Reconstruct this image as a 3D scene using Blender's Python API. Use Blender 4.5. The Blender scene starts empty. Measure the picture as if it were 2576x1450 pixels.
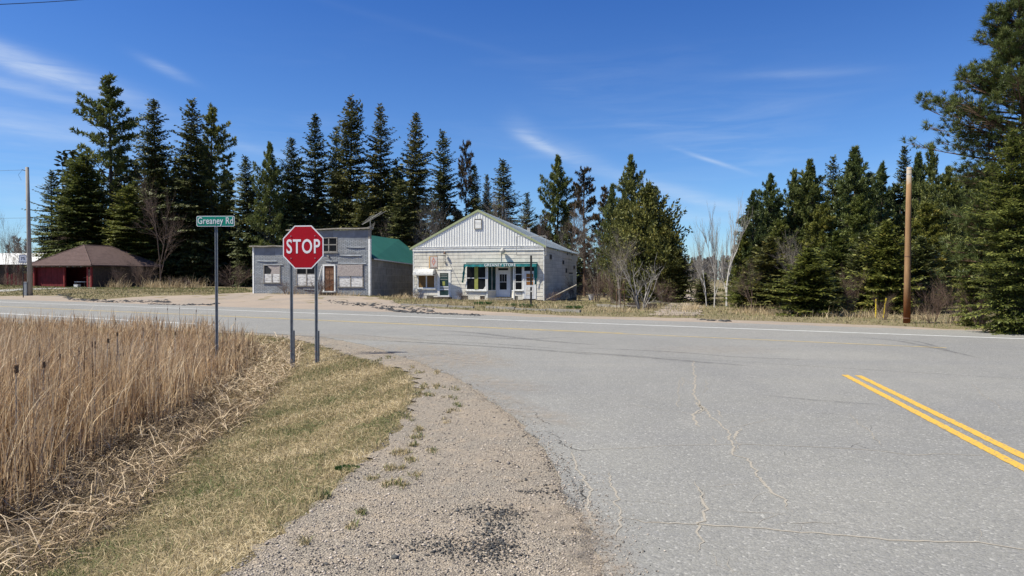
import bpy, math, random
import numpy as np
from mathutils import Vector, Matrix
from mathutils.geometry import delaunay_2d_cdt
R = math.radians
S = bpy.context.scene
COL = S.collection

# ------------------------------------------------------------------ camera, sky, sun, exposure
F = 1712.0 / 2576.0          # focal length over picture width
PITCH = math.atan(23.0 / 1712.0)
EYE = Vector((0, 0, 1.6))
cd = bpy.data.cameras.new('camera'); cam = bpy.data.objects.new('camera', cd); COL.objects.link(cam)
cam.location = EYE; cam.rotation_euler = (math.pi / 2 - PITCH, 0, 0)
cd.sensor_width = 36; cd.lens = 36 * F; cd.clip_start = 0.05; cd.clip_end = 4000
S.camera = cam
SUN_AZ = R(15)               # the light travels towards +X, turned a little towards +Y
SUN_EL = R(54)
sd = bpy.data.lights.new('sun', 'SUN'); sun = bpy.data.objects.new('sun', sd); COL.objects.link(sun)
sd.energy = 5.0; sd.angle = R(0.53); sd.color = (1.0, 0.95, 0.80)
ld = Vector((math.cos(SUN_EL) * math.cos(SUN_AZ), math.cos(SUN_EL) * math.sin(SUN_AZ), -math.sin(SUN_EL)))
sun.rotation_euler = ld.to_track_quat('-Z', 'Y').to_euler(); sun.location = (-30, -5, 50)
S.view_settings.view_transform = 'Standard'; S.view_settings.look = 'None'
S.view_settings.exposure = 0.60; S.view_settings.gamma = 1.0; S.view_settings.use_curve_mapping = False
W = bpy.data.worlds.new('World'); S.world = W; W.use_nodes = True


class NT:
    """small helper for node trees"""
    def __init__(s, tree): s.t = tree; s.n = tree.nodes; s.l = tree.links
    def node(s, typ, **kw):
        n = s.n.new(typ)
        for k, v in kw.items(): setattr(n, k, v)
        return n
    def put(s, sock, v):
        if hasattr(v, 'is_linked') or isinstance(v, bpy.types.NodeSocket): s.l.new(v, sock)
        elif v is not None: sock.default_value = v
    def math(s, op, a, b=None, c=None, clamp=False):
        n = s.node('ShaderNodeMath', operation=op, use_clamp=clamp)
        s.put(n.inputs[0], a); s.put(n.inputs[1], b)
        if c is not None: s.put(n.inputs[2], c)
        return n.outputs[0]
    def mix(s, f, a, b, blend='MIX'):
        n = s.node('ShaderNodeMix', data_type='RGBA', blend_type=blend)
        s.put(n.inputs[0], f); s.put(n.inputs[6], a); s.put(n.inputs[7], b)
        return n.outputs[2]
    def noise(s, scale, detail=4, rough=0.55, vec=None, dist=0.0):
        n = s.node('ShaderNodeTexNoise'); n.inputs['Scale'].default_value = scale
        n.inputs['Detail'].default_value = detail; n.inputs['Roughness'].default_value = rough
        n.inputs['Distortion'].default_value = dist
        if vec is not None: s.l.new(vec, n.inputs['Vector'])
        return n.outputs['Fac']
    def ramp(s, f, stops):
        n = s.node('ShaderNodeValToRGB'); s.l.new(f, n.inputs[0])
        e = n.color_ramp.elements
        while len(e) < len(stops): e.new(0.5)
        for k, (p, c) in zip(e, stops):
            k.position = p; k.color = c if len(c) == 4 else (*c, 1)
        return n.outputs[0]
    def remap(s, f, a, b, c=0.0, d=1.0):
        n = s.node('ShaderNodeMapRange'); n.clamp = True
        s.put(n.inputs[0], f)
        for i, v in enumerate((a, b, c, d)): s.put(n.inputs[i + 1], v)
        return n.outputs[0]


def build_sky():
    g = NT(W.node_tree); g.n.clear()
    out = g.node('ShaderNodeOutputWorld'); bg = g.node('ShaderNodeBackground')
    sky = g.node('ShaderNodeTexSky', sky_type='NISHITA')
    sky.sun_disc = False; sky.sun_elevation = SUN_EL; sky.sun_rotation = R(270) - SUN_AZ
    sky.altitude = 400; sky.air_density = 1.0; sky.dust_density = 0.25; sky.ozone_density = 3.0
    tc = g.node('ShaderNodeTexCoord')
    sep = g.node('ShaderNodeSeparateXYZ'); g.l.new(tc.outputs['Generated'], sep.inputs[0])
    X, Y, Z = sep.outputs
    az = g.math('ARCTAN2', X, Y)          # azimuth from the way the camera looks
    el = g.math('ARCSINE', Z)
    cmb = g.node('ShaderNodeCombineXYZ'); g.l.new(az, cmb.inputs[0]); g.l.new(el, cmb.inputs[1])
    # wispy high cloud: the noise is stretched along one tilted direction
    mp = g.node('ShaderNodeMapping'); g.l.new(cmb.outputs[0], mp.inputs[0])
    mp.inputs['Rotation'].default_value = (0, 0, R(20)); mp.inputs['Scale'].default_value = (3.2, 26, 1)
    n1 = g.noise(1.6, 8, 0.62, mp.outputs[0], 0.6)
    mp2 = g.node('ShaderNodeMapping'); g.l.new(cmb.outputs[0], mp2.inputs[0])
    mp2.inputs['Rotation'].default_value = (0, 0, R(14)); mp2.inputs['Scale'].default_value = (1.1, 5, 1)
    n2 = g.noise(1.3, 4, 0.55, mp2.outputs[0], 0.3)
    mp3 = g.node('ShaderNodeMapping'); g.l.new(cmb.outputs[0], mp3.inputs[0])
    mp3.inputs['Rotation'].default_value = (0, 0, R(24)); mp3.inputs['Scale'].default_value = (14, 90, 1)
    n3 = g.noise(1.0, 5, 0.6, mp3.outputs[0], 0.9)
    veil = g.math('MULTIPLY', g.remap(n1, 0.42, 0.80), g.remap(n2, 0.46, 0.66))
    lowband = g.math('MULTIPLY', g.remap(el, 0.02, 0.10), g.remap(el, 0.36, 0.20))
    veil = g.math('MULTIPLY', g.math('MULTIPLY', veil, lowband), 0.30)
    # broad faint veils and single streaks: (azimuth, elevation, length, thickness, tilt, strength)
    tot = veil
    for a, e, L, th, tilt, k in ((-0.640, 0.252, 0.135, 0.013, -13, 0.62), (-0.66, 0.228, 0.12, 0.007, -9, 0.35),
                                 (-0.62, 0.185, 0.16, 0.020, -4, 0.20),
                                 (0.042, 0.193, 0.040, 0.0075, -27, 0.42), (0.09, 0.178, 0.05, 0.014, -24, 0.18), (0.02, 0.212, 0.03, 0.016, -40, 0.12),
                                 (0.285, 0.165, 0.040, 0.0028, -21, 0.38), (-0.47, 0.265, 0.03, 0.006, -20, 0.22),
                                 (0.26, 0.115, 0.13, 0.010, -17, 0.30), (0.22, 0.095, 0.10, 0.008, -8, 0.20),
                                 (-0.10, 0.34, 0.28, 0.006, -12, 0.02), (0.40, 0.27, 0.08, 0.006, -4, 0.12),
                                 (-0.33, 0.17, 0.10, 0.006, -10, 0.16), (-0.30, 0.12, 0.16, 0.03, -6, 0.18)):
        c, s_ = math.cos(R(tilt)), math.sin(R(tilt))
        dx = g.math('SUBTRACT', az, a); dy = g.math('SUBTRACT', el, e)
        u = g.math('ADD', g.math('MULTIPLY', dx, c), g.math('MULTIPLY', dy, s_))
        v = g.math('SUBTRACT', g.math('MULTIPLY', dy, c), g.math('MULTIPLY', dx, s_))
        v = g.math('ADD', v, g.math('MULTIPLY', g.math('SUBTRACT', n2, 0.5), th * 3))
        q = g.math('ADD', g.math('POWER', g.math('ABSOLUTE', g.math('DIVIDE', u, L)), 2.0),
                   g.math('POWER', g.math('ABSOLUTE', g.math('DIVIDE', v, th)), 2.0))
        w = g.math('EXPONENT', g.math('MULTIPLY', q, -1.0))
        w = g.math('MULTIPLY', g.math('MULTIPLY', w, g.remap(n3, 0.25, 0.75, 0.45, 1.15)), k)
        tot = g.math('ADD', tot, w)
    tot = g.math('MINIMUM', tot, 0.8)
    tint = g.mix(g.remap(el, 0.0, 0.40), (0.62, 0.82, 1.02, 1), (0.27, 0.54, 0.98, 1))
    skyc = g.mix(1.0, sky.outputs[0], tint, 'MULTIPLY')
    col = g.mix(tot, skyc, (5.2, 5.9, 6.8, 1))
    g.l.new(col, bg.inputs[0]); bg.inputs[1].default_value = 0.092
    g.l.new(bg.outputs[0], out.inputs[0])


build_sky()

# ------------------------------------------------------------------ survey: picture bearings to places on the ground
def ray(px, py):
    """direction of the bearing (px, py), measured on a 2576 x 1450 print of the photograph"""
    dx = (px - 1288) / 1712.0; dy = (725 - py) / 1712.0
    c, s = math.cos(PITCH), math.sin(PITCH)
    return Vector((dx, c + dy * s, -s + dy * c))
def at(px, py, z=0.0):
    d = ray(px, py); t = (z - EYE.z) / d.z
    return EYE + d * t
def deep(px, py, Y):
    d = ray(px, py); return EYE + d * (Y / d.y)
def Zm(x0, y0, k): return lambda zx, zy: ((x0 + zx / k) / 1.1925, (y0 + zy / k) / 1.1925)
Z2 = Zm(700, 620, 4.265); Z3 = Zm(1200, 600, 4.0276); Z4 = Zm(900, 880, 1.7078); Z5 = Zm(1700, 880, 1.7078)
Z7 = Zm(0, 680, 4.6); Z8 = Zm(0, 820, 2.576); Z9 = Zm(2300, 0, 1.408)

# ------------------------------------------------------------------ object helpers
def tag(o, label=None, cat=None, group=None, kind=None):
    if label: o['label'] = label
    if cat: o['category'] = cat
    if group: o['group'] = group
    if kind: o['kind'] = kind
    return o
def empty(name, loc, rz=0.0, label=None, cat=None, group=None):
    o = bpy.data.objects.new(name, None); COL.objects.link(o)
    o.location = loc; o.rotation_euler = (0, 0, rz); o.empty_display_size = 0.2
    return tag(o, label, cat, group)

class MB:
    """collects boxes, tubes, sheets; builds ONE mesh object"""
    def __init__(s): s.v = []; s.f = []; s.mi = []
    def add(s, vs, fs, m=0):
        k = len(s.v); s.v += [tuple(v) for v in vs]; s.f += [tuple(i + k for i in f) for f in fs]; s.mi += [m] * len(fs)
        return s
    def box(s, x0, x1, y0, y1, z0, z1, m=0, M=None):
        vs = [(x, y, z) for z in (z0, z1) for y in (y0, y1) for x in (x0, x1)]
        if M is not None: vs = [M @ Vector(v) for v in vs]
        return s.add(vs, [(0, 2, 3, 1), (4, 5, 7, 6), (0, 1, 5, 4), (2, 6, 7, 3), (0, 4, 6, 2), (1, 3, 7, 5)], m)
    def tube(s, pts, rads, n=6, cap=True, m=0):
        pts = [Vector(p) for p in pts]
        if not hasattr(rads, '__len__'): rads = [rads] * len(pts)
        vs = []; fs = []
        for i, p in enumerate(pts):
            a = pts[max(i - 1, 0)]; b = pts[min(i + 1, len(pts) - 1)]
            d = (b - a)
            if d.length < 1e-9: d = Vector((0, 0, 1))
            d.normalize()
            e = d.cross(Vector((0, 0, 1)) if abs(d.z) < 0.9 else Vector((1, 0, 0))).normalized(); g = d.cross(e)
            for k in range(n):
                t = 2 * math.pi * k / n
                vs.append(p + (e * math.cos(t) + g * math.sin(t)) * rads[i])
        for i in range(len(pts) - 1):
            for k in range(n):
                k2 = (k + 1) % n
                fs.append((i * n + k, i * n + k2, (i + 1) * n + k2, (i + 1) * n + k))
        if cap: fs.append(tuple(range(n))[::-1]); fs.append(tuple((len(pts) - 1) * n + k for k in range(n)))
        return s.add(vs, fs, m)
    def prism(s, poly, y0, y1, m=0):
        """poly in (x, z), extruded along y"""
        n = len(poly)
        vs = [(x, y0, z) for x, z in poly] + [(x, y1, z) for x, z in poly]
        fs = [tuple(range(n)), tuple(range(2 * n - 1, n - 1, -1))] + [(i, i + n, (i + 1) % n + n, (i + 1) % n) for i in range(n)]
        return s.add(vs, fs, m)
    def build(s, name, mat, parent=None, smooth=False, loc=None, rot=None):
        me = bpy.data.meshes.new(name); me.from_pydata(s.v, [], s.f)
        for k in (mat if isinstance(mat, (list, tuple)) else [mat]): me.materials.append(k)
        if any(s.mi): me.polygons.foreach_set('material_index', s.mi)
        if smooth: me.polygons.foreach_set('use_smooth', [True] * len(me.polygons))
        me.update()
        o = bpy.data.objects.new(name, me); COL.objects.link(o)
        if parent is not None: o.parent = parent
        if loc is not None: o.location = loc
        if rot is not None: o.rotation_euler = rot
        return o

def np_mesh(name, verts, tris, mat, rnd=None, parent=None, smooth=False):
    me = bpy.data.meshes.new(name)
    verts = np.asarray(verts, np.float32).reshape(-1, 3); tris = np.asarray(tris, np.int32).reshape(-1, 3)
    me.vertices.add(len(verts)); me.vertices.foreach_set('co', verts.ravel())
    me.loops.add(tris.size); me.loops.foreach_set('vertex_index', tris.ravel())
    me.polygons.add(len(tris)); me.polygons.foreach_set('loop_start', np.arange(0, tris.size, 3, dtype=np.int32))
    if smooth: me.polygons.foreach_set('use_smooth', np.ones(len(tris), bool))
    if rnd is not None:
        a = me.attributes.new('rnd', 'FLOAT', 'POINT'); a.data.foreach_set('value', np.asarray(rnd, np.float32).ravel())
    for k in (mat if isinstance(mat, (list, tuple)) else [mat]): me.materials.append(k)
    me.update(calc_edges=True)
    o = bpy.data.objects.new(name, me); COL.objects.link(o)
    if parent is not None: o.parent = parent
    return o

# ------------------------------------------------------------------ materials
MAT = {}
def pos(g, kind='Object'):
    if kind == 'World': return g.node('ShaderNodeNewGeometry').outputs['Position']
    return g.node('ShaderNodeTexCoord').outputs['Object']
def mk(name, c1, c2=None, scale=3.0, rough=0.85, bump=0.0, bscale=None, lo=0.35, hi=0.65, spec=0.3, metal=0.0, space='Object',
       stretch=None, objvar=0.0, extra=None, trans=0.0, bdist=0.01):
    m = bpy.data.materials.new(name); m.use_nodes = True; g = NT(m.node_tree)
    p = g.n['Principled BSDF']; p.inputs['Roughness'].default_value = rough; p.inputs['Metallic'].default_value = metal
    p.inputs['Specular IOR Level'].default_value = spec
    vec = pos(g, space)
    if stretch:
        mp = g.node('ShaderNodeMapping'); g.l.new(vec, mp.inputs[0]); mp.inputs['Scale'].default_value = stretch; vec2 = mp.outputs[0]
    else: vec2 = vec
    col = (*c1, 1)
    if c2 is not None:
        n = g.noise(scale, 6, 0.6, vec2)
        col = g.mix(g.remap(n, lo, hi), (*c1, 1), (*c2, 1))
    if objvar:
        oi = g.node('ShaderNodeObjectInfo')
        k = g.remap(oi.outputs['Random'], 0, 1, 1 - objvar, 1 + objvar)
        cc = g.node('ShaderNodeVectorMath', operation='SCALE'); g.put(cc.inputs[0], col); g.l.new(k, cc.inputs['Scale']); col = cc.outputs[0]
    if extra: col = extra(g, vec, col, p)
    g.put(p.inputs['Base Color'], col)
    if bump:
        b = g.node('ShaderNodeBump'); b.inputs['Strength'].default_value = bump; b.inputs['Distance'].default_value = bdist
        g.l.new(g.noise(bscale or scale * 4, 5, 0.6, vec2), b.inputs['Height']); g.l.new(b.outputs[0], p.inputs['Normal'])
    MAT[name] = m; return m
def rnd_mat(name, stops, rough=0.7, trans=0.25, spec=0.2, clump=None):
    """material for blades, needles and stones: colour by the piece's own random number"""
    m = bpy.data.materials.new(name); m.use_nodes = True; g = NT(m.node_tree)
    p = g.n['Principled BSDF']; p.inputs['Roughness'].default_value = rough; p.inputs['Specular IOR Level'].default_value = spec
    a = g.node('ShaderNodeAttribute', attribute_name='rnd')
    f = a.outputs['Fac']
    if clump:
        n = g.noise(clump[0], 3, 0.5, pos(g, 'World')); f = g.math('ADD', f, g.math('MULTIPLY', g.math('SUBTRACT', n, 0.5), clump[1]), clamp=True)
    c = g.ramp(f, stops)
    if name.startswith('needles') or name == 'cedar_leaf':
        oi = g.node('ShaderNodeObjectInfo'); k = oi.outputs['Random']
        c = g.mix(1.0, c, g.ramp(k, [(0.0, (0.80, 0.88, 0.85)), (0.35, (1.25, 1.20, 1.0)), (0.65, (1.0, 1.08, 1.05)), (1.0, (1.5, 1.32, 1.05))]), 'MULTIPLY')
    g.l.new(c, p.inputs['Base Color'])
    if trans:
        t = g.node('ShaderNodeBsdfTranslucent'); g.l.new(c, t.inputs[0]); mx = g.node('ShaderNodeMixShader'); mx.inputs[0].default_value = trans
        g.l.new(p.outputs[0], mx.inputs[1]); g.l.new(t.outputs[0], mx.inputs[2]); g.l.new(mx.outputs[0], g.n['Material Output'].inputs[0])
    MAT[name] = m; return m

def asphalt_extra(g, vec, col, p):
    big = g.noise(0.22, 4, 0.55, vec); mid = g.noise(1.7, 5, 0.6, vec)
    mp = g.node('ShaderNodeMapping'); g.l.new(vec, mp.inputs[0]); mp.inputs['Rotation'].default_value = (0, 0, R(30.7)); mp.inputs['Scale'].default_value = (0.06, 1.1, 1)
    lane = g.noise(1.0, 4, 0.5, mp.outputs[0], 0.4)
    base = g.mix(g.remap(big, 0.32, 0.68), (0.165, 0.160, 0.141, 1), (0.262, 0.250, 0.213, 1))
    base = g.mix(g.math('MULTIPLY', g.remap(lane, 0.48, 0.66), 0.55), base, (0.165, 0.163, 0.158, 1))
    base = g.mix(g.math('MULTIPLY', g.remap(mid, 0.5, 0.75), 0.6), base, (0.27, 0.255, 0.225, 1))
    mq = g.node('ShaderNodeMapping'); g.l.new(vec, mq.inputs[0]); mq.inputs['Rotation'].default_value = (0, 0, R(12)); mq.inputs['Scale'].default_value = (1.0, 0.10, 1)
    track = g.noise(0.75, 4, 0.55, mq.outputs[0], 0.3); sy_ = g.node('ShaderNodeSeparateXYZ'); g.l.new(vec, sy_.inputs[0])
    base = g.mix(g.math('MULTIPLY', g.math('MULTIPLY', g.remap(track, 0.48, 0.68), 0.5), g.remap(sy_.outputs[1], 19.0, 12.0)), base, (0.150, 0.146, 0.135, 1))
    v = g.node('ShaderNodeTexVoronoi'); v.inputs['Scale'].default_value = 62; g.l.new(vec, v.inputs['Vector'])
    sp = g.node('ShaderNodeSeparateColor'); g.l.new(v.outputs['Color'], sp.inputs[0])
    base = g.mix(g.remap(sp.outputs[0], 0.0, 1.0, 0.0, 0.62), base, g.ramp(sp.outputs[1], [(0.0, (0.05, 0.05, 0.055)), (0.45, (0.15, 0.15, 0.15)), (0.85, (0.30, 0.29, 0.28)), (1.0, (0.60, 0.58, 0.53))]))
    f = g.noise(260, 3, 0.7, vec)
    base = g.mix(0.35, base, g.ramp(f, [(0.3, (0.06, 0.06, 0.06)), (0.7, (0.42, 0.41, 0.40))]))
    b = g.node('ShaderNodeBump'); b.inputs['Strength'].default_value = 0.6; b.inputs['Distance'].default_value = 0.006
    g.l.new(v.outputs['Distance'], b.inputs['Height']); b.invert = True; g.l.new(b.outputs[0], p.inputs['Normal'])
    return base
mk('asphalt', (0.2, 0.2, 0.2), rough=0.9, spec=0.25, space='World', extra=asphalt_extra)

def gravel_extra(g, vec, col, p):
    big = g.noise(0.7, 5, 0.6, vec); mid = g.noise(4.5, 5, 0.65, vec)
    base = g.mix(g.remap(big, 0.35, 0.65), (0.295, 0.245, 0.19, 1), (0.235, 0.210, 0.175, 1))
    base = g.mix(g.math('MULTIPLY', g.remap(mid, 0.5, 0.7), 0.6), base, (0.40, 0.315, 0.225, 1))
    v = g.node('ShaderNodeTexVoronoi'); v.inputs['Scale'].default_value = 75; g.l.new(vec, v.inputs['Vector'])
    sp = g.node('ShaderNodeSeparateColor'); g.l.new(v.outputs['Color'], sp.inputs[0])
    st = g.ramp(sp.outputs[1], [(0.0, (0.07, 0.065, 0.065)), (0.3, (0.17, 0.15, 0.135)), (0.75, (0.34, 0.28, 0.215)), (1.0, (0.50, 0.44, 0.37))])
    base = g.mix(g.remap(sp.outputs[0], 0.3, 1.0, 0.0, 0.75), base, st)
    b = g.node('ShaderNodeBump'); b.inputs['Strength'].default_value = 0.9; b.inputs['Distance'].default_value = 0.012
    g.l.new(v.outputs['Distance'], b.inputs['Height']); b.invert = True; g.l.new(b.outputs[0], p.inputs['Normal'])
    return base
mk('gravel', (0.3, 0.26, 0.22), rough=0.95, spec=0.2, space='World', extra=gravel_extra)

def ground_extra(g, vec, col, p):
    big = g.noise(0.35, 4, 0.6, vec); mid = g.noise(3.0, 6, 0.7, vec); fine = g.noise(45, 4, 0.75, vec)
    base = g.mix(g.remap(big, 0.38, 0.62), (0.22, 0.175, 0.10, 1), (0.125, 0.125, 0.055, 1))
    base = g.mix(g.remap(mid, 0.4, 0.7, 0, 0.7), base, (0.27, 0.215, 0.13, 1))
    base = g.mix(0.55, base, g.ramp(fine, [(0.3, (0.07, 0.055, 0.03)), (0.7, (0.34, 0.28, 0.18))]))
    # darker litter colour towards the bottom of the ditch
    sz = g.node('ShaderNodeSeparateXYZ'); g.l.new(vec, sz.inputs[0])
    ditch_k = g.remap(sz.outputs[2], -0.45, -0.62)
    near = g.math('LESS_THAN', sz.outputs[1], 30.0)
    base = g.mix(g.math('MULTIPLY', g.math('MULTIPLY', ditch_k, near), 0.8), base, (0.07, 0.052, 0.035, 1))
    b = g.node('ShaderNodeBump'); b.inputs['Strength'].default_value = 0.8; b.inputs['Distance'].default_value = 0.03
    g.l.new(fine, b.inputs['Height']); g.l.new(b.outputs[0], p.inputs['Normal'])
    return base
mk('turf_soil', (0.2, 0.17, 0.1), rough=1.0, spec=0.1, space='World', extra=ground_extra)
def apron_extra(g, vec, col, p):
    mp = g.node('ShaderNodeMapping'); g.l.new(vec, mp.inputs[0]); mp.inputs['Rotation'].default_value = (0, 0, R(30.7)); mp.inputs['Scale'].default_value = (0.12, 1.0, 1)
    a = g.noise(1.0, 6, 0.6, mp.outputs[0]); b_ = g.noise(0.25, 4, 0.5, vec); f = g.noise(9, 5, 0.7, vec)
    c = g.mix(g.remap(a, 0.35, 0.65), (0.38, 0.295, 0.225, 1), (0.275, 0.235, 0.195, 1))
    c = g.mix(g.remap(b_, 0.42, 0.62, 0, 0.75), c, (0.235, 0.21, 0.185, 1))
    c = g.mix(g.remap(g.noise(1.3, 6, 0.7, mp.outputs[0]), 0.56, 0.72, 0, 0.7), c, (0.13, 0.11, 0.09, 1))
    return g.mix(0.35, c, g.ramp(f, [(0.3, (0.14, 0.11, 0.09)), (0.7, (0.42, 0.35, 0.29))]))
mk('sand', (0.3, 0.25, 0.2), rough=1.0, spec=0.1, space='World', extra=apron_extra, bump=0.4, bscale=12, bdist=0.03)

def alpha_mat(name, col, scale, lo, hi, amax):
    m = mk(name, col, rough=0.95, spec=0.1, space='World'); g = NT(m.node_tree); p = g.n['Principled BSDF']
    v = pos(g, 'World'); uv = g.node('ShaderNodeAttribute', attribute_name='rnd')
    n = g.remap(g.noise(scale, 6, 0.7, v), lo, hi)
    g.l.new(g.math('MULTIPLY', g.math('MULTIPLY', n, uv.outputs['Fac']), amax), p.inputs['Alpha'])
    return m
alpha_mat('crack_sand', (0.34, 0.305, 0.255), 16, 0.22, 0.45, 0.95)
alpha_mat('crack_dark', (0.03, 0.03, 0.03), 18, 0.35, 0.6, 0.9)
alpha_mat('tyre_rubber', (0.09, 0.09, 0.095), 5, 0.30, 0.75, 0.55)
alpha_mat('drift_sand', (0.38, 0.31, 0.24), 6, 0.38, 0.66, 0.65)

mk('yellow_paint', (0.60, 0.36, 0.05), (0.22, 0.19, 0.13), 38, 0.85, 0.2, 120, 0.50, 0.66, space='World')
mk('faded_yellow_paint', (0.50, 0.37, 0.15), (0.30, 0.27, 0.19), 3, 0.8, 0, None, 0.4, 0.7, space='World')
mk('white_paint', (0.66, 0.66, 0.64), (0.42, 0.42, 0.40), 5, 0.8, 0, None, 0.45, 0.8, space='World')
mk('galvanised', (0.33, 0.34, 0.34), (0.23, 0.24, 0.245), 9, 0.6, spec=0.4, metal=0.2)
mk('dark_hole', (0.02, 0.022, 0.025), rough=0.9)
mk('sign_red', (0.37, 0.003, 0.014), (0.34, 0.003, 0.012), 2, 0.6, spec=0.15)
mk('sign_white', (0.80, 0.78, 0.79), (0.74, 0.72, 0.73), 4, 0.45, spec=0.35)
mk('sign_green', (0.0, 0.25, 0.165), (0.0, 0.22, 0.145), 3, 0.4, spec=0.4)
mk('black_print', (0.02, 0.02, 0.02), rough=0.6)
mk('bolt_metal', (0.5, 0.35, 0.35), rough=0.4, metal=0.6)

def stain(cx, amount):
    def f(g, vec, col, p):
        mp = g.node('ShaderNodeMapping'); v = pos(g, 'World'); g.l.new(v, mp.inputs[0]); mp.inputs['Scale'].default_value = (2.4, 2.4, 0.35)
        n = g.noise(1.5, 6, 0.65, mp.outputs[0]); n2 = g.noise(0.45, 3, 0.5, v)
        k = g.math('MULTIPLY', g.remap(n, 0.46, 0.72), g.remap(n2, 0.35, 0.65))
        return g.mix(g.math('MULTIPLY', k, amount), col, (*cx, 1))
    return f
mk('old_siding', (0.70, 0.66, 0.575), (0.60, 0.565, 0.495), 1.6, 0.85, 0.25, 18, objvar=0.10, extra=stain((0.17, 0.16, 0.15), 0.75))
mk('siding_gap', (0.13, 0.12, 0.10), rough=0.95)
mk('white_metal', (0.78, 0.77, 0.74), (0.72, 0.71, 0.68), 2, 0.45, spec=0.4, objvar=0.03)
mk('green_trim', (0.29, 0.33, 0.17), (0.36, 0.39, 0.24), 3, 0.7)
mk('grey_roof', (0.29, 0.33, 0.36), (0.25, 0.29, 0.32), 1, 0.5, spec=0.5, metal=0.25)
mk('white_trim', (0.74, 0.73, 0.70), (0.47, 0.46, 0.44), 5, 0.7, 0.2, 30, 0.5, 0.75)
mk('door_white', (0.60, 0.61, 0.64), (0.54, 0.55, 0.58), 4, 0.6)
mk('window_glass', (0.006, 0.006, 0.007), (0.016, 0.017, 0.018), 1.4, 0.3, spec=0.08)
mk('teal_glass', (0.01, 0.03, 0.032), (0.035, 0.065, 0.065), 2.0, 0.15, spec=0.25)
mk('amber_curtain', (0.21, 0.12, 0.035), (0.15, 0.08, 0.025), 3, 0.6)
mk('orange_curtain', (0.34, 0.14, 0.03), (0.18, 0.07, 0.02), 6, 0.6)
mk('olive_board', (0.33, 0.33, 0.08), (0.25, 0.27, 0.07), 4, 0.7)
mk('teal_canvas', (0.01, 0.15, 0.155), (0.02, 0.20, 0.21), 3, 0.8)
mk('lamp_glass', (0.6, 0.6, 0.56), (0.5, 0.5, 0.47), 8, 0.3)
mk('black_steel', (0.015, 0.015, 0.016), (0.03, 0.027, 0.025), 4, 0.5)
mk('light_steel', (0.46, 0.46, 0.44), (0.30, 0.28, 0.25), 3, 0.6)
mk('rust_steel', (0.10, 0.06, 0.045), (0.2, 0.11, 0.07), 6, 0.8)
mk('sign_cream', (0.52, 0.47, 0.44), (0.42, 0.36, 0.33), 5, 0.6)
mk('sign_amber', (0.62, 0.38, 0.14), (0.5, 0.33, 0.18), 5, 0.6)
mk('faded_red', (0.48, 0.16, 0.11), (0.42, 0.2, 0.16), 9, 0.7)
mk('faded_mauve', (0.36, 0.25, 0.27), rough=0.7)
def brickprint(g, vec, col, p):
    # printed imitation-brick asphalt sheet: rows 10 cm high
    sp = g.node('ShaderNodeSeparateXYZ'); g.l.new(vec, sp.inputs[0]); cb = g.node('ShaderNodeCombineXYZ')
    wob = g.math('MULTIPLY', g.math('SUBTRACT', g.noise(1.3, 3, 0.5, vec), 0.5), 0.06)
    g.l.new(sp.outputs[0], cb.inputs[0]); g.l.new(g.math('ADD', sp.outputs[2], wob), cb.inputs[1])
    b = g.node('ShaderNodeTexBrick'); g.l.new(cb.outputs[0], b.inputs['Vector']); b.offset = 0.5
    b.inputs['Scale'].default_value = 1.0; b.inputs['Brick Width'].default_value = 0.36; b.inputs['Row Height'].default_value = 0.105
    b.inputs['Mortar Size'].default_value = 0.016; b.inputs['Mortar Smooth'].default_value = 0.3
    b.inputs['Color1'].default_value = (0.27, 0.29, 0.315, 1); b.inputs['Color2'].default_value = (0.38, 0.40, 0.42, 1); b.inputs['Mortar'].default_value = (0.06, 0.065, 0.075, 1)
    n = g.noise(2.2, 6, 0.7, vec)
    wv = pos(g, 'World'); c = g.mix(g.remap(g.noise(0.8, 5, 0.65, wv), 0.45, 0.62, 0, 0.55), b.outputs['Color'], (0.21, 0.20, 0.19, 1)); c = g.mix(g.remap(n, 0.55, 0.78, 0, 0.7), c, (0.48, 0.49, 0.50, 1))
    c = g.mix(g.remap(g.noise(5, 5, 0.7, vec), 0.58, 0.8, 0, 0.6), c, (0.16, 0.14, 0.14, 1))
    bp = g.node('ShaderNodeBump'); bp.inputs['Strength'].default_value = 0.7; bp.inputs['Distance'].default_value = 0.02; bp.invert = True
    g.l.new(b.outputs['Fac'], bp.inputs['Height']); g.l.new(bp.outputs[0], p.inputs['Normal'])
    return c
mk('brick_sheet', (0.3, 0.3, 0.35), rough=0.9, spec=0.15, extra=brickprint, space='Object')
mk('plain_shade_sheet', (0.23, 0.245, 0.27), (0.16, 0.17, 0.19), 1.5, 0.9, objvar=0.12)  # plain sheet, darker than the print: eave shadow put into its colour
mk('weathered_wood', (0.30, 0.28, 0.25), (0.17, 0.155, 0.14), 4, 0.9, 0.3, 20, stretch=(1, 1, 4))
mk('weathered_top', (0.36, 0.33, 0.28), (0.19, 0.17, 0.14), 4, 0.95, 0.3, 20)
mk('peeling_white', (0.68, 0.66, 0.63), (0.27, 0.25, 0.23), 3.4, 0.85, 0.3, 25, 0.45, 0.72, stretch=(1, 1, 3))
mk('chipboard', (0.42, 0.37, 0.34), (0.25, 0.21, 0.20), 16, 0.95, 0.3, 40, 0.4, 0.62)
mk('brown_door', (0.17, 0.07, 0.03), (0.08, 0.035, 0.02), 5, 0.7)
mk('brown_door_light', (0.27, 0.14, 0.08), (0.13, 0.07, 0.04), 7, 0.7)
mk('concrete_block', (0.30, 0.29, 0.265), (0.22, 0.21, 0.19), 3, 0.95, 0.3, 30, objvar=0.10)
mk('mortar', (0.36, 0.35, 0.32), rough=1.0)
mk('green_metal', (0.018, 0.105, 0.078), (0.024, 0.125, 0.094), 0.6, 0.7, spec=0.25)
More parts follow.
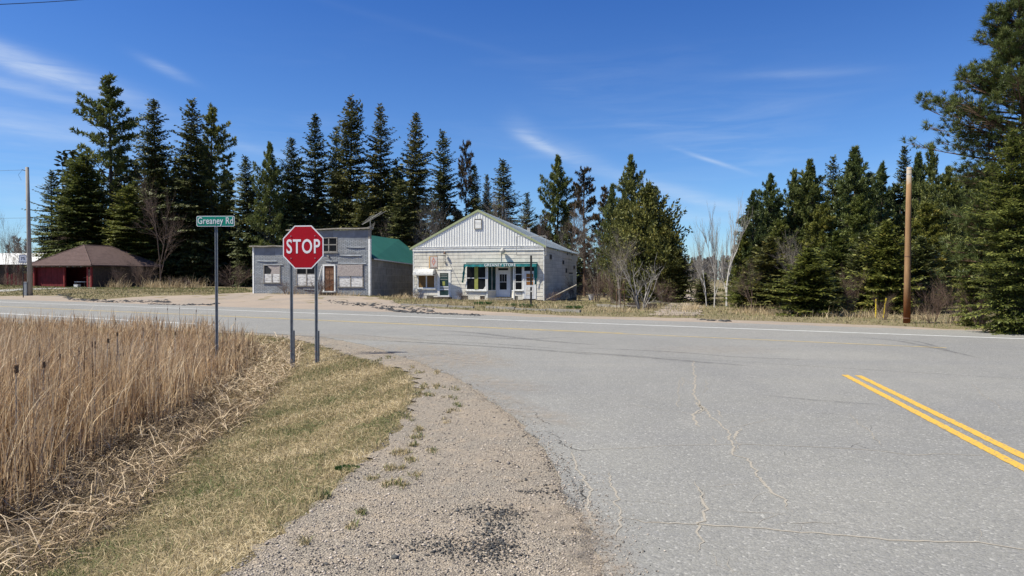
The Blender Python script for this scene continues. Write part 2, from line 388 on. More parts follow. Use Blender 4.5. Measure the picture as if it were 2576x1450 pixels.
mk('brown_shingle', (0.115, 0.075, 0.068), (0.085, 0.055, 0.050), 2.2, 0.95, 0.4, 30, stretch=(1, 1, 3))
mk('barn_red', (0.17, 0.018, 0.022), (0.10, 0.012, 0.015), 2.5, 0.85, 0.2, 20)
mk('barn_red_post', (0.25, 0.03, 0.03), (0.12, 0.02, 0.02), 4, 0.85)
mk('dark_timber', (0.05, 0.04, 0.033), (0.085, 0.065, 0.05), 4, 0.95)
mk('stone_dark', (0.10, 0.10, 0.10), (0.20, 0.20, 0.20), 6, 0.9)
mk('pole_wood_grey', (0.33, 0.30, 0.27), (0.24, 0.215, 0.19), 3, 0.85, 0.3, 20, stretch=(6, 6, 0.6))
def pole_extra(g, vec, col, p):
    sp = g.node('ShaderNodeSeparateXYZ'); g.l.new(vec, sp.inputs[0])
    n = g.math('ADD', sp.outputs[2], g.math('MULTIPLY', g.math('SUBTRACT', g.noise(3, 4, 0.6, vec), 0.5), 0.9))
    c = g.mix(g.remap(n, 1.5, 0.6), col, (0.20, 0.065, 0.02, 1))
    return g.mix(g.remap(n, 5.3, 5.5), c, (0.33, 0.275, 0.22, 1))
mk('pole_wood_brown', (0.31, 0.185, 0.095), (0.22, 0.125, 0.06), 3, 0.8, 0.4, 20, stretch=(7, 7, 0.7), extra=pole_extra)
mk('bark', (0.10, 0.085, 0.07), (0.055, 0.045, 0.04), 5, 0.95, 0.5, 20, stretch=(3, 3, 0.6))
mk('bark_red', (0.17, 0.10, 0.065), (0.08, 0.055, 0.045), 5, 0.95, 0.5, 20, stretch=(3, 3, 0.6))
mk('bark_grey', (0.24, 0.225, 0.20), (0.15, 0.135, 0.12), 5, 0.9)
mk('twig_grey', (0.235, 0.205, 0.175), (0.15, 0.12, 0.10), 1.5, 0.9)
mk('twig_far', (0.25, 0.225, 0.20), (0.18, 0.16, 0.145), 0.5, 0.95)
mk('twig_brown', (0.165, 0.11, 0.085), (0.10, 0.07, 0.055), 1.5, 0.9)
mk('twig_pale', (0.30, 0.275, 0.25), (0.20, 0.18, 0.16), 2, 0.8)
mk('birch', (0.52, 0.49, 0.45), (0.28, 0.25, 0.23), 5, 0.8, 0, None, 0.5, 0.7, stretch=(1, 1, 3))
mk('wire', (0.02, 0.02, 0.02), rough=0.6)
mk('yellow_plastic', (0.62, 0.46, 0.03), rough=0.5)
mk('concrete', (0.36, 0.345, 0.31), (0.26, 0.25, 0.225), 4, 0.95, 0.3, 40)
rnd_mat('needles', [(0.0, (0.028, 0.034, 0.013)), (0.45, (0.074, 0.084, 0.030)), (0.8, (0.13, 0.132, 0.046)), (1.0, (0.19, 0.165, 0.068))], 0.55, 0.18, 0.35, (0.35, 0.55))
rnd_mat('needles_light', [(0.0, (0.040, 0.050, 0.012)), (0.45, (0.105, 0.120, 0.030)), (0.8, (0.19, 0.195, 0.05)), (1.0, (0.27, 0.24, 0.075))], 0.55, 0.30, 0.3, (0.4, 0.5))
rnd_mat('needles_pine', [(0.0, (0.040, 0.054, 0.018)), (0.5, (0.100, 0.122, 0.040)), (1.0, (0.19, 0.20, 0.065))], 0.5, 0.26, 0.4, (0.4, 0.5))
rnd_mat('needles_rust', [(0.0, (0.03, 0.032, 0.018)), (0.5, (0.085, 0.06, 0.033)), (1.0, (0.16, 0.095, 0.055))], 0.7, 0.18, 0.3, (0.4, 0.5))
rnd_mat('cedar_leaf', [(0.0, (0.030, 0.038, 0.010)), (0.5, (0.095, 0.102, 0.026)), (1.0, (0.17, 0.155, 0.045))], 0.6, 0.22, 0.3, (0.45, 0.7))
rnd_mat('reed_leaf', [(0.0, (0.11, 0.062, 0.032)), (0.3, (0.37, 0.24, 0.135)), (0.7, (0.59, 0.42, 0.25)), (1.0, (0.80, 0.65, 0.44))], 0.55, 0.3, 0.4, (0.6, 0.4))
rnd_mat('litter', [(0.0, (0.035, 0.025, 0.016)), (0.4, (0.11, 0.075, 0.045)), (0.7, (0.36, 0.26, 0.155)), (1.0, (0.64, 0.51, 0.35))], 0.7, 0.12, 0.3)
rnd_mat('grass_blade', [(0.0, (0.07, 0.105, 0.03)), (0.22, (0.15, 0.18, 0.065)), (0.36, (0.27, 0.225, 0.12)), (0.65, (0.43, 0.335, 0.19)), (1.0, (0.66, 0.55, 0.36))], 0.65, 0.25, 0.25, (0.9, 1.5))
rnd_mat('straw', [(0.0, (0.25, 0.17, 0.09)), (0.5, (0.45, 0.35, 0.21)), (1.0, (0.62, 0.50, 0.32))], 0.7, 0.25, 0.25)
rnd_mat('verge_grass', [(0.0, (0.085, 0.115, 0.035)), (0.4, (0.17, 0.17, 0.07)), (0.7, (0.31, 0.25, 0.14)), (1.0, (0.44, 0.36, 0.22))], 0.8, 0.2, 0.2, (0.15, 0.9))
rnd_mat('green_leaf', [(0.0, (0.03, 0.07, 0.02)), (1.0, (0.08, 0.15, 0.03))], 0.5, 0.3, 0.4)
rnd_mat('stone', [(0.0, (0.08, 0.074, 0.07)), (0.25, (0.22, 0.19, 0.165)), (0.6, (0.36, 0.30, 0.245)), (0.9, (0.48, 0.41, 0.345)), (1.0, (0.54, 0.47, 0.40))], 0.9, 0, 0.2)
rnd_mat('tar_crumb', [(0.0, (0.025, 0.025, 0.027)), (1.0, (0.09, 0.088, 0.085))], 0.85, 0, 0.3)
rnd_mat('cattail_fluff', [(0.0, (0.20, 0.12, 0.07)), (0.5, (0.42, 0.29, 0.18)), (1.0, (0.60, 0.47, 0.34))], 0.95, 0.3, 0.1)

# ------------------------------------------------------------------ the lie of the land
A = at(0, 760); B = at(2576, 853.4)               # far white edge line of the highway
HT = (B - A).normalized(); HN = Vector((-HT.y, HT.x, 0))   # along it; away from the camera
def hw(s, off): return A + HT * s + HN * off      # s metres along, off metres beyond the far white line
HW_FAR, HW_NEAR = 2.7, -9.0
YEL = -3.75; WNEAR = -7.5
road_left = [at(*p) for p in ((640, 829), (740, 838), (830, 851), (930, 871), (1040, 906), (1150, 951), (1240, 1010), (1310, 1064), (1370, 1130), (1405, 1185), (1425, 1250), (1470, 1300), (1500, 1370), (1530, 1450))]
gravel_left = [at(*p, -0.03) for p in ((600, 841), (700, 850), (800, 869), (880, 896), (960, 917), (1030, 942), (1043, 990), (1000, 1075), (905, 1170), (830, 1250), (700, 1345), (560, 1450))]
def nearest(px, py, line):
    best = 1e9
    for a, b in zip(line[:-1], line[1:]):
        dx, dy = b.x - a.x, b.y - a.y; L = dx * dx + dy * dy
        t = np.clip(((px - a.x) * dx + (py - a.y) * dy) / L, 0, 1)
        d = np.hypot(px - a.x - t * dx, py - a.y - t * dy); best = np.minimum(best, d)
    return best
back_left = [Vector((gravel_left[-1].x, gravel_left[-1].y, 0)), Vector((gravel_left[-1].x - 0.6, 0, 0)), Vector((-3.6 - 4, -16, 0)), Vector((-20, -80, 0))]
hwL0 = hw(-300, HW_NEAR - 2.6)
edge_line = [hwL0, hw(20, HW_NEAR - 2.6)] + gravel_left + back_left[1:]
edge_poly = edge_line + [Vector((-400, -80, 0)), Vector((-400, 100, 0))]
def inside(px, py, poly):
    r = np.zeros(np.shape(px), bool); n = len(poly)
    for i in range(n):
        a, b = poly[i], poly[(i + 1) % n]
        c = ((a.y > py) != (b.y > py)) & (px < (b.x - a.x) * (py - a.y) / ((b.y - a.y) if abs(b.y - a.y) > 1e-9 else 1e-9) + a.x)
        r ^= c
    return r
CTRL = np.array([(-60, 76, .9), (-54, 77, .75), (-46, 73, .65), (-43, 82, .65), (-42, 60, .45), (-34, 62, .42), (-36, 72, .6), (-22, 58, .36), (-16, 57, .30), (-11.7, 56, .21),
                 (-8.4, 58, -.10), (-3, 56, -.15), (2.6, 55, -.18), (6.8, 71, -.80), (9, 64, -.5), (10, 56, -.22), (12, 48, -.15), (20, 40, -.12), (25, 31, -.05), (-40, 50, .12),
                 (-60, 62, .35), (-20, 46, .05), (-5, 46, -.03), (22, 60, -.2), (20, 90, -.3), (-30, 100, .6), (60, 60, 0), (0, 100, -.4)])
def ss(x): x = np.clip(x, 0, 1); return x * x * (3 - 2 * x)
def wobble(x, y): return 0.5 * (np.sin(x * 1.7 + 1.3 * np.sin(y * 1.1)) * np.cos(y * 1.45 + np.sin(x * .8)) + 0.5 * np.sin(x * 4.1 + y * 2.2) * np.cos(y * 3.7 - x))
def ground_z(x, y):
    x = np.asarray(x, float); y = np.asarray(y, float)
    off = (x - A.x) * HN.x + (y - A.y) * HN.y
    z = np.full(x.shape, -0.03)
    d2 = (x[..., None] - CTRL[:, 0]) ** 2 + (y[..., None] - CTRL[:, 1]) ** 2
    w = 1 / (d2 + 4.0) ** 1.6; zf = (w * CTRL[:, 2]).sum(-1) / w.sum(-1)
    t = ss((off - 3.0) / 12.0)
    z = z * (1 - t) + zf * t
    z = z + wobble(x, y) * 0.05 * ss((off - 4) / 6)
    ins = inside(x, y, edge_poly); d = nearest(x, y, edge_line)
    dd = np.where(ins, d, 0)
    z = z - 0.72 * (1 - np.exp(-(dd / 1.9) ** 1.15)) + wobble(x * 1.3, y * 1.3) * 0.06 * ss(dd / 2.0)
    return z
def gz(x, y): return float(ground_z(np.array([x]), np.array([y]))[0])

def axis(marks):
    out = []
    for (a, b, st) in marks:
        n = max(1, int(round((b - a) / st))); out += [a + (b - a) * i / n for i in range(n)]
    out.append(marks[-1][1]); return np.array(out)
gx = axis([(-1200, -200, 100), (-200, -80, 15), (-80, -24, 1.6), (-24, 4, 0.3), (4, 40, 1.2), (40, 200, 12), (200, 1200, 100)])
gy = axis([(-600, -60, 60), (-60, -4, 6), (-4, 30, 0.3), (30, 95, 1.2), (95, 200, 10), (200, 1600, 120)])
GX, GY = np.meshgrid(gx, gy, indexing='ij'); GZ = ground_z(GX, GY)
ii, jj = np.meshgrid(np.arange(len(gx) - 1), np.arange(len(gy) - 1), indexing='ij')
q = (ii * len(gy) + jj).ravel(); q2 = q + len(gy)
tr = np.concatenate([np.stack([q, q2, q2 + 1], 1), np.stack([q, q2 + 1, q + 1], 1)])
o = np_mesh('ground', np.stack([GX, GY, GZ], -1).reshape(-1, 3), tr, MAT['turf_soil'], smooth=True); tag(o, kind='structure')

rng = random.Random(7)
def rough_line(pts, step, amp, seed=1):
    """resample a polyline with small sideways jitter, so a pavement edge breaks up"""
    r = random.Random(seed); out = []
    for a, b in zip(pts[:-1], pts[1:]):
        L = (b - a).length; n = max(1, int(L / step)); d = (b - a).normalized(); nn = Vector((-d.y, d.x, 0))
        for i in range(n): out.append(a + (b - a) * (i / n) + nn * (r.uniform(-amp, amp) + 0.6 * amp * math.sin(i * 1.3)))
    out.append(pts[-1]); return out
def catmull(pts, n=5):
    out = []
    for i in range(len(pts) - 1):
        p0, p1, p2, p3 = pts[max(i - 1, 0)], pts[i], pts[i + 1], pts[min(i + 2, len(pts) - 1)]
        for k in range(n):
            t = k / n
            out.append(0.5 * ((2 * p1) + (p2 - p0) * t + (2 * p0 - 5 * p1 + 4 * p2 - p3) * t * t + (3 * p1 - p0 - 3 * p2 + p3) * t ** 3))
    out.append(pts[-1]); return out
def sheet(name, poly, zf, mat, inner=0.0, skirt=0.0, kind='structure', parent=None, label=None):
    pts = [Vector((p.x, p.y)) for p in poly]; n = len(pts)
    extra = []
    if inner:
        xs = [p.x for p in pts]; ys = [p.y for p in pts]
        X, Y = np.meshgrid(np.arange(max(min(xs), -70), min(max(xs), 60), inner), np.arange(max(min(ys), -5), min(max(ys), 80), inner))
        m = inside(X, Y, poly) & (nearest(X, Y, list(poly) + [poly[0]]) > inner * 0.4)
        extra = [Vector((a, b)) for a, b in zip(X[m], Y[m])]
    vs, _, fs, *_r = delaunay_2d_cdt(pts + extra, [], [list(range(n))], 1, 1e-4)
    V = [(v.x, v.y, zf(v.x, v.y)) for v in vs]; Fc = [tuple(f) for f in fs]
    if skirt:
        k = len(V)
        for p in pts: V.append((p.x, p.y, zf(p.x, p.y)))
        for p in pts: V.append((p.x, p.y, zf(p.x, p.y) - skirt))
        Fc += [(k + i, k + (i + 1) % n, k + n + (i + 1) % n, k + n + i) for i in range(n)]
    me = bpy.data.meshes.new(name); me.from_pydata(V, [], Fc); me.materials.append(mat); me.update()
    o = bpy.data.objects.new(name, me); COL.objects.link(o); o.parent = parent
    return tag(o, label, kind=kind)

# side road (the one the camera stands beside) and highway
left = rough_line(catmull(road_left, 4), 0.12, 0.035, 3)
sr_end = Vector((-1.0, -4, 0)); sr = [hw(20, HW_NEAR + 2.0), hw(26, HW_NEAR + 0.5)] + left + [Vector((0.0, 1.0, 0)), sr_end, Vector((-13, -60, 0)), Vector((-4, -60, 0)), Vector((7.5, 0, 0)), Vector((9.6, 8, 0)), Vector((13, 10.5, 0)), hw(75, HW_NEAR + 0.5), hw(75, HW_NEAR + 2)]
side = sheet('side_road', sr, lambda x, y: 0.0, MAT['asphalt'], skirt=0.05)
far_edge = rough_line([hw(-260, HW_FAR), hw(0, HW_FAR), hw(60, HW_FAR), hw(300, HW_FAR)], 0.5, 0.12, 5)
near_edge = rough_line([hw(-260, HW_NEAR), hw(26, HW_NEAR)], 0.4, 0.05, 6)
highway = sheet('highway', near_edge + [hw(300, HW_NEAR)] + far_edge[::-1], lambda x, y: 0.004, MAT['asphalt'], skirt=0.05)

# gravel shoulders
gl = rough_line(catmull(gravel_left, 4), 0.15, 0.10, 9)
tgz = lambda x, y: gz(x, y) + 0.012
gp = [hw(-250, HW_NEAR - 2.4), hw(-60, HW_NEAR - 2.4)] + rough_line([hw(-60, HW_NEAR - 2.4), hw(18, HW_NEAR - 2.4)], 0.5, 0.2, 4) + gl + [Vector((back_left[1].x, 0, 0)), Vector((-7.6, -16, 0)), Vector((-19, -60, 0)), Vector((-9, -60, 0)), Vector((0.6, -4, 0)), Vector((1.2, 1.5, 0)), Vector((0.9, 4, 0)), Vector((.6, 7.5, 0)), Vector((-.6, 11, 0)), Vector((-2.3, 15, 0)), Vector((-4.5, 18.5, 0)), hw(27, HW_NEAR + 0.8), hw(-250, HW_NEAR + 0.8)]
sheet('gravel_shoulder', gp, tgz, MAT['gravel'], inner=0.5)
ap = [(-500, 744), (-200, 745), (0, 747), (140, 748), (228, 755), (300, 753), (374, 751), (543, 751), (600, 748), (634, 745.5), (720, 747), (838, 749), (941, 753), (985, 757), (1000, 764), (1060, 772), (1250, 784), (1430, 793), (1700, 797.5), (2012, 809.5), (2200, 816), (2576, 834)]
apl = rough_line([at(x, y, 0.02) for x, y in ap], 0.5, 0.25, 8)
apf = lambda x, y: gz(x, y) + (0.015 if y > 30 else 0.012)
sheet('sandy_apron', apl + [hw(70, HW_FAR - 0.4), hw(-260 + 220, HW_FAR - 0.4)], apf, MAT['sand'], inner=1.5)

# driveway at the far left, and the old track between the woods
def strip(name, pts, w, mat, dz, kind='structure', amp=0.0, seed=1, parent=None):
    l = []; r = []
    for i, p in enumerate(pts):
        a = pts[max(i - 1, 0)]; b = pts[min(i + 1, len(pts) - 1)]; d = (b - a).normalized(); n = Vector((-d.y, d.x, 0)) * w / 2
        l.append(p + n); r.append(p - n)
    return sheet(name, rough_line(l, 0.6, amp, seed) + rough_line(r, 0.6, amp, seed + 1)[::-1], lambda x, y: gz(x, y) + dz, mat, inner=1.2, kind=kind, parent=parent)
strip('driveway', [Vector((-75, 63.5, 0)), Vector((-60, 66, 0)), Vector((-52, 68.3, 0)), Vector((-46, 70.3, 0)), Vector((-43.5, 71.5, 0))], 3.2, MAT['concrete'], 0.03, amp=0.1)
strip('old_track', [at(1700, 792), at(1715, 772), at(1728, 752), Vector((19, 75, 0)), Vector((29, 110, 0))], 2.2, MAT['sand'], 0.02, amp=0.15)

# painted lines: parts of the roads
def line(name, off, s0, s1, w, mat, z=0.008):
    mb = MB(); n = max(1, int((s1 - s0) / 6))
    for i in range(n):
        a, b = s0 + (s1 - s0) * i / n, s0 + (s1 - s0) * (i + 1) / n
        P = [hw(a, off - w / 2), hw(b, off - w / 2), hw(b, off + w / 2), hw(a, off + w / 2)]
        mb.add([(p.x, p.y, z) for p in P], [(0, 1, 2, 3)])
    return mb.build(name, mat, highway)
def s_of(p): return (p - A).dot(HT)
line('white_edge_line', 0, -200, 200, 0.15, MAT['white_paint'])
line('white_edge_line', WNEAR, -200, s_of(at(654, 811)), 0.15, MAT['white_paint'])
line('white_edge_line', WNEAR, 78, 200, 0.15, MAT['white_paint'])
sy = s_of(at(2373, 858))
line('yellow_centre_line', YEL - 0.11, -200, sy, 0.11, MAT['faded_yellow_paint'])
line('yellow_centre_line', YEL + 0.11, -200, sy - 8, 0.11, MAT['faded_yellow_paint'])
line('yellow_centre_line', YEL + 0.11, sy + 2, 200, 0.11, MAT['faded_yellow_paint'])
def paint_bar(a, b, w, mat, seed):
    r = random.Random(seed); d = (b - a).normalized(); n = Vector((-d.y, d.x, 0)); L = (b - a).length; k = int(L / 0.08); mb = MB(); vs = []
    for i in range(k + 1):
        p = a + d * (L * i / k); e = 0.006
        vs += [p - n * (w / 2 + r.uniform(-e, e)), p + n * (w / 2 + r.uniform(-e, e))]
    mb.add([(p.x, p.y, 0.005) for p in vs], [(2 * i, 2 * i + 2, 2 * i + 3, 2 * i + 1) for i in range(k)])
    return mb.build('yellow_centre_line', mat, side)
ya, yb = at(2125, 944), at(2576, 1180); yd = (yb - ya).normalized(); yn = Vector((-yd.y, yd.x, 0))
if yn.x < 0: yn = -yn
ye = yb + yd * 14
paint_bar(ya, ye, 0.105, MAT['yellow_paint'], 1)
paint_bar(ya + yn * 0.20 + yd * 0.03, ye + yn * 0.20, 0.105, MAT['yellow_paint'], 2)

# cracks filled with sand, tyre marks, drifted sand: thin sheets on the road, each its own part
def ribbon(name, pts, w0, w1, mat, z, seed, jit=0.035, step=0.05, parent=None, fade=True):
    r = random.Random(seed); P = []
    for a, b in zip(pts[:-1], pts[1:]):
        L = (b - a).length; n = max(1, int(L / step)); d = (b - a).normalized(); nn = Vector((-d.y, d.x, 0))
        off = 0
        for i in range(n): off = off * 0.7 + r.uniform(-jit, jit); P.append(a + (b - a) * (i / n) + nn * off)
    P.append(pts[-1]); vs = []; al = []; N = len(P)
    wv = w0
    for i, p in enumerate(P):
        a = P[max(i - 1, 0)]; b = P[min(i + 1, N - 1)]; d = (b - a); d = d.normalized() if d.length > 0 else Vector((1, 0, 0)); n = Vector((-d.y, d.x, 0))
        wv = wv * 0.6 + 0.4 * r.uniform(w0, w1); e = min(1, i / 4, (N - 1 - i) / 4) if fade else 1
        vs += [p - n * wv / 2 * max(e, .1), p, p + n * wv / 2 * max(e, .1)]; al += [0.0 if mat in SOFT else 1, 1, 0.0 if mat in SOFT else 1]
    fs = []
    for i in range(N - 1):
        for k in (0, 1):
            q = 3 * i + k; fs += [(q, q + 3, q + 4), (q, q + 4, q + 1)]
    return np_mesh(name, [(p.x, p.y, z) for p in vs], fs, mat, al, parent)
SOFT = (MAT['tyre_rubber'],)
CR = [[(100, 805), (350, 795), (530, 780), (750, 778), (860, 772), (1230, 785), (1500, 800), (1750, 830), (1950, 825), (2230, 838)],
      [(650, 345), (655, 470), (655, 540), (690, 590), (645, 640), (680, 690)],
      [(655, 550), (740, 640), (830, 720), (850, 770), (850, 830), (930, 850), (965, 920), (1040, 1000), (1120, 1060), (1135, 1110)],
      [(0, 800), (50, 860), (85, 940), (120, 1020), (105, 1060), (120, 1150), (180, 1230)],
      [(205, 910), (235, 1000), (250, 1070), (275, 1140), (255, 1270)],
      [(270, 1150), (400, 1175), (680, 1185), (890, 1200), (1200, 1225), (1550, 1250), (1700, 1268), (2100, 1275), (2343, 1315), (2700, 1360)],
      [(650, 960), (690, 1010), (700, 1120), (680, 1180), (685, 1290), (665, 1330)], [(890, 690), (850, 755)],
      [(1450, 610), (1530, 690), (1600, 760), (1620, 790)], [(580, 440), (570, 520), (575, 590)], [(830, 1350), (860, 1440)],
      [(2080, 460), (2130, 520), (2230, 590), (2330, 620)], [(715, 440), (712, 520)], [(1060, 1195), (1130, 1180), (1450, 1185)], [(1190, 1225), (1230, 1180)],
      [(660, 560), (710, 600), (640, 625)], [(745, 590), (800, 640)], [(750, 730), (755, 775)], [(590, 480), (600, 430)], [(2100, 1270), (2110, 1200)]]
WID = [(.008, .026), (.02, .055), (.015, .05), (.012, .04), (.01, .03), (.014, .042), (.012, .04), (.02, .06), (.006, .018), (.006, .02), (.008, .03), (.004, .014), (.006, .016), (.006, .016), (.006, .02), (.02, .05), (.01, .03), (.01, .03), (.01, .02), (.006, .014)]
for i, c in enumerate(CR):
    ribbon('road_crack', [at(*Z5(*p)) for p in c], WID[i][0] * .6, WID[i][1] * .62, MAT['crack_sand'], 0.003, 20 + i, 0.020 if i not in (0, 5) else 0.014, parent=side)
for i, c in enumerate([[(1195, 600), (1215, 620), (1200, 640), (1250, 655)], [(1340, 870), (1365, 900), (1390, 935)], [(1385, 975), (1440, 1010), (1400, 1040)], [(1300, 760), (1420, 800), (1537, 805)],
                       [(1230, 700), (1290, 720), (1340, 790)], [(1440, 960), (1445, 1050), (1470, 1100)], [(1250, 640), (1280, 680)]]):
    ribbon('road_crack', [at(*Z4(*p)) for p in c], .006, .022, MAT['crack_dark'], 0.003, 60 + i, 0.04, parent=side)
for i, (c, w) in enumerate([([(560, 225), (800, 215), (1100, 235), (1400, 225)], .35), ([(300, 240), (700, 258), (1200, 290), (1537, 320)], .30), ([(200, 205), (600, 240), (1000, 262), (1500, 300)], .2),
                            ([(650, 190), (900, 205), (1200, 240), (1537, 268)], .5), ([(250, 158), (500, 150), (700, 140)], .2)]):
    ribbon('tyre_mark', catmull([at(*Z4(*p)) for p in c], 6), w * .7, w, MAT['tyre_rubber'], 0.0085 if i in (4,) else 0.0075, 80 + i, 0.01, 0.3, side)
for i, (c, w) in enumerate([([(0, 280), (500, 300), (900, 330), (1300, 345)], .22), ([(1400, 225), (1650, 240), (1850, 275), (2140, 340)], .28), ([(1600, 232), (1800, 250), (2000, 310)], .2), ([(0, 300), (400, 330), (1000, 380)], .4), ([(950, 520), (1400, 560), (1650, 575)], .15)]):
    ribbon('tyre_mark', catmull([at(*Z5(*p)) for p in c], 6), w * .7, w, MAT['tyre_rubber'], 0.0085, 90 + i, 0.01, 0.3, side)
hr0 = random.Random(31)
for i in range(46):
    c = CR[hr0.choice((0, 1, 2, 2, 3, 4, 5, 5, 6, 6, 8))]; k = hr0.randrange(len(c) - 1); t = hr0.random()
    p = at(*Z5(c[k][0] + (c[k + 1][0] - c[k][0]) * t, c[k][1] + (c[k + 1][1] - c[k][1]) * t)); a = hr0.uniform(0, 6.28); L = hr0.uniform(.2, 1.1) * (p.y / 7)
    q = p + Vector((math.cos(a), math.sin(a), 0)) * L * .5; q2 = q + Vector((math.cos(a + hr0.uniform(-.8, .8)), math.sin(a + hr0.uniform(-.8, .8)), 0)) * L * .5
    ribbon('road_crack', [p, q, q2], .003, .011 * (p.y / 8) ** .5, MAT['crack_sand' if i % 3 else 'crack_dark'], 0.0028, 300 + i, .03, .07, side)
def drift(cx, cy, rx, ry, k, seed, ang=0.0):
    c = at(cx, cy); r = random.Random(seed); vs = [(c.x, c.y, 0.0095)]; al = [k]; N = 26
    for ring, a_ in ((0.5, 0.85), (1.0, 0.0)):
        for i in range(N):
            t = 2 * math.pi * i / N; q = ring * r.uniform(.8, 1.15); x = math.cos(t) * rx * q; y = math.sin(t) * ry * q
            vs.append((c.x + x * math.cos(ang) - y * math.sin(ang), c.y + x * math.sin(ang) + y * math.cos(ang), 0.0095)); al.append(a_ * k)
    fs = [(0, 1 + i, 1 + (i + 1) % N) for i in range(N)]
    for i in range(N):
        j = (i + 1) % N; fs += [(1 + i, 1 + N + i, 1 + N + j), (1 + i, 1 + N + j, 1 + j)]
    return np_mesh('sand_drift', vs, fs, MAT['drift_sand'], al, side)
for c_, w_ in ((((1330, 1010), (1400, 1060), (1430, 1120)), .16), (((1440, 1180), (1480, 1260), (1440, 1330), (1470, 1400)), .22), (((1380, 930), (1420, 1000)), .10)):
    ribbon('asphalt_patch', catmull([at(*Z4(*p)) for p in c_], 5), w_ * .6, w_, MAT['tyre_rubber'], 0.006, int(w_ * 100), .02, .06, side)
for d_ in ((1130, 905, 1.5, 1.9, .9, 1, .3), (1030, 880, 2.0, 1.5, .7, 2, 0), (1230, 960, .6, 1.6, .6, 3, .6), (1500, 1420, .25, .5, .9, 4, 0), (900, 850, 3, .8, .6, 5, -.5), (1420, 1310, .3, .7, .7, 6, .5), (1800, 880, 2, 1.2, .3, 7, 0), (1330, 1040, .4, 1.1, .6, 8, .6),
           (1250, 1000, .4, 1.0, .6, 9, .6)): drift(*d_)

# ------------------------------------------------------------------ stones and crumbs (nobody could count them)
nrg = np.random.default_rng(5)
OCT = np.array([(1, 0, 0), (-1, 0, 0), (0, 1, 0), (0, -1, 0), (0, 0, 1), (0, 0, -1)], float)
OCF = np.array([(0, 2, 4), (2, 1, 4), (1, 3, 4), (3, 0, 4), (2, 0, 5), (1, 2, 5), (3, 1, 5), (0, 3, 5)])
def stones(name, P, size, mat, rn, flat=0.65, label=None):
    N = len(P); a = nrg.uniform(0, 6.283, N); ca, sa = np.cos(a), np.sin(a)
    V = OCT[None] * (size[:, None, None] * nrg.uniform(.6, 1.25, (N, 6, 1)))
    V[:, :, 0] *= nrg.uniform(.8, 1.5, (N, 1)); V[:, :, 2] *= flat
    x = V[..., 0] * ca[:, None] - V[..., 1] * sa[:, None]; y = V[..., 0] * sa[:, None] + V[..., 1] * ca[:, None]
    V = np.stack([x, y, V[..., 2]], -1) + P[:, None, :]
    T = OCF[None] + (np.arange(N) * 6)[:, None, None]
    o = np_mesh(name, V, T, mat, np.repeat(rn, 6)); return tag(o, label, kind='stuff')
def scatter(poly, n, near_bias=True, ymin=2.2, ymax=20):
    xs = [p.x for p in poly]; out = []
    while sum(len(o_) for o_ in out) < n:
        m = n * 3; y = ymin * (ymax / ymin) ** nrg.random(m) if near_bias else nrg.uniform(ymin, ymax, m)
        x = nrg.uniform(-.78, .78, m) * y if near_bias else nrg.uniform(min(xs), max(xs), m)
        k = inside(x, y, poly); out.append(np.stack([x[k], y[k]], 1))
    return np.concatenate(out)[:n]
gravel_poly = [Vector((p.x, p.y, 0)) for p in gravel_left] + [Vector((-1.6, 1.5, 0)), Vector((0.2, 1.5, 0))] + road_left[::-1]
Pxy = scatter(gravel_poly, 34000, ymax=26); z = ground_z(Pxy[:, 0], Pxy[:, 1]) + 0.014
sz = nrg.gamma(1.5, 0.0019, len(Pxy)) + 0.0016; sz *= 1 + 0.03 * Pxy[:, 1]
stones('gravel_stones', np.stack([Pxy[:, 0], Pxy[:, 1], z], 1), sz, MAT['stone'], nrg.random(len(Pxy)), label='loose grey and tan gravel stones on the shoulder')
# loose grit kicked onto the asphalt along its edge
L_ = catmull(road_left, 8); pts = []
for i in range(4200):
    j = int(nrg.integers(30, len(L_) - 1)) ; p = L_[j].lerp(L_[j + 1], nrg.random()) if j + 1 < len(L_) else L_[j]
    d = (L_[min(j + 1, len(L_) - 1)] - L_[j]).normalized(); n = Vector((-d.y, d.x, 0)); n = n if n.x > 0 else -n
    k = abs(nrg.normal(0, .16)) - 0.08; pts.append((p.x + n.x * k, p.y + n.y * k, 0.003))
pts = np.array(pts); stones('road_grit', pts, nrg.gamma(2, .0016, len(pts)) + .0015, MAT['stone'], nrg.random(len(pts)), label='fine grit scattered over the asphalt edge')
# black asphalt crumbs
cl = []
for (zx, zy, rx, ry, n) in ((1330, 880, 40, 25, 260), (1350, 1000, 25, 30, 120), (1060, 1130, 60, 22, 350), (1010, 1180, 70, 50, 420), (900, 1110, 90, 30, 220), (760, 1300, 160, 40, 700), (980, 1340, 90, 60, 500), (1200, 1022, 60, 10, 160), (1100, 890, 12, 6, 20), (1150, 960, 8, 6, 12), (1220, 740, 60, 40, 240), (1150, 1250, 250, 120, 260), (1300, 1000, 120, 90, 120), (150, 1400, 120, 40, 140), (1000, 1280, 60, 40, 300)):
    for _ in range(int(n * .8)):
        p = at(*Z4(zx + rx * nrg.normal() * 1.0, zy + ry * nrg.normal() * .7), -0.02)
        if p.y > 1.5: cl.append((p.x, p.y, gz(p.x, p.y) + 0.016 if p.x < 1.6 else .01))
cl = np.array(cl); stones('asphalt_crumbs', cl, nrg.gamma(1.5, .0022, len(cl)) + .0018, MAT['tar_crumb'], nrg.random(len(cl)), .7, 'black crumbs of broken asphalt on the gravel')
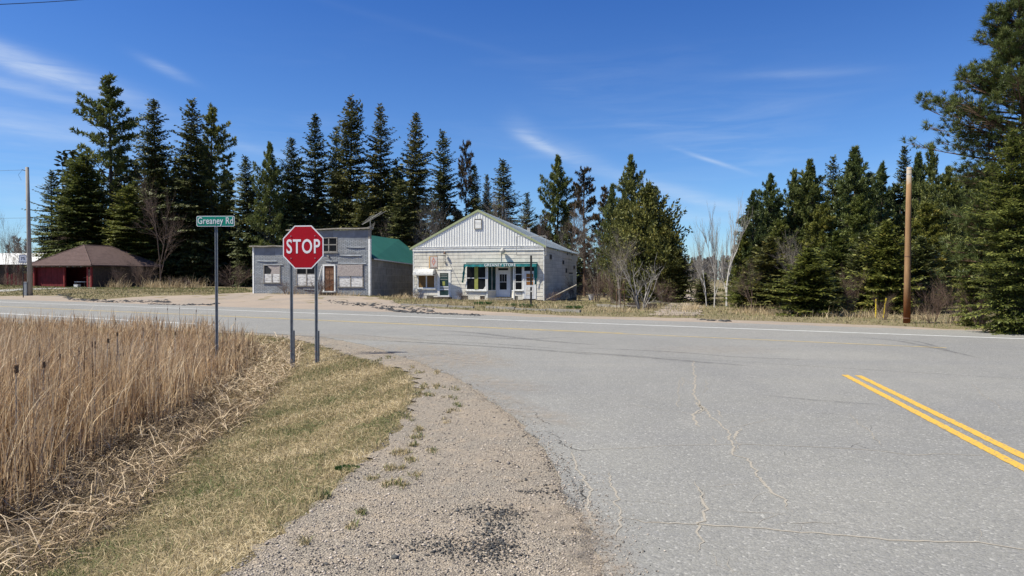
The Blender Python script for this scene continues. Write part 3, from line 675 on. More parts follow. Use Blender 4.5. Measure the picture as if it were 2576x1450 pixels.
# broken black edge of old paving on the apron beyond the highway
ch = []
def chunk_path(P, n, spread):
    for _ in range(n):
        j = int(nrg.integers(0, len(P) - 1)); t = nrg.random()
        x = P[j][0] + (P[j + 1][0] - P[j][0]) * t; y = P[j][1] + (P[j + 1][1] - P[j][1]) * t
        p = at(x + nrg.normal() * 6, y + nrg.normal() * spread, .02); ch.append((p.x, p.y, gz(p.x, p.y) + 0.02))
chunk_path([Z8(470, 180), Z8(560, 203), Z8(700, 208), Z8(880, 218), Z8(1200, 218), Z8(1300, 222)], 330, 1.2)
chunk_path([Z8(1150, 235), Z8(1400, 240), Z8(1640, 238)], 120, .8)
chunk_path([Z2(1200, 1220), Z2(1560, 1245), Z2(1900, 1255), Z2(2550, 1330)], 210, 2.2)
chunk_path([Z3(-300, 1290), Z3(0, 1338), Z3(250, 1365), Z3(600, 1380), Z3(1000, 1392)], 420, 1.0)
chunk_path([Z5(690, 130), Z5(820, 140)], 30, .8)
ch = np.array(ch); stones('broken_paving', ch, nrg.gamma(2.0, .034, len(ch)) + .02, MAT['tar_crumb'], nrg.random(len(ch)), .35, 'broken black edge of old paving on the sandy apron')

# ------------------------------------------------------------------ buildings
class Frame:
    """a building's own axes: x along the front, y into the building, z up"""
    def __init__(s, O, ang, z0):
        s.O = Vector((O[0], O[1], z0)); s.a = ang
        s.M = Matrix.Translation(s.O) @ Matrix.Rotation(ang, 4, 'Z'); s.I = s.M.inverted(); s.R = s.I.to_3x3()
    def pt(s, p, y=0.0):                       # on the plane local y = y
        o = s.I @ EYE; d = s.R @ ray(*p); t = (y - o.y) / d.y; q = o + d * t; return q.x, q.z
    def side(s, p, x):                         # on the plane local x = x
        o = s.I @ EYE; d = s.R @ ray(*p); t = (x - o.x) / d.x; q = o + d * t; return q.y, q.z
    def rect(s, Z, x0, y0, x1, y1, y=0.0):
        a = s.pt(Z(x0, y0), y); b = s.pt(Z(x1, y1), y); return a[0], b[0], b[1], a[1]
    def w(s, x, y, z=0.0): return s.M @ Vector((x, y, z))

def child_box(name, par, u0, u1, y0, y1, z0, z1, mat, label=None):
    return tag(MB().box(u0, u1, y0, y1, z0, z1).build(name, mat, par), label)

def window(par, r, fw, proj, fmat, gmat, cols=1, rows=1, bar=0.05, sill=0.0, y=0.0, name='window', label=None, splits=None):
    """frame as the part, each pane a sub-part set back inside it"""
    u0, u1, z0, z1 = r; mb = MB()
    mb.box(u0, u0 + fw, y - proj, y, z0, z1); mb.box(u1 - fw, u1, y - proj, y, z0, z1)
    mb.box(u0 + fw, u1 - fw, y - proj, y, z1 - fw, z1); mb.box(u0 + fw, u1 - fw, y - proj, y, z0, z0 + fw)
    if sill: mb.box(u0 - 0.06, u1 + 0.06, y - proj - 0.07, y - 0.001, z0 - sill, z0 - 0.001)
    f = tag(mb.build(name, fmat, par), label)
    iu0, iu1, iz0, iz1 = u0 + fw, u1 - fw, z0 + fw, z1 - fw
    for c in range(cols):
        a = iu0 + (iu1 - iu0) * c / cols + (bar / 2 if c else 0); b = iu0 + (iu1 - iu0) * (c + 1) / cols - (bar / 2 if c < cols - 1 else 0)
        if c: mbb = MB().box(a - bar, a, y - proj + 0.01, y - 0.002, iz0, iz1).build('mullion', fmat, f)
        for k in range(rows):
            e = iz0 + (iz1 - iz0) * k / rows + (bar / 2 if k else 0); g_ = iz0 + (iz1 - iz0) * (k + 1) / rows - (bar / 2 if k < rows - 1 else 0)
            if k: MB().box(a, b, y - proj + 0.015, y - 0.003, e - bar, e).build('glazing_bar', fmat, f)
            gm = gmat[(c * rows + k) % len(gmat)] if isinstance(gmat, (list, tuple)) else gmat
            MB().box(a + 0.001, b - 0.001, y - 0.022, y - 0.006, e + 0.001, g_ - 0.001).build('pane', gm, f)
    return f

def text(par, s, size, mat, name='lettering', loc=(0, 0, 0), sx=1.0, bold=0.0, depth=0.002, rot=(math.pi / 2, 0, 0), align='CENTER', space=1.0):
    c = bpy.data.curves.new(name, 'FONT'); c.body = s; c.size = size; c.align_x = align; c.align_y = 'CENTER'; c.extrude = depth; c.offset = bold; c.space_character = space
    c.resolution_u = 4
    t = bpy.data.objects.new('t', c); COL.objects.link(t); bpy.context.view_layer.update()
    me = bpy.data.meshes.new_from_object(t.evaluated_get(bpy.context.evaluated_depsgraph_get())); bpy.data.objects.remove(t); bpy.data.curves.remove(c)
    me.transform(Matrix.Diagonal((sx, 1, 1, 1))); me.materials.clear(); me.materials.append(mat); me.name = name
    o = bpy.data.objects.new(name, me); COL.objects.link(o); o.parent = par; o.location = loc; o.rotation_euler = rot
    return o

UNIT = {}
def unit_plank(mat, k=0):
    """a lapped board, one metre in every direction, lower edge proud"""
    key = (mat.name, k)
    if key not in UNIT:
        me = bpy.data.meshes.new('plank'); V = [(0, 0, 0), (1, 0, 0), (1, 0, 1), (0, 0, 1), (0, -1, 0), (1, -1, 0), (1, -.35, 1), (0, -.35, 1)]
        me.from_pydata(V, [], [(4, 5, 6, 7), (0, 1, 5, 4), (3, 7, 6, 2), (0, 4, 7, 3), (1, 2, 6, 5), (0, 3, 2, 1)]); me.materials.append(mat); UNIT[key] = me
    return UNIT[key]
def lap(par, name, mat, u, z, w, h, proud, y=0.0, axis='x', x=0.0, roll=0.0):
    o = bpy.data.objects.new(name, unit_plank(mat)); COL.objects.link(o); o.parent = par; o.scale = (w, proud, h)
    if axis == 'x': o.location = (u, y, z); o.rotation_euler = (0, roll, 0)
    else: o.location = (x, u, z); o.rotation_euler = (roll, 0, math.pi / 2)
    return o
def cut(u0, u1, z0, z1, holes):
    """pieces of a course between openings"""
    seg = [(u0, u1)]
    for (a, b, c, d) in holes:
        if z1 - 0.04 <= c or z0 + 0.04 >= d: continue
        new = []
        for (p, q_) in seg:
            if b <= p or a >= q_: new.append((p, q_)); continue
            if a - p > .03: new.append((p, a))
            if q_ - b > .03: new.append((b, q_))
        seg = new
    return seg

# --- the old store
SF = Frame((-8.37, 57.75), R(-14.5), -0.15)
store = empty('store_building', SF.O, SF.a, 'old white single-storey store with a ribbed metal gable and torn teal awning', 'building')
SW = SF.pt(Z3(1738, 700))[0]; EZ = SF.pt(Z3(900, 600))[1]; PKu, PKz = SF.pt(Z3(945, 128)); SL = 16.6
GZ0 = SF.pt(Z3(900, 565))[1]
h_awn = SF.rect(Z3, 800, 770, 1662, 1180)
RC0, RC1 = SF.pt(Z3(1046, 900))[0], SF.pt(Z3(1385, 900))[0]       # the recessed entrance
RD = 0.75; RZ = SF.pt(Z3(1200, 1180))[1]; HZ = SF.pt(Z3(1200, 805))[1]
mb = MB()
mb.box(0, RC0, 0, .18, -.3, EZ); mb.box(RC1, SW, 0, .18, -.3, EZ); mb.box(RC0, RC1, 0, .18, HZ, EZ)
mb.box(0, .18, .18, SL, -.9, EZ); mb.box(SW - .18, SW, .18, SL, -.3, EZ - .02); mb.box(.18, SW - .18, SL - .18, SL, -.9, EZ)
mb.box(RC0 - .3, RC1 + .3, RD + .3, RD + .4, -.3, EZ - .05)
mb.build('wall', MAT['siding_gap'], store)
MB().prism([(0, EZ), (SW, EZ), (PKu, PKz - .10)], 0.0, 0.16).build('gable_wall', MAT['siding_gap'], store)
# ribbed sheets of the gable, trimmed to the slope
slL = (PKz - GZ0) / PKu; slR = (PKz - GZ0) / (SW - PKu)
top = lambda u: GZ0 + min(u * slL, (SW - u) * slR) - 0.06
np_w = 0.90; u = 0.02; k = 0
vent = SF.rect(Z3, 900, 232, 990, 352)
while u < SW - .05:
    u2 = min(u + np_w - .004, SW - .02); us = [u] + ([PKu] if u < PKu < u2 else []) + [u2]
    poly = [(u, GZ0 + .03)] + [(u2, GZ0 + .03)] + [(x, max(top(x), GZ0 + .04)) for x in us[::-1]]
    mb = MB().prism(poly, -.012, -.002)
    r_ = u + 0.02
    while r_ < u2 - .03:
        t_ = min(top(r_), top(r_ + .035)) - .01
        if t_ > GZ0 + .06: mb.add([(r_ - .012, -.012, GZ0 + .03), (r_, -.042, GZ0 + .03), (r_ + .028, -.042, GZ0 + .03), (r_ + .04, -.012, GZ0 + .03), (r_ - .012, -.012, t_), (r_, -.042, t_), (r_ + .028, -.042, t_), (r_ + .04, -.012, t_)],
                                   [(0, 1, 5, 4), (1, 2, 6, 5), (2, 3, 7, 6), (4, 5, 6, 7)])
        r_ += .2225
    mb.build('metal_panel', MAT['white_metal'], store); u += np_w
# louvred vent in the gable
v = MB(); a, b, c, d = vent
for (p, q_, e, g_) in ((a, a + .05, c, d), (b - .05, b, c, d), (a + .05, b - .05, c, c + .05), (a + .05, b - .05, d - .05, d)): v.box(p, q_, -.10, -.043, e, g_)
vo = v.build('louvre_vent', MAT['weathered_wood'], store)
MB().box(a + .05, b - .05, -.05, -.044, c + .05, d - .05).build('backing', MAT['siding_gap'], vo)
for i in range(7):
    z_ = c + .07 + i * (d - c - .12) / 7
    MB().add([(a + .05, -.095, z_), (b - .05, -.095, z_), (b - .05, -.055, z_ + .075), (a + .05, -.055, z_ + .075), (a + .05, -.088, z_ - .008), (b - .05, -.088, z_ - .008)], [(0, 1, 2, 3), (0, 4, 5, 1)]).build('slat', MAT['white_metal'], vo)
# trim under the gable: two boards with a drip edge
MB().box(-.03, SW + .03, -.05, -.002, GZ0 - .10, GZ0 + .028).box(-.03, SW + .03, -.075, -.052, GZ0 + .0, GZ0 + .03).build('eave_board', MAT['white_trim'], store)
MB().box(-.03, SW + .03, -.065, -.002, EZ - .12, GZ0 - .12).box(-.03, SW + .03, -.09, -.067, GZ0 - .15, GZ0 - .122).build('eave_board', MAT['white_trim'], store)
# roof: two slopes, ridge a little lower at the back; green painted rake boards in front
PB = PKz - 0.50; oh = 0.28
eL = (-oh, EZ - oh * slL + (GZ0 - EZ)); eR = (SW + oh * .6, EZ - oh * .6 * slR + (GZ0 - EZ))
rf = MB()
th = .06; y0, y1 = -.045, SL + .2
for (e, s_) in ((eL, 1), (eR, -1)):
    q8 = [(e[0], y0, e[1]), (PKu, y0, PKz), (PKu, y1, PB), (e[0], y1, e[1] - .05)]
    V = [Vector(p) + Vector((0, 0, th)) for p in q8] + [Vector(p) for p in q8]
    rf.add(V, [(0, 1, 2, 3) if s_ < 0 else (3, 2, 1, 0), (4, 7, 6, 5) if s_ < 0 else (5, 6, 7, 4), (0, 4, 5, 1), (2, 6, 7, 3), (3, 7, 4, 0)])
roof = rf.build('roof', MAT['grey_roof'], store)
rb = MB()
for (e, s_) in ((eR, -1),):
    N = 17
    for i in range(N):                      # standing ribs down the visible slope
        y_ = y0 + .3 + (y1 - y0 - .4) * i / (N - 1); t = (y_ - y0) / (y1 - y0); pk = PKz + (PB - PKz) * t; ez = e[1] - .05 * t
        rb.tube([(PKu - .05 * s_, y_, pk + th + .01), (e[0], y_, ez + th + .01)], .018, 4)
rb.build('roof_ribs', MAT['grey_roof'], roof)
for (e, s_) in ((eL, 1), (eR, -1)):
    w_ = .17
    MB().prism([(e[0] - .02 * s_, e[1] - w_ + .07), (e[0] - .02 * s_, e[1] + .085), (PKu, PKz + .085), (PKu, PKz - w_ + .07)][::s_], y0 - .035, y0 - .002).build('rake_board', MAT['green_trim'], store)
    MB().prism([(e[0], e[1] - .02), (e[0], e[1] - .002), (PKu, PKz - .002), (PKu, PKz - .02)], y0 - .002, -.0445).build('soffit', MAT['white_trim'], store)
MB().box(PKu + 1.0, PKu + 1.3, 13.4, 13.7, PB - .7, PB + .0).build('vent_pipe', MAT['light_steel'], roof)
# openings (as measured), then the siding courses round them
w1 = SF.rect(Z3, 214, 905, 428, 1072); d1 = SF.rect(Z3, 455, 845, 615, 1172)
dw = SF.rect(Z3, 800, 800, 1044, 1092); rw = SF.rect(Z3, 1388, 800, 1482, 1092); d2 = SF.rect(Z3, 1484, 795, 1645, 1197)
holes = [w1, d1, dw, rw, d2, (RC0, RC1, -.5, HZ + .02), (h_awn[0], h_awn[1], h_awn[3] - .10, h_awn[3] + .03)]
count = [0]; stuffb = MB()
z_ = 0.05; row = 0; RH = (EZ - .14 - z_) / 13.0
while row < 13:
    u = -(row % 2) * .3 + .0
    for (p, q_) in cut(0.02, SW - .07, z_, z_ + RH, holes):
        x = p
        while x < q_ - .02:
            nx = min(q_, (math.floor((x + (row % 2) * .305) / .61 + 1e-6) + 1) * .61 - (row % 2) * .305)
            if nx - x > .03:
                if not (row == 0 and rng.random() < .12):
                    lap(store, 'shingle', MAT['old_siding'], x, z_, nx - x - .006, RH - .012 + rng.uniform(-.003, .004), .020 + rng.uniform(0, .006), 0, roll=rng.uniform(-.004, .004)); count[0] += 1
            x = nx + 1e-4
    z_ += RH; row += 1
# the shaded side wall: courses run back from the corner; those nearest the camera are single pieces
sw_holes = []
def srect(x0, y0, x1, y1):
    a = SF.side(Z3(x0, y0), SW); b = SF.side(Z3(x1, y1), SW); return a[0], b[0], min(a[1], b[1]), max(a[1], b[1])
win_s = srect(2040, 900, 2086, 1058); sw_holes.append(win_s)
z_ = -.15; RH2 = (EZ + .1 - z_) / 14
for row in range(14):
    for (p, q_) in cut(.05, SL - .05, z_, z_ + RH2, sw_holes):
        x = p
        while x < q_ - .02:
            nx = min(q_, (math.floor((x + (row % 2) * .61) / 1.22 + 1e-6) + 1) * 1.22 - (row % 2) * .61)
            if nx - x > .03:
                if count[0] < 298 and x < 9: lap(store, 'shingle', MAT['old_siding'], x, z_, nx - x - .006, RH2 - .012, .022, axis='y', x=SW + .0); count[0] += 1
                else:
                    stuffb.add([(SW, x, z_), (SW, nx - .006, z_), (SW, nx - .006, z_ + RH2 - .012), (SW, x, z_ + RH2 - .012), (SW + .022, x, z_), (SW + .022, nx - .006, z_), (SW + .008, nx - .006, z_ + RH2 - .012), (SW + .008, x, z_ + RH2 - .012)],
                               [(4, 5, 6, 7), (0, 1, 5, 4), (3, 7, 6, 2), (0, 4, 7, 3), (1, 2, 6, 5)])
            x = nx + 1e-4
    z_ += RH2
tag(stuffb.build('shingle_courses', MAT['old_siding'], store), kind='stuff')
MB().box(SW - .06, SW + .035, -.035, .06, -.2, EZ - .13).build('corner_board', MAT['white_trim'], store)
MB().box(-.02, .05, -.035, .06, -.2, EZ - .13).build('corner_board', MAT['white_trim'], store)
# upper boards patched on the side, four small vents and a barred window
for r_ in ((1745, 575, 1870, 640), (1870, 620, 1965, 685), (1965, 650, 2070, 720), (2070, 670, 2140, 745)):
    a, b, c, d = srect(*r_); child_box('patch_board', store, SW + .024, SW + .045, a, b - .02, c, d, MAT['old_siding'])
for (cx, cy, hw_, hh) in ((1815, 690, 10, 32), (1968, 755, 8, 27), (2005, 855, 7, 30), (2101, 815, 7, 22), (2017, 655, 4, 15), (2075, 665, 4, 13)):
    a, b, c, d = srect(cx - hw_, cy - hh, cx + hw_, cy + hh); vv = child_box('wall_vent', store, SW + .024, SW + .07, a, b, c, d, MAT['weathered_wood'])
    child_box('vent_hole', vv, SW + .071, SW + .075, a + .05, b - .05, c + .05, d - .05, MAT['dark_hole'])
a, b, c, d = win_s
wf = MB().box(SW, SW + .05, a, a + .08, c, d).box(SW, SW + .05, b - .08, b, c, d).box(SW, SW + .05, a + .08, b - .08, d - .08, d).box(SW, SW + .06, a - .04, b + .04, c - .07, c).build('window', MAT['white_trim'], store)
MB().box(SW + .005, SW + .012, a + .08, b - .08, c, d - .08).build('pane', MAT['window_glass'], wf)
for i in range(3): MB().box(SW + .02, SW + .04, a + .2 + i * (b - a - .3) / 3, a + .26 + i * (b - a - .3) / 3, c, d - .08).build('bar', MAT['white_trim'], wf)
# stone footing at the back of the side
mb = MB(); rr = random.Random(4)
for i in range(46):
    y_ = rr.uniform(3, SL); z_ = rr.uniform(-1.1, -.2) ; s_ = rr.uniform(.12, .24); mb.box(SW - .1, SW + .02 + rr.uniform(0, .06), y_ - s_, y_ + s_, z_ - s_ * .6, z_ + s_ * .6)
mb.box(SW - .15, SW - .01, .2, SL, -1.2, -.15)
tag(mb.build('footing_stones', MAT['stone_dark'], store), kind='stuff')
# small window with two amber blinds
window(store, w1, .085, .05, MAT['white_trim'], MAT['amber_curtain'], cols=2, bar=.11, sill=.07, label='small two-light window with amber blinds')
# ribbed metal canopy over it
ca = SF.rect(Z3, 182, 833, 424, 912); cu0, cu1, cz0, cz1 = ca; PR = .50
mbA = MB(); N = 44; arc = [(0, 0), (.18, -.03), (.45, -.16), (.75, -.42), (.92, -.72), (1.0, -1.0)]
H_ = cz1 - cz0 - .10; V = []
for i in range(N + 1):
    u = cu0 + (cu1 - cu0) * i / N; bmp = .026 * (i % 2)
    for (p, z_) in arc: V.append((u, -p * PR - bmp, cz1 + z_ * H_ + bmp))
m_ = len(arc); FA = [(i * m_ + j, i * m_ + j + 1, (i + 1) * m_ + j + 1, (i + 1) * m_ + j) for i in range(N) for j in range(m_ - 1)]
mbA.add(V, FA); can = mbA.build('canopy', MAT['white_trim'], store)
side_ = [(-p * PR, cz1 + z_ * H_) for p, z_ in arc] + [(0, cz1 - H_)]
for u in (cu0, cu1):
    MB().add([(u, y_, z_) for y_, z_ in side_], [tuple(range(len(side_)))]).add([(u + .01, y_, z_) for y_, z_ in side_], [tuple(range(len(side_)))[::-1]]).build('canopy_end', MAT['white_metal'], can)
mb = MB()
for i in range(24):
    u = cu0 + (cu1 - cu0) * (i + .1) / 24; mb.box(u, u + (cu1 - cu0) / 24 * .8, -PR - .02, -PR - .008, cz0, cz0 + .12 - .02 * (i % 2))
mb.box(cu0, cu1, -PR - .007, -PR + .01, cz0 + .10, cz0 + .125); mb.build('valance', MAT['white_metal'], can)
# first door: white frame, dark glass in a storm door, pale rails
u0, u1, z0, z1 = d1
df = MB().box(u0, u0 + .2, -.05, 0, z0, z1).box(u1 - .2, u1, -.05, 0, z0, z1).box(u0 + .2, u1 - .2, -.05, 0, z1 - .28, z1).box(u0 - .05, u1 + .05, -.08, -.001, z1 + .001, z1 + .05).box(u0 + .2, u1 - .2, -.05, 0, z0, z0 + .12).build('door_frame', MAT['white_trim'], store)
di = SF.rect(Z3, 485, 885, 584, 1152)
MB().box(u0 + .2, u1 - .2, -.03, -.004, z0 + .12, z1 - .28).build('storm_door', MAT['teal_glass'], df)
for (a_, b_) in ((1045, 1060), (1072, 1090)):
    r_ = SF.rect(Z3, 485, a_, 583, b_); MB().box(u0 + .2, u1 - .2, -.045, -.031, r_[2], r_[3]).build('door_rail', MAT['door_white'], df)
for (a_) in (905, 925, 960):
    r_ = SF.rect(Z3, 485, a_, 583, a_ + 4); MB().box(u0 + .22, u1 - .3, -.04, -.031, r_[2], r_[3]).build('door_rail', MAT['light_steel'], df)
r_ = SF.rect(Z3, 515, 985, 545, 1035); MB().box(r_[0], r_[1], -.036, -.031, r_[2], r_[3]).build('door_notice', MAT['olive_board'], df)
MB().box(u0 + .2, u0 + .24, -.065, -.031, 1.1, 1.2).build('handle', MAT['light_steel'], df)
child_box('door_step', store, u0 - .3, u1 + .1, -.9, -.03, -.25, z0 - .02, MAT['dark_timber'])
# big display window with an olive board nailed over the mullion
u0, u1, z0, z1 = dw
f = window(store, dw, .07, .05, MAT['white_trim'], MAT['window_glass'], cols=2, rows=2, bar=.06, sill=.10, label='big display window with an olive board up the middle')
ob = SF.rect(Z3, 902, 800, 946, 1082); MB().box(ob[0], ob[1], -.075, -.051, ob[2], ob[3]).build('nailed_board', MAT['olive_board'], f)
MB().prism([(ob[1] + .42, z0 + .07), (u1 - .07, z0 + .07), (u1 - .07, z0 + .34)], -.04, -.025).build('torn_board', MAT['peeling_white'], f)
window(store, rw, .06, .05, MAT['white_trim'], MAT['window_glass'], cols=1, rows=3, bar=.045, sill=.08, label='narrow three-light window beside the entrance')
# recessed entrance: jamb glass at an angle, panelled stall risers, white door
SZ = SF.pt(Z3(1100, 1092))[1]; DX0, DX1 = SF.pt(Z3(1160, 900), RD)[0], SF.pt(Z3(1335, 900), RD)[0]
for (xa, xb, nm) in ((RC0 + .10, DX0, 'l'), (RC1 - .10, DX1, 'r')):
    d = 1 if xb > xa else -1
    for (lo_, hi_, mt, n_) in ((-.2, SZ - .08, 'old_siding', 'stall_riser'), (SZ - .08, SZ, 'white_trim', 'ledge'), (SZ, HZ, 'teal_glass', 'side_light')):
        ex = .04 if n_ == 'ledge' else 0
        MB().add([(xa, -ex, lo_), (xb, RD - ex, lo_), (xb, RD - ex, hi_), (xa, -ex, hi_), (xa, .05, lo_), (xb, RD + .05, lo_), (xb, RD + .05, hi_), (xa, .05, hi_)], [(0, 1, 2, 3), (3, 2, 6, 7), (4, 5, 1, 0), (7, 6, 5, 4)]).build(n_, MAT[mt], store)
    for t in (0.0, .5, 1.0):
        x = xa + (xb - xa) * t; y_ = RD * t; MB().box(x - .03, x + .03, y_ - .03, y_ + .03, SZ, HZ).build('jamb', MAT['white_trim' if t != .5 else 'light_steel'], store)
    MB().box(xa - .09 if d > 0 else xa, xa if d > 0 else xa + .09, -.05, .1, -.1, HZ).build('pillar', MAT['white_trim'], store)
child_box('ceiling_board', store, RC0, RC1, .0, RD + .3, HZ - .02, HZ - .002, MAT['white_trim'])
dz0 = SF.pt(Z3(1240, 1172), RD)[1]; dz1 = SF.pt(Z3(1240, 870), RD)[1]; tz = SF.pt(Z3(1240, 852), RD)[1]; 
fx0, fx1 = DX0 + .03, DX1 - .03; dx0, dx1 = fx0 + .16, fx1 - .16
ef = MB().box(fx0, dx0, RD - .04, RD + .06, dz0, HZ).box(dx1, fx1, RD - .04, RD + .06, dz0, HZ).box(dx0, dx1, RD - .04, RD + .06, dz1, tz).box(dx0, dx1, RD - .04, RD + .06, HZ - .12, HZ - .03).build('door_frame', MAT['door_white'], store)
MB().box(dx0, dx1, RD, RD + .02, tz, HZ - .12).build('transom_pane', MAT['window_glass'], ef)
pa = SF.rect(Z3, 1205, 900, 1290, 990, RD); pb = SF.rect(Z3, 1205, 996, 1290, 1085, RD)
dr = MB().box(dx0 + .005, pa[0], RD - .02, RD + .03, dz0, dz1 - .005).box(pa[1], dx1 - .005, RD - .02, RD + .03, dz0, dz1 - .005).box(pa[0], pa[1], RD - .02, RD + .03, pa[3], dz1 - .005).box(pa[0], pa[1], RD - .02, RD + .03, pb[3], pa[2]).box(pa[0], pa[1], RD - .02, RD + .03, dz0, pb[2]).build('entrance_door', MAT['door_white'], store)
MB().box(pa[0], pa[1], RD, RD + .01, pa[2], pa[3]).build('pane', MAT['window_glass'], dr); MB().box(pb[0], pb[1], RD, RD + .01, pb[2], pb[3]).build('pane', MAT['faded_mauve'] if False else MAT['window_glass'], dr)
for i in (1, 2): x = pa[0] + (pa[1] - pa[0]) * i / 3; MB().box(x - .01, x + .01, RD - .01, RD - .001, pa[2], pa[3]).build('glazing_bar', MAT['door_white'], dr)
MB().tube([(dx0 + .08, RD - .06, dz0 + 1.0), (dx0 + .08, RD - .06, dz0 + 1.12)], .012).build('handle', MAT['light_steel'], dr)
# second door, peeling, with orange blind behind three lights
u0, u1, z0, z1 = d2
f2 = MB().box(u0, u0 + .13, -.05, 0, z0, z1).box(u1 - .13, u1, -.05, 0, z0, z1).box(u0 + .13, u1 - .13, -.05, 0, z1 - .08, z1).build('door_frame', MAT['white_trim'], store)
tr_ = SF.rect(Z3, 1505, 815, 1615, 860); og = SF.rect(Z3, 1527, 893, 1612, 1030); lp = SF.rect(Z3, 1520, 1056, 1618, 1150)
MB().box(u0 + .13, u1 - .13, -.03, -.005, tr_[2], z1 - .08).build('transom_pane', MAT['window_glass'], f2)
dd = MB().box(u0 + .13, og[0], -.045, -.004, z0, tr_[2]).box(og[1], u1 - .13, -.045, -.004, z0, tr_[2]).box(og[0], og[1], -.045, -.004, og[3], tr_[2]).box(og[0], og[1], -.045, -.004, z0, og[2]).build('shop_door', MAT['door_white'], store, )
tag(dd, 'peeling white door with orange blind behind the glass')
for i in range(3):
    a_ = og[2] + (og[3] - og[2]) * i / 3; b_ = og[2] + (og[3] - og[2]) * (i + 1) / 3
    MB().box(og[0], og[1], -.025, -.005, a_ + .02, b_ - .02).build('pane', MAT['orange_curtain'], dd)
    if i: MB().box(og[0], og[1], -.04, -.006, a_ - .019, a_ + .019).build('glazing_bar', MAT['door_white'], dd)
MB().box(lp[0], lp[1], -.055, -.046, lp[2], lp[3]).build('lower_panel', MAT['peeling_white'], dd)
# torn teal awning with scalloped valance and lettering
u0, u1, _, z1 = h_awn; vz = SF.pt(Z3(1200, 803), -.42)[1]; AP = .42
aw = MB(); n = 30
aw.add([(u0, -.01, z1), (u1, -.01, z1), (u1, -AP, z1 - .05), (u0, -AP, z1 - .05), (u0, -.01, z1 - .02), (u1, -.01, z1 - .02), (u1, -AP + .01, z1 - .07), (u0, -AP + .01, z1 - .07)], [(0, 1, 2, 3), (4, 7, 6, 5)])
awn = tag(aw.build('awning', MAT['teal_canvas'], store), 'teal canvas awning torn at both ends'); V = []; Fs = []
for i in range(n * 4 + 1):
    u = u0 + (u1 - u0) * i / (n * 4); zz = vz - .055 * abs(math.sin(math.pi * i / 4)) + .012 * math.sin(i * .37); yy = -AP - .01 - .02 * math.sin(i * .5)
    V += [(u, -AP - .003, z1 - .05), (u, yy, zz)]
for i in range(n * 4): Fs.append((2 * i, 2 * i + 2, 2 * i + 3, 2 * i + 1))
MB().add(V, Fs).build('valance', MAT['teal_canvas'], awn)
MB().tube([(u0, -AP, z1 - .045), (u1, -AP, z1 - .045)], .022, 6).build('front_bar', MAT['light_steel'], awn)
def flap(u, du, zl, seed, wid):
    r = random.Random(seed); V = []; Fs = []; n = 9
    for i in range(n):
        t = i / (n - 1); zz = z1 - .05 - (z1 - zl) * t; w = wid * (1 - .35 * t) * r.uniform(.7, 1.2); y_ = -AP * (1 - .55 * t)
        V += [(u + du * t - w / 2 + r.uniform(-.02, .02), y_, zz), (u + du * t + w / 2, y_ + .10, zz - r.uniform(0, .06))]
        if i: k = 2 * i; Fs.append((k - 2, k - 1, k + 1, k))
    MB().add(V, Fs).build('torn_flap', MAT['teal_canvas'], awn)
zl1 = SF.pt(Z3(760, 990))[1]; flap(u0 + .0, SF.pt(Z3(762, 950))[0] - u0, zl1, 3, .20); zl2 = SF.pt(Z3(1635, 1015))[1]; flap(u1 - .16, .02, zl2, 5, .20); flap(u1 - .02, -.03, zl2 + .5, 6, .16)
tu0, tu1 = SF.pt(Z3(1020, 790), -AP)[0], SF.pt(Z3(1398, 790), -AP)[0]; tzc = SF.pt(Z3(1200, 789), -AP)[1]
tx = text(awn, 'GREANEY STORE', .31, MAT['sign_white'], loc=((tu0 + tu1) / 2, -AP - .05, tzc), bold=.003, space=1.12)
tx.scale.x = (tu1 - tu0) / max(tx.dimensions.x, .1)
# entrance deck of worn planks on joists
du0, du1 = SF.pt(Z3(845, 1200), -.8)[0], SF.pt(Z3(1378, 1200), -.8)[0]; dz = RZ - .03
for i in range(9):
    y_ = -1.15 + i * .2; a_ = du0 + (0.0 if i < 3 else RC0 - du0 + .12) ; b_ = du1 + (0 if i < 3 else RC1 - du1 - .12)
    child_box('deck_plank', store, a_ + rng.uniform(-.08, .05), b_ + rng.uniform(-.05, .08), y_, y_ + .185, dz - .16 if i < 3 else dz - .05, dz - .12 if i < 3 else dz - .01, MAT['weathered_top'])
child_box('deck_joist', store, du0 + .1, du1 - .1, -1.1, -1.04, dz - .45, dz - .165, MAT['dark_timber'])
child_box('sill_board', store, SF.pt(Z3(1480, 1200))[0], SW, -.5, -.04, -.12, -.04, MAT['weathered_top'])

# things fixed on or hanging from the store
hb = SF.rect(Z3, 352, 680, 456, 828, -.95)
bx0, bz0 = hb[0], hb[2]
ys = -.95
sg = empty('hanging_sign', SF.w((hb[0] + hb[1]) / 2, ys, hb[2]), SF.a + R(-8), 'weathered cream hanging sign with a faded red diamond over the shop canopy', 'sign')
w_, h_ = (hb[1] - hb[0]) / 2, hb[3] - hb[2]
MB().box(-w_ + .10, w_, -.06, .06, 0, h_ - .04).build('panel', MAT['sign_cream'], sg)
MB().box(-w_ - .01, -w_ + .099, -.08, .08, .03, h_ - .02).build('side_board', MAT['sign_amber'], sg)
MB().box(-w_ + .10, w_, -.07, .07, h_ - .039, h_).build('top_board', MAT['sign_amber'], sg)
def diamond(cx, cz, rx, rz, y, t=None, flat=0):
    o_ = [(cx, cz + rz), (cx + rx, cz), (cx, cz - rz), (cx - rx, cz)]
    if t is None: return MB().add([(x, y, z) for x, z in o_], [(0, 3, 2, 1)])
    i_ = [(cx, cz + rz * t), (cx + rx * t, cz), (cx, cz - rz * t), (cx - rx * t, cz)]
    return MB().add([(x, y, z) for x, z in o_ + i_], [(k, k + 4, (k + 1) % 4 + 4, (k + 1) % 4) for k in range(4)])
dxx = .05
diamond(dxx, h_ * .55, w_ * .52, h_ * .36, -.063, .55).build('diamond_emblem', MAT['faded_red'], sg)
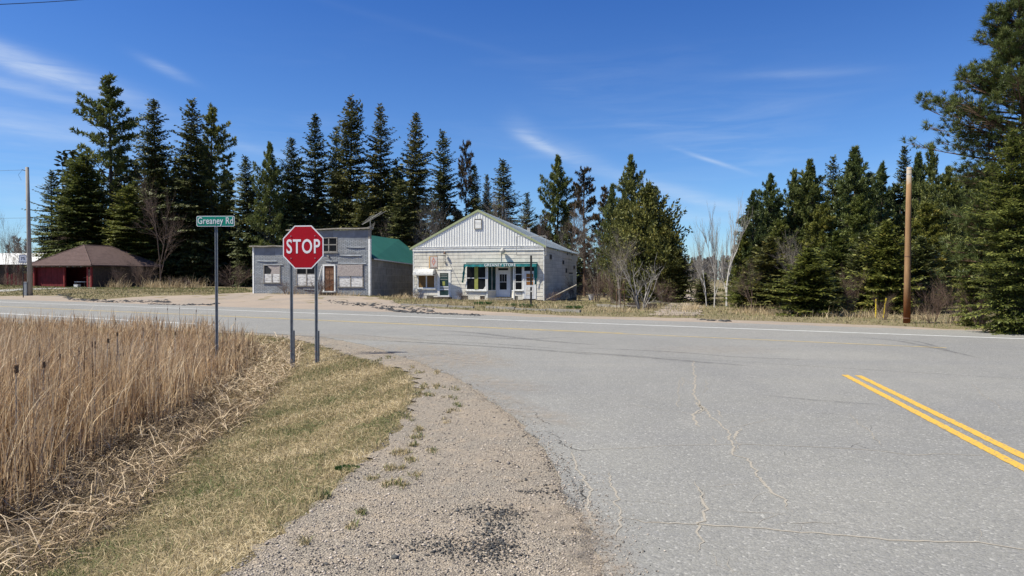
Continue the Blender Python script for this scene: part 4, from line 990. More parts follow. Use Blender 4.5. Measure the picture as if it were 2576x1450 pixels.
MB().add([(dxx - w_ * .34, -.065, h_ * .51), (dxx + w_ * .34, -.065, h_ * .51), (dxx + w_ * .34, -.065, h_ * .60), (dxx - w_ * .34, -.065, h_ * .60)], [(0, 1, 2, 3)]).build('emblem_bar', MAT['faded_mauve'], sg)
for i, (x, w) in enumerate(((-.22, .07), (-.11, .04), (-.03, .08), (.09, .05), (.17, .09), (.29, .07))): MB().box(x * w_ / .38, (x + w) * w_ / .38, -.066, -.061, .05, .13).build('worn_letter', MAT['rust_steel'], sg)
MB().box(-w_ - .02, w_ + .02, -.04, .04, -.05, -.001).build('bottom_rail', MAT['black_steel'], sg)
br = SF.pt(Z3(366, 668), ys)
MB().tube([(br[0] - (hb[0] + hb[1]) / 2, 0, h_ + .06), (w_ + .03, .0, h_ + .06), (w_ + .25, .95, h_ + .02)], .022, 6).tube([(-w_ + .05, 0, h_), (-w_ + .05, 0, h_ + .12)], .014, 5).tube([(w_ - .08, 0, h_), (w_ - .08, 0, h_ + .06)], .014, 5).build('bracket', MAT['black_steel'], sg)
# small goose-neck lamp by the sign, larger barn lamp over the awning
def lamp(px0, px1, base, name, label, big):
    a = SF.pt(px0, -.30 if big else -.12); b = SF.pt(base, -.02)
    e = empty(name, SF.w(b[0], -.02, b[1]), SF.a, label, 'lamp'); dx, dz = a[0] - b[0], a[1] - b[1]
    if big:
        MB().tube([(0, 0, 0), (0, -.03, dz * .62), (.05, -.08, dz * .72), (.22, -.28, dz * .66), (.26, -.30, dz * .80), (.15, -.34, dz * .9)], .022, 6).build('arm', MAT['light_steel'], e)
        V = []; pr = [(.03, .34), (.10, .30), (.13, .24), (.14, .18), (.25, .10), (.255, .05)]
        mbl = MB(); n = 14
        for r_, z_ in pr: V += [(r_ * math.cos(2 * math.pi * k / n), r_ * math.sin(2 * math.pi * k / n), z_) for k in range(n)]
        mbl.add(V, [(i * n + k, i * n + (k + 1) % n, (i + 1) * n + (k + 1) % n, (i + 1) * n + k) for i in range(len(pr) - 1) for k in range(n)])
        mbl.build('lamp_shade', MAT['light_steel'], e, True, loc=(dx, -.34, dz * .62))
        V = []; pr = [(.22, .05), (.2, -.06), (.12, -.15), (.01, -.19)]
        for r_, z_ in pr: V += [(r_ * math.cos(2 * math.pi * k / n), r_ * math.sin(2 * math.pi * k / n), z_) for k in range(n)]
        MB().add(V, [(i * n + k, i * n + (k + 1) % n, (i + 1) * n + (k + 1) % n, (i + 1) * n + k) for i in range(len(pr) - 1) for k in range(n)]).build('globe', MAT['lamp_glass'], e, True, loc=(dx, -.34, dz * .62))
    else:
        MB().tube([(0, 0, 0), (0, 0, dz * .8), (0, -.08, dz), (.03, -.2, dz * .93)], .018, 6).build('arm', MAT['light_steel'], e)
        MB().tube([(.03, -.2, dz * .95), (.03, -.2, dz * .82), (.03, -.2, dz * .72)], [.03, .10, .11], 10).build('lamp_shade', MAT['rust_steel'], e)
        MB().box(-.09, .07, -.1, 0, -.12, 0).build('junction_box', MAT['light_steel'], e)
lamp(Z3(1243, 555), None, Z3(1222, 748), 'barn_lamp', 'round grey barn lamp on a bent pipe above the teal awning', True)
lamp(Z3(540, 622), None, Z3(545, 742), 'wall_lamp', 'small rusty lamp on a thin pipe beside the hanging diamond sign', False)
p = SF.w(SF.pt(Z3(985, 1180), -.8)[0], -.55, dz - .12)
bx = empty('wooden_box', p, SF.a + .1, 'dark square box left standing on the worn planks before the store', 'box')
MB().box(-.17, .17, -.15, .15, 0, .27).build('body', MAT['dark_timber'], bx); MB().box(-.185, .185, -.165, .165, .271, .295).build('lid', MAT['weathered_wood'], bx)

# --- the grey false-front building with printed siding
e_ = deep(637, 738, 58.3); GA = R(-13); GF = Frame((e_.x, e_.y), GA, 0.25)
gb = empty('false_front_building', GF.O, GF.a, 'grey boarded-up two-storey shop with a false front and printed brick siding', 'building')
GW = GF.pt(Z2(1752, 700))[0]; GM = GF.pt(Z2(722, 400))[0]; GT = GF.pt(Z2(1600, 300))[1]; GL = GF.pt(Z2(450, 520))[1]
z00 = -.15
MB().box(0, GM, 0, .2, z00, GL).box(0, .2, .2, 7, z00, GL - .5).box(GM, GW, .0, .2, z00, GT).box(0, GM, 6.8, 7, z00, GL - .6).box(.2, GM, .2, 6.8, GL - .55, GL - .45).build('wall', MAT['mortar'], gb)
# sheets of siding nailed on, 1.2 m wide; some have slipped
holesG = []
uw = GF.rect(Z2, 1110, 395, 1335, 585); lw = GF.rect(Z2, 388, 745, 608, 972); mw = GF.rect(Z2, 808, 752, 1075, 1012); gd = GF.rect(Z2, 1148, 742, 1312, 1082); rwn = GF.rect(Z2, 1340, 742, 1668, 1025)
holesG = [uw, lw, mw, gd, rwn]
def gsheets(u0, u1, zb, zt, plain_h, seed):
    r = random.Random(seed); rows = [(zt - plain_h, zt, 'plain_shade_sheet')]; z = zt - plain_h  # plain top row spans the eave's shadow band, painted in by its darker sheets
    while z > zb + .05: z2 = max(zb, z - 1.15); rows.append((z2, z, 'brick_sheet')); z = z2
    for i, (a, b, mt) in enumerate(rows):
        wd = 1.22 if mt == 'brick_sheet' else 1.0; off = (i % 2) * .5
        x = u0
        while x < u1 - .02:
            nx = min(u1, x + wd * (0.5 if (x == u0 and i % 2) else 1))
            cuts = cut_rect(x, nx, a, b)
            for (p, q_, c, d) in cuts:
                o = MB().box(0, q_ - p - .006, -.014 - r.uniform(0, .006), 0, 0, d - c - .006).build('siding_sheet', MAT[mt], gb, loc=(p, -.002, c))
            x = nx
def cut_rect(x0, x1, z0, z1):
    """what is left of a sheet after the openings are cut out of it"""
    out = [(x0, x1, z0, z1)]
    for (a, b, c, d) in holesG:
        new = []
        for (p, q_, e, g_) in out:
            if b <= p or a >= q_ or d <= e or c >= g_: new.append((p, q_, e, g_)); continue
            if a > p: new.append((p, a, e, g_))
            if b < q_: new.append((b, q_, e, g_))
            m0, m1 = max(a, p), min(b, q_)
            if c > e: new.append((m0, m1, e, c))
            if d < g_: new.append((m0, m1, d, g_))
        out = [t for t in new if t[1] - t[0] > .04 and t[3] - t[2] > .04]
    return out
gsheets(.12, GM - .02, 0.0, GL - .01, GL - GF.pt(Z2(450, 632))[1], 3)
gsheets(GM + .0, GW - .16, 0.0, GT - .01, GT - GF.pt(Z2(1500, 425))[1], 5)
# slipped and curling strips that throw a thin shadow
for (x0, x1, y_) in ((1335, 1640, 617), (1440, 1680, 512), (390, 640, 735), (1180, 1330, 690), (900, 1060, 1050), (1340, 1700, 720), (1345, 1640, 1140), (300, 560, 690)):
    a = GF.pt(Z2(x0, y_)); b = GF.pt(Z2(x1, y_ + 3)); MB().add([(a[0], -.02, a[1]), (b[0], -.02, b[1]), (b[0], -.075, b[1] - .07), ((a[0] + b[0]) / 2, -.10, (a[1] + b[1]) / 2 - .09), (a[0], -.06, a[1] - .06)], [(0, 4, 3, 2, 1)]).build('curled_strip', MAT['plain_shade_sheet'], gb)
# flat roofs with worn edges
def groof(u0, u1, zt, back, name, lift):
    r = MB(); n = 12; V = []
    for i in range(n + 1):
        t = i / n; zz = zt + .02 + lift * t + .02 * math.sin(i * 1.1)
        V += [(u0 + (u1 - u0) * t, -.26, zz), (u0 + (u1 - u0) * t, -.26, zz + .10), (u0 + (u1 - u0) * t, back, zz + .16), (u0 + (u1 - u0) * t, back, zz)]
    Fs = []
    for i in range(n):
        k = 4 * i
        Fs += [(k, k + 4, k + 5, k + 1), (k + 1, k + 5, k + 6, k + 2), (k + 3, k + 7, k + 4, k)]
    Fs += [(0, 1, 2, 3), (4 * n + 3, 4 * n + 2, 4 * n + 1, 4 * n)]
    r.add(V, Fs); return r.build(name, MAT['weathered_top'], gb)
groof(-.22, GM + .05, GL, 6.9, 'roof', .0); groof(GM - .22, GW + .06, GT, .45, 'parapet_cap', .05)
MB().box(-.03, .115, -.05, .1, z00, GL).build('corner_board', MAT['white_trim'], gb)
MB().box(GW - .155, GW + .02, -.05, .2, z00, GF.pt(Z2(1740, 415))[1]).build('corner_board', MAT['white_trim'], gb)
MB().box(GW - .155, GW + .02, -.048, .2, GF.pt(Z2(1740, 415))[1] + .002, GT).build('corner_board', MAT['weathered_wood'], gb)
window(gb, uw, .09, .05, MAT['weathered_wood'], MAT['window_glass'], cols=2, rows=2, bar=.09, sill=.07, label='upper window of two sashes with bare grey frames')
# left window: chipboard above with a torn corner, peeling boards below
def boarded(r, name, label, upper, lower, split, cols, tri=False):
    u0, u1, z0, z1 = r
    f = MB().box(u0, u0 + .09, -.07, 0, z0, z1).box(u1 - .09, u1, -.07, 0, z0, z1).box(u0 + .09, u1 - .09, -.07, 0, z1 - .08, z1).box(u0 - .04, u1 + .04, -.10, 0, z0 - .08, z0).build('window', MAT['weathered_wood'], gb)
    tag(f, label); a, b = u0 + .09, u1 - .09; zs = z0 + (z1 - z0) * split
    for i in range(cols):
        x0 = a + (b - a) * i / cols + (.05 if i else 0); x1 = a + (b - a) * (i + 1) / cols - (.05 if i < cols - 1 else 0)
        if i: MB().box(x0 - .1, x0, -.06, -.001, z0, z1 - .08 if upper != 'chipboard' else zs).build('mullion', MAT['weathered_wood'], f)
        n = 4
        for j in range(n):
            MB().box(x0 + .002, x1 - .002, -.035 - .008 * (j % 2), -.003, z0 + (zs - z0) * j / n + .003, z0 + (zs - z0) * (j + 1) / n - .004).build('board', MAT[lower], f)
        if upper == 'window_glass': MB().box(x0, x1, -.02, -.004, zs + .05, z1 - .085).build('pane', MAT['window_glass'], f); MB().box(x0, x1, -.05, -.003, zs, zs + .049).build('rail', MAT['weathered_wood'], f)
    if upper == 'chipboard':
        if tri:
            MB().box(a, b, -.02, -.004, zs, z1 - .08).build('pane', MAT['dark_hole'], f)
            MB().prism([(a + (b - a) * .18, z1 - .08), (a + (b - a) * .48, zs + (z1 - zs) * .42), (a + (b - a) * .40, zs), (b, zs), (b, z1 - .08)][::-1], -.045, -.022).build('chipboard_sheet', MAT['chipboard'], f)
        else: MB().box(u0 + .0, u1 - .06, -.105, -.072, zs + .01, z1 - .03).build('chipboard_sheet', MAT['chipboard'], f)
boarded(lw, 'window', 'boarded window with a torn corner of chipboard', 'chipboard', 'peeling_white', .48, 2, True)
boarded(mw, 'window', 'double window boarded only in its lower half', 'window_glass', 'peeling_white', .55, 2)
rw2 = GF.rect(Z2, 1375, 888, 1668, 1022); boarded(rwn, 'window', 'window covered by a chipboard sheet over two peeling boards', 'chipboard', 'peeling_white', .47, 2)
# the door
u0, u1, z0, z1 = gd; zs0 = z0
df = MB().box(u0, u0 + .14, -.09, 0, z0, z1).box(u1 - .12, u1, -.09, 0, z0, z1).box(u0 + .14, u1 - .12, -.09, 0, z1 - .12, z1).box(u0 - .06, u1 + .05, -.16, -.001, z0 - .10, z0 - .001).build('door_frame', MAT['white_trim'], gb)
dd = MB().box(u0 + .14, u1 - .12, -.022, -.003, z0, z1 - .12).build('door', MAT['brown_door'], df, )
a, b = u0 + .24, u1 - .18; H_ = z1 - .12 - z0
for (p, q_) in ((.04, .2), (.24, .42), (.46, .64), (.68, .82)):
    for (x, y_) in ((a, (a + b) / 2 - .03), ((a + b) / 2 + .03, b)): MB().box(x, y_, -.04, -.023, z0 + H_ * p, z0 + H_ * q_).build('door_panel', MAT['brown_door_light' if p in (.46, .68) else 'brown_door'], df)
for q_ in (.22, .44, .66, .85): MB().box(a - .03, b + .03, -.055, -.041, z0 + H_ * q_ - .025, z0 + H_ * q_ + .01).build('door_rail', MAT['brown_door_light'], df)
MB().prism([(u0 - .42, z0 + .95), (u0 - .33, z0 + .98), (u0 - .03, z1 - .15), (u0 - .1, z1 - .12)], -.12, -.10).build('loose_board', MAT['peeling_white'], gb)
child_box('door_step', gb, u0 - .1, u1 + .1, -.5, -.02, -.25, z0 - .12, MAT['dark_timber'])
MB().tube([(GF.pt(Z2(1195, 628))[0], -.03, GF.pt(Z2(1195, 628))[1]), (GF.pt(Z2(1225, 640))[0], -.06, GF.pt(Z2(1225, 640))[1]), (GF.pt(Z2(1232, 662))[0], -.05, GF.pt(Z2(1232, 662))[1])], [.02, .07, .05], 7).build('cable_bracket', MAT['weathered_wood'], gb)
MB().tube([(GF.pt(Z2(1235, 640))[0], -.05, GF.pt(Z2(1235, 640))[1]), (GF.pt(Z2(1300, 735))[0], -.12, GF.pt(Z2(1300, 735))[1])], .012, 5).build('service_cable', MAT['wire'], gb)
# block side wall, green metal roof behind the false front
SX = GW; e0 = GF.side(Z2(1757, 662), SX); EH0 = e0[1]; e1 = GF.side(Z2(2308, 738), SX); BL = 14.2
slope = (e1[1] - e0[1]) / (e1[0] - e0[0]); ez = lambda y: EH0 + slope * (y - e0[0])
MB().box(SX - .2, SX - .012, .2, BL, z00, ez(BL)).prism([(0, 0)], 0, 0).build('side_wall', MAT['mortar'], gb) if False else MB().add([(SX - .2, .2, z00), (SX - .012, .2, z00), (SX - .012, BL, z00), (SX - .2, BL, z00), (SX - .2, .2, ez(.2) - .03), (SX - .012, .2, ez(.2) - .03), (SX - .012, BL, ez(BL) - .03), (SX - .2, BL, ez(BL) - .03)], [(0, 1, 5, 4), (1, 2, 6, 5), (2, 3, 7, 6), (3, 0, 4, 7), (4, 5, 6, 7)]).build('side_wall', MAT['mortar'], gb)
nr = 5; 
for r_ in range(nr):
    x = .21 - (r_ % 2) * .6
    while x < BL:
        a_, b_ = max(x, .21), min(x + 1.2, BL); x += 1.2
        if b_ - a_ < .1: continue
        f0, f1 = r_ / nr, (r_ + 1) / nr; za = lambda y, f: z00 + (ez(y) - .05 - z00) * f
        V = [(SX - .01, a_ + .018, za(a_, f0) + .018), (SX - .01, b_ - .018, za(b_, f0) + .018), (SX - .01, b_ - .018, za(b_, f1) - .018), (SX - .01, a_ + .018, za(a_, f1) - .018)]
        V += [(SX + .012 + rng.uniform(0, .006), y_, z_) for (_, y_, z_) in V]
        MB().add(V, [(4, 5, 6, 7), (0, 1, 5, 4), (1, 2, 6, 5), (2, 3, 7, 6), (3, 0, 4, 7)]).build('block', MAT['concrete_block'], gb)
RW = 3.5; RGZ = GF.pt((932, 594), 6.8)[1]
RGZ = 5.7 - GF.O.z
g0, g1 = .21, BL + .35; V = []
for (x, z) in ((SX + .22, None), (SX - RW, RGZ)):
    for y_ in (g0, g1): V.append((x, y_, (ez(y_) - .02) if z is None else z))
V += [(x, y_, z - .06) for x, y_, z in V]
gr = MB().add(V, [(0, 2, 3, 1), (4, 5, 7, 6), (0, 1, 5, 4), (1, 3, 7, 5)]).add([(SX - RW, g0, RGZ), (SX - RW, g1, RGZ), (SX - 2 * RW, g1, 3.2), (SX - 2 * RW, g0, 3.2)], [(0, 1, 2, 3)]).build('green_roof', MAT['green_metal'], gb)
MB().add([(SX + .225, g0, ez(g0) - .10), (SX + .225, g1, ez(g1) - .10), (SX + .225, g1, ez(g1) - .01), (SX + .225, g0, ez(g0) - .01), (SX + .20, g0, ez(g0) - .10), (SX + .20, g1, ez(g1) - .10)], [(0, 1, 2, 3), (0, 4, 5, 1)]).build('eave_trim', MAT['white_trim'], gb)
rbm = MB()
for i in range(30):
    y_ = g0 + .3 + i * (g1 - g0 - .4) / 29; rbm.tube([(SX + .21, y_, ez(y_) + .0), (SX - RW, y_, RGZ + .02)], .012, 4)
rbm.build('roof_ribs', MAT['green_metal'], gr)
MB().box(SX - 2 * RW, SX - .2, BL - .1, BL + .05, z00, 3.1).add([(SX - 2 * RW, BL + .05, 3.1), (SX, BL + .05, 3.0), (SX - RW, BL + .05, RGZ - .1)], [(0, 2, 1)]).build('rear_wall', MAT['weathered_wood'], gb)
# television aerial on the parapet
ta = GF.pt(Z2(1752, 345), .6); tb_ = GF.pt(Z2(1758, 150), .6)
an = empty('television_aerial', GF.w(ta[0], .6, GT - .3), GF.a, 'thin grey television aerial standing on the corner of the false front', 'aerial')
hgt = tb_[1] - (GT - .3); MB().tube([(0, 0, 0), (0, 0, hgt)], .02, 5).build('mast', MAT['light_steel'], an)
p0 = GF.pt(Z2(1650, 235), .6); p1 = GF.pt(Z2(1885, 60), .6); b0 = Vector((p0[0] - ta[0], 0, p0[1] - (GT - .3))); b1 = Vector((p1[0] - ta[0], .2, p1[1] - (GT - .3)))
MB().tube([b0, b1], .014, 5).build('boom', MAT['light_steel'], an)
for i in range(9):
    q_ = b0.lerp(b1, .15 + .75 * i / 9); L = .30 + .05 * i
    MB().tube([q_ + Vector((-L * .75, -L * .9, -L * .42)), q_, q_ + Vector((L * .75, L * .9, L * .42))], .006, 4).build('element', MAT['light_steel'], an)
for i in range(9):
    zz = hgt * (.12 + .05 * i); L = .28 + .02 * i; MB().tube([(-L * .5, 0, zz - .12), (0, 0, zz), (L, 0, zz + .28)], .006, 4).build('element', MAT['light_steel'], an)

# --- the red open garage with a brown hipped roof
RFm = Frame((-45.7, 74.0), math.atan2(-.28, .96), 0.68)
# origin = near corner; the front runs back to the left (negative x), the flank runs away (positive y)
rg = empty('red_garage', RFm.O, RFm.a, 'low dark red garage with open bays under a brown hipped roof', 'building')
L1, L2, EZg = 8.2, 9.2, 2.45
c = [Vector((.45, -.45, EZg)), Vector((.45, L2 + .45, EZg)), Vector((-L1 - .45, L2 + .45, EZg)), Vector((-L1 - .45, -.45, EZg))]
rz = (702 - 619) / 1712 * 79.6 + 1.6 - .68; ra, rb_ = Vector((-L1 / 2 - .2, L2 / 2 - 1.7, rz)), Vector((-L1 / 2 + .1, L2 / 2 + 1.6, rz))
hr = MB(); V = c + [ra, rb_] + [p - Vector((0, 0, .12)) for p in c]
hr.add(V, [(3, 0, 4), (0, 1, 5, 4), (1, 2, 5), (2, 3, 4, 5), (3, 9, 6, 0), (0, 6, 7, 1), (1, 7, 8, 2), (2, 8, 9, 3), (6, 9, 8, 7)])
hro = hr.build('roof', MAT['brown_shingle'], rg)
for (p, q_) in ((c[0], ra), (c[3], ra), (c[1], rb_), (c[2], rb_), (ra, rb_)): MB().tube([p + Vector((0, 0, .02)), q_ + Vector((0, 0, .02))], .06, 4).build('ridge_cap', MAT['brown_shingle'], hro)
# rows of shingles: a thin proud strip per course on the two slopes in view
crs = MB()
for i in range(1, 15):
    t = i / 15
    for (p, q_, r_, s_) in ((c[3], c[0], ra, ra), (c[0], c[1], ra, rb_)):
        a_ = p.lerp(r_, t); b_ = q_.lerp(s_, t); n_ = (q_ - p).cross(r_ - p).normalized(); n_ = n_ if n_.z > 0 else -n_
        a2 = p.lerp(r_, t + .055); b2 = q_.lerp(s_, t + .055); crs.add([a_ + n_ * .022, b_ + n_ * .022, b2 + n_ * .004, a2 + n_ * .004, a_, b_], [(0, 1, 2, 3), (4, 5, 1, 0)])
tag(crs.build('shingle_courses', MAT['brown_shingle'], hro), kind='stuff')
for x in (-L1, -L1 * .47, -.55, -.08): MB().box(x - .09, x + .09, -.05, .13, -.1, EZg - .25).build('post', MAT['barn_red_post'], rg)
MB().box(-L1 - .1, .1, -.06, .08, EZg - .25, EZg - .13).build('lintel', MAT['dark_timber'], rg)
for i in range(10):                                  # boards closing the left bay
    x0 = -L1 + .1 + i * (L1 * .53 - .2) / 10; x1 = x0 + (L1 * .53 - .2) / 10 - .01; MB().box(x0, x1, .30 + .01 * (i % 2), .34, .0, 1.0 if False else 2.2).build('wall_board', MAT['barn_red'], rg)
MB().box(-L1 + .1, -.1, 3.2, 3.3, -.1, EZg - .2).build('rear_wall', MAT['barn_red'], rg); MB().box(-L1 - .05, -L1 + .05, .1, L2, -.1, EZg - .2).build('side_wall', MAT['barn_red'], rg)
for i in range(16):                                  # horizontal boards of the flank towards the highway
    z0 = -.1 + i * .15; MB().box(-.04, .035 + .008 * (i % 2), .13, L2, z0, z0 + .142).build('wall_board', MAT['dark_timber'], rg)
for i in range(5): MB().box(-.5, -.16, -.02, .06, .0 + i * .4, .36 + i * .4).build('wall_board', MAT['rust_steel'], rg)
for i, x in enumerate((-7.4, -6.6, -5.2, -4.1, -3.0, -2.2, -1.1)): MB().box(x, x + .07, -.4, 0, EZg - .24, EZg - .13).build('rafter_end', MAT['weathered_wood'], hro)
MB().box(-3.4, -.3, .5, 3.1, -.12, -.08).build('floor_slab', MAT['dark_timber'], rg)
p = RFm.w(-2.35, .3, -.05); b_ = empty('white_bin', p, RFm.a, 'small white box under a pale board in the open bay of the garage', 'box')
MB().box(-.28, .28, -.2, .2, 0, .34).build('body', MAT['white_paint'], b_); MB().box(-.30, .30, -.22, .22, .345, .37).build('lid', MAT['door_white'], b_)
p = RFm.w(-2.1, .7, .0); b_ = empty('work_bench', p, RFm.a, 'pale board across a low dark bench inside the open garage bay', 'bench')
MB().box(-.75, .75, -.35, .35, .56, .62).build('top', MAT['peeling_white'], b_)
for sx_ in (-.65, .65):
    for sy_ in (-.28, .28): MB().box(sx_ - .04, sx_ + .04, sy_ - .04, sy_ + .04, 0, .559).build('leg', MAT['dark_timber'], b_)
p = RFm.w(-1.0, .9, .0); b_ = empty('scrap_pile', p, RFm.a, 'dark heap of old lumber and scrap behind the garage corner post', 'scrap')
rr = random.Random(6)
for i in range(12): MB().box(-.7, .7, -.05, .05, 0, .09).build('plank', MAT['dark_timber' if i % 3 else 'weathered_wood'], b_, loc=(rr.uniform(-.2, .2), rr.uniform(-.3, .3), .1 * i), rot=(rr.uniform(-.1, .1), rr.uniform(-.25, .25), rr.uniform(-.8, .8)))

# --- pale-roofed barn at the left edge
bp_ = deep(34, 702, 96); BF = Frame((bp_.x - 11, bp_.y), R(4), .8)
bn = empty('barn', BF.O, BF.a, 'old dark barn with a pale metal roof far behind the utility pole', 'barn')
MB().box(0, 12.5, .0, 8, -.5, 2.9).build('wall', MAT['dark_timber'], bn)
for i in range(24): MB().box(i * .52, i * .52 + .50, -.03 - .01 * (i % 2), -.002, 0, 2.88).build('wall_board', MAT['dark_timber' if i % 3 else 'barn_red'], bn)
MB().add([(-.4, -.5, 2.85), (13, -.5, 2.85), (13, 4, 4.6), (-.4, 4, 4.6), (-.4, 8.4, 2.85), (13, 8.4, 2.85)], [(0, 1, 2, 3), (3, 2, 5, 4)]).add([(-.4, -.5, 2.8), (13, -.5, 2.8), (13, 4, 4.55), (-.4, 4, 4.55)], [(3, 2, 1, 0)]).build('roof', MAT['white_metal'], bn)
MB().add([(0, 0, 2.9), (0, 8, 2.9), (0, 4, 4.5)], [(0, 1, 2)]).add([(12.5, 0, 2.9), (12.5, 8, 2.9), (12.5, 4, 4.5)], [(0, 2, 1)]).build('gable', MAT['dark_timber'], bn)
fp = deep(42, 690, 88); fn = empty('plank_fence', (fp.x - 1.6, fp.y, .55), .05, 'short reddish upright-board fence in front of the old barn', 'fence')
for i in range(15): MB().box(i * .27, i * .27 + .22, 0, .03, 0, 1.7 + .12 * math.sin(i * 2.1)).build('board', MAT['barn_red' if i % 2 else 'rust_steel'], fn)
MB().box(0, 4.0, .031, .09, .4, .5).box(0, 4.0, .031, .09, 1.2, 1.3).build('rail', MAT['dark_timber'], fn)

# ------------------------------------------------------------------ signs and poles
def u_post(par, x, y, z0, z1, turn=0.0, label=None, spl=None):
    """flanged channel post with punched holes"""
    mb = MB(); P = [(-.036, .0), (-.026, .0), (-.016, .024), (.016, .024), (.026, .0), (.036, .0), (.036, .004), (.028, .004), (.018, .029), (-.018, .029), (-.028, .004), (-.036, .004)]
    n = len(P); V = [(a, b, z) for z in (z0, z1) for a, b in P]
    mb.add(V, [(i, (i + 1) % n, n + (i + 1) % n, n + i) for i in range(n)] + [tuple(range(n))[::-1], tuple(range(n, 2 * n))])
    o = tag(mb.build('post', MAT['galvanised'], par, loc=(x, y, 0), rot=(0, 0, turn)), label)
    hb_ = MB(); k = z0 + .03
    while k < z1 - .02:
        V = [(.006 * math.cos(t), .0225, k + .006 * math.sin(t)) for t in [2 * math.pi * i / 6 for i in range(6)]]; V2 = [(a * 1.5, .0232, k + (c_ - k) * 1.5) for a, b, c_ in V]
        hb_.add(V2, [tuple(range(6))[::-1]]); k += .0254 * 1.0
    h = hb_.build('punched_holes', MAT['dark_hole'], o); tag(h, kind='stuff')
    return o
# STOP sign
sb = deep(767, 925, 14.45); szb = gz(sb.x, sb.y); SA = R(-9)
st = empty('stop_sign', (sb.x, sb.y, szb), SA, 'red eight-sided STOP sign on two galvanised posts at the corner', 'road sign')
cz = deep(767, 622.5, 14.45).z - szb; AP_ = .457
def octa(r, y): return [(r / math.cos(R(22.5)) * math.cos(R(22.5 + 45 * k)), y, r / math.cos(R(22.5)) * math.sin(R(22.5 + 45 * k))) for k in range(8)]
pl = MB().add(octa(AP_, 0) + octa(AP_, .004), [tuple(range(8)), tuple(range(15, 7, -1))] + [(i, i + 8, (i + 1) % 8 + 8, (i + 1) % 8) for i in range(8)]).build('sign_plate', MAT['sign_white'], st, loc=(0, -.06, cz))
MB().add(octa(AP_ - .024, -.0012), [tuple(range(8))]).build('red_face', MAT['sign_red'], pl)
t = text(pl, 'STOP', .44, MAT['sign_white'], loc=(0, -.003, 0.0), bold=.007, space=1.1)
t.scale = (.755 / t.dimensions.x, .305 / t.dimensions.y, 1)
for x in (-.27, .27):
    for z in (-.235, .235): MB().tube([(x, -.012, z), (x, .0, z)], .011, 8).build('bolt', MAT['bolt_metal'], pl)
for x in (-.272, .285):
    u_post(st, x, -.05, -.35, cz + .30)
    MB().box(-.036, .036, .032, .050, 0, .85).build('post_stub', MAT['galvanised'], st, loc=(x + .012, -.05, -.1))
    for zz in (.15, .32): MB().tube([(x - .02, -.075, zz), (x - .02, -.03, zz)], .013, 6).build('splice_bolt', MAT['bolt_metal'], st)
# street name sign
nb = deep(546, 880, 16.0); nz = gz(nb.x, nb.y)
ns = empty('street_name_sign', (nb.x, nb.y, nz), R(-2), 'green street name sign reading Greaney Rd on one tall post', 'street sign')
bt, bb = deep(546, 544, 16).z - nz, deep(546, 570.5, 16).z - nz; bw = (594.5 - 497.5) / 1712 * 16 / 2
u_post(ns, 0, -.01, -.3, bt - .02)
def rrect(w, h, r, y, n=5):
    P = []
    for cx, cy, a0 in ((w - r, h - r, 0), (-w + r, h - r, 90), (-w + r, -h + r, 180), (w - r, -h + r, 270)):
        for i in range(n): a = R(a0 + 90 * i / (n - 1)); P.append((cx + r * math.cos(a), y, cy + r * math.sin(a)))
    return P
hh_ = (bt - bb) / 2; P1 = rrect(bw, hh_, .035, 0); P2 = rrect(bw, hh_, .035, .004); n = len(P1)
bd = MB().add(P1 + P2, [tuple(range(n)), tuple(range(2 * n - 1, n - 1, -1))] + [(i, i + n, (i + 1) % n + n, (i + 1) % n) for i in range(n)]).build('name_board', MAT['sign_white'], ns, loc=(.0, -.04, (bt + bb) / 2))
MB().add(rrect(bw - .014, hh_ - .014, .026, -.0012), [tuple(range(n))]).build('green_face', MAT['sign_green'], bd)
t = text(bd, 'Greaney Rd', .19, MAT['sign_white'], loc=(0, -.003, .004), bold=.0018, space=1.05); t.scale.x = (bw * 2 * .93) / t.dimensions.x; t.scale.y = 1.16
for zz in (-.09, .09): MB().tube([(0, -.01, zz), (0, .0, zz)], .009, 6).build('bolt', MAT['bolt_metal'], bd)
MB().box(-.03, .03, -.035, -.008, bt - .27, bt - .01).build('sign_bracket', MAT['galvanised'], ns)
# route marker 75
mbp = deep(58.5, 741, 57); mz = gz(mbp.x, mbp.y)
ms = empty('route_marker_sign', (mbp.x, mbp.y, mz), R(8), 'small white 75 route marker on a thin post beside the utility pole', 'road sign')
t0, t1 = deep(58, 641.5, 57).z - mz, deep(58, 662, 57).z - mz; hw_ = 17.5 / 1712 * 57 / 2 * 1.03
MB().box(-.03, .03, -.02, .02, -.2, t0 - .05).build('post', MAT['black_steel'], ms)
P = rrect(hw_, (t0 - t1) / 2, .05, 0); bd = MB().add(P + rrect(hw_, (t0 - t1) / 2, .05, .004), [tuple(range(n)), tuple(range(2 * n - 1, n - 1, -1))] + [(i, i + n, (i + 1) % n + n, (i + 1) % n) for i in range(n)]).build('sign_plate', MAT['sign_white'], ms, loc=(0, -.03, (t0 + t1) / 2))
fr_ = MB(); a_, b_ = hw_ - .03, (t0 - t1) / 2 - .03
for (x0, x1, z0, z1) in ((-a_, a_, b_ - .018, b_), (-a_, a_, -b_, -b_ + .018), (-a_, -a_ + .018, -b_ + .018, b_ - .018), (a_ - .018, a_, -b_ + .018, b_ - .018)): fr_.box(x0, x1, -.004, -.001, z0, z1)
fr_.build('border', MAT['black_print'], bd)
text(bd, '75', .36, MAT['black_print'], loc=(0.01, -.004, .02), bold=.004); text(bd, 'COUNTY', .09, MAT['black_print'], loc=(0, -.004, -.24), bold=.001)
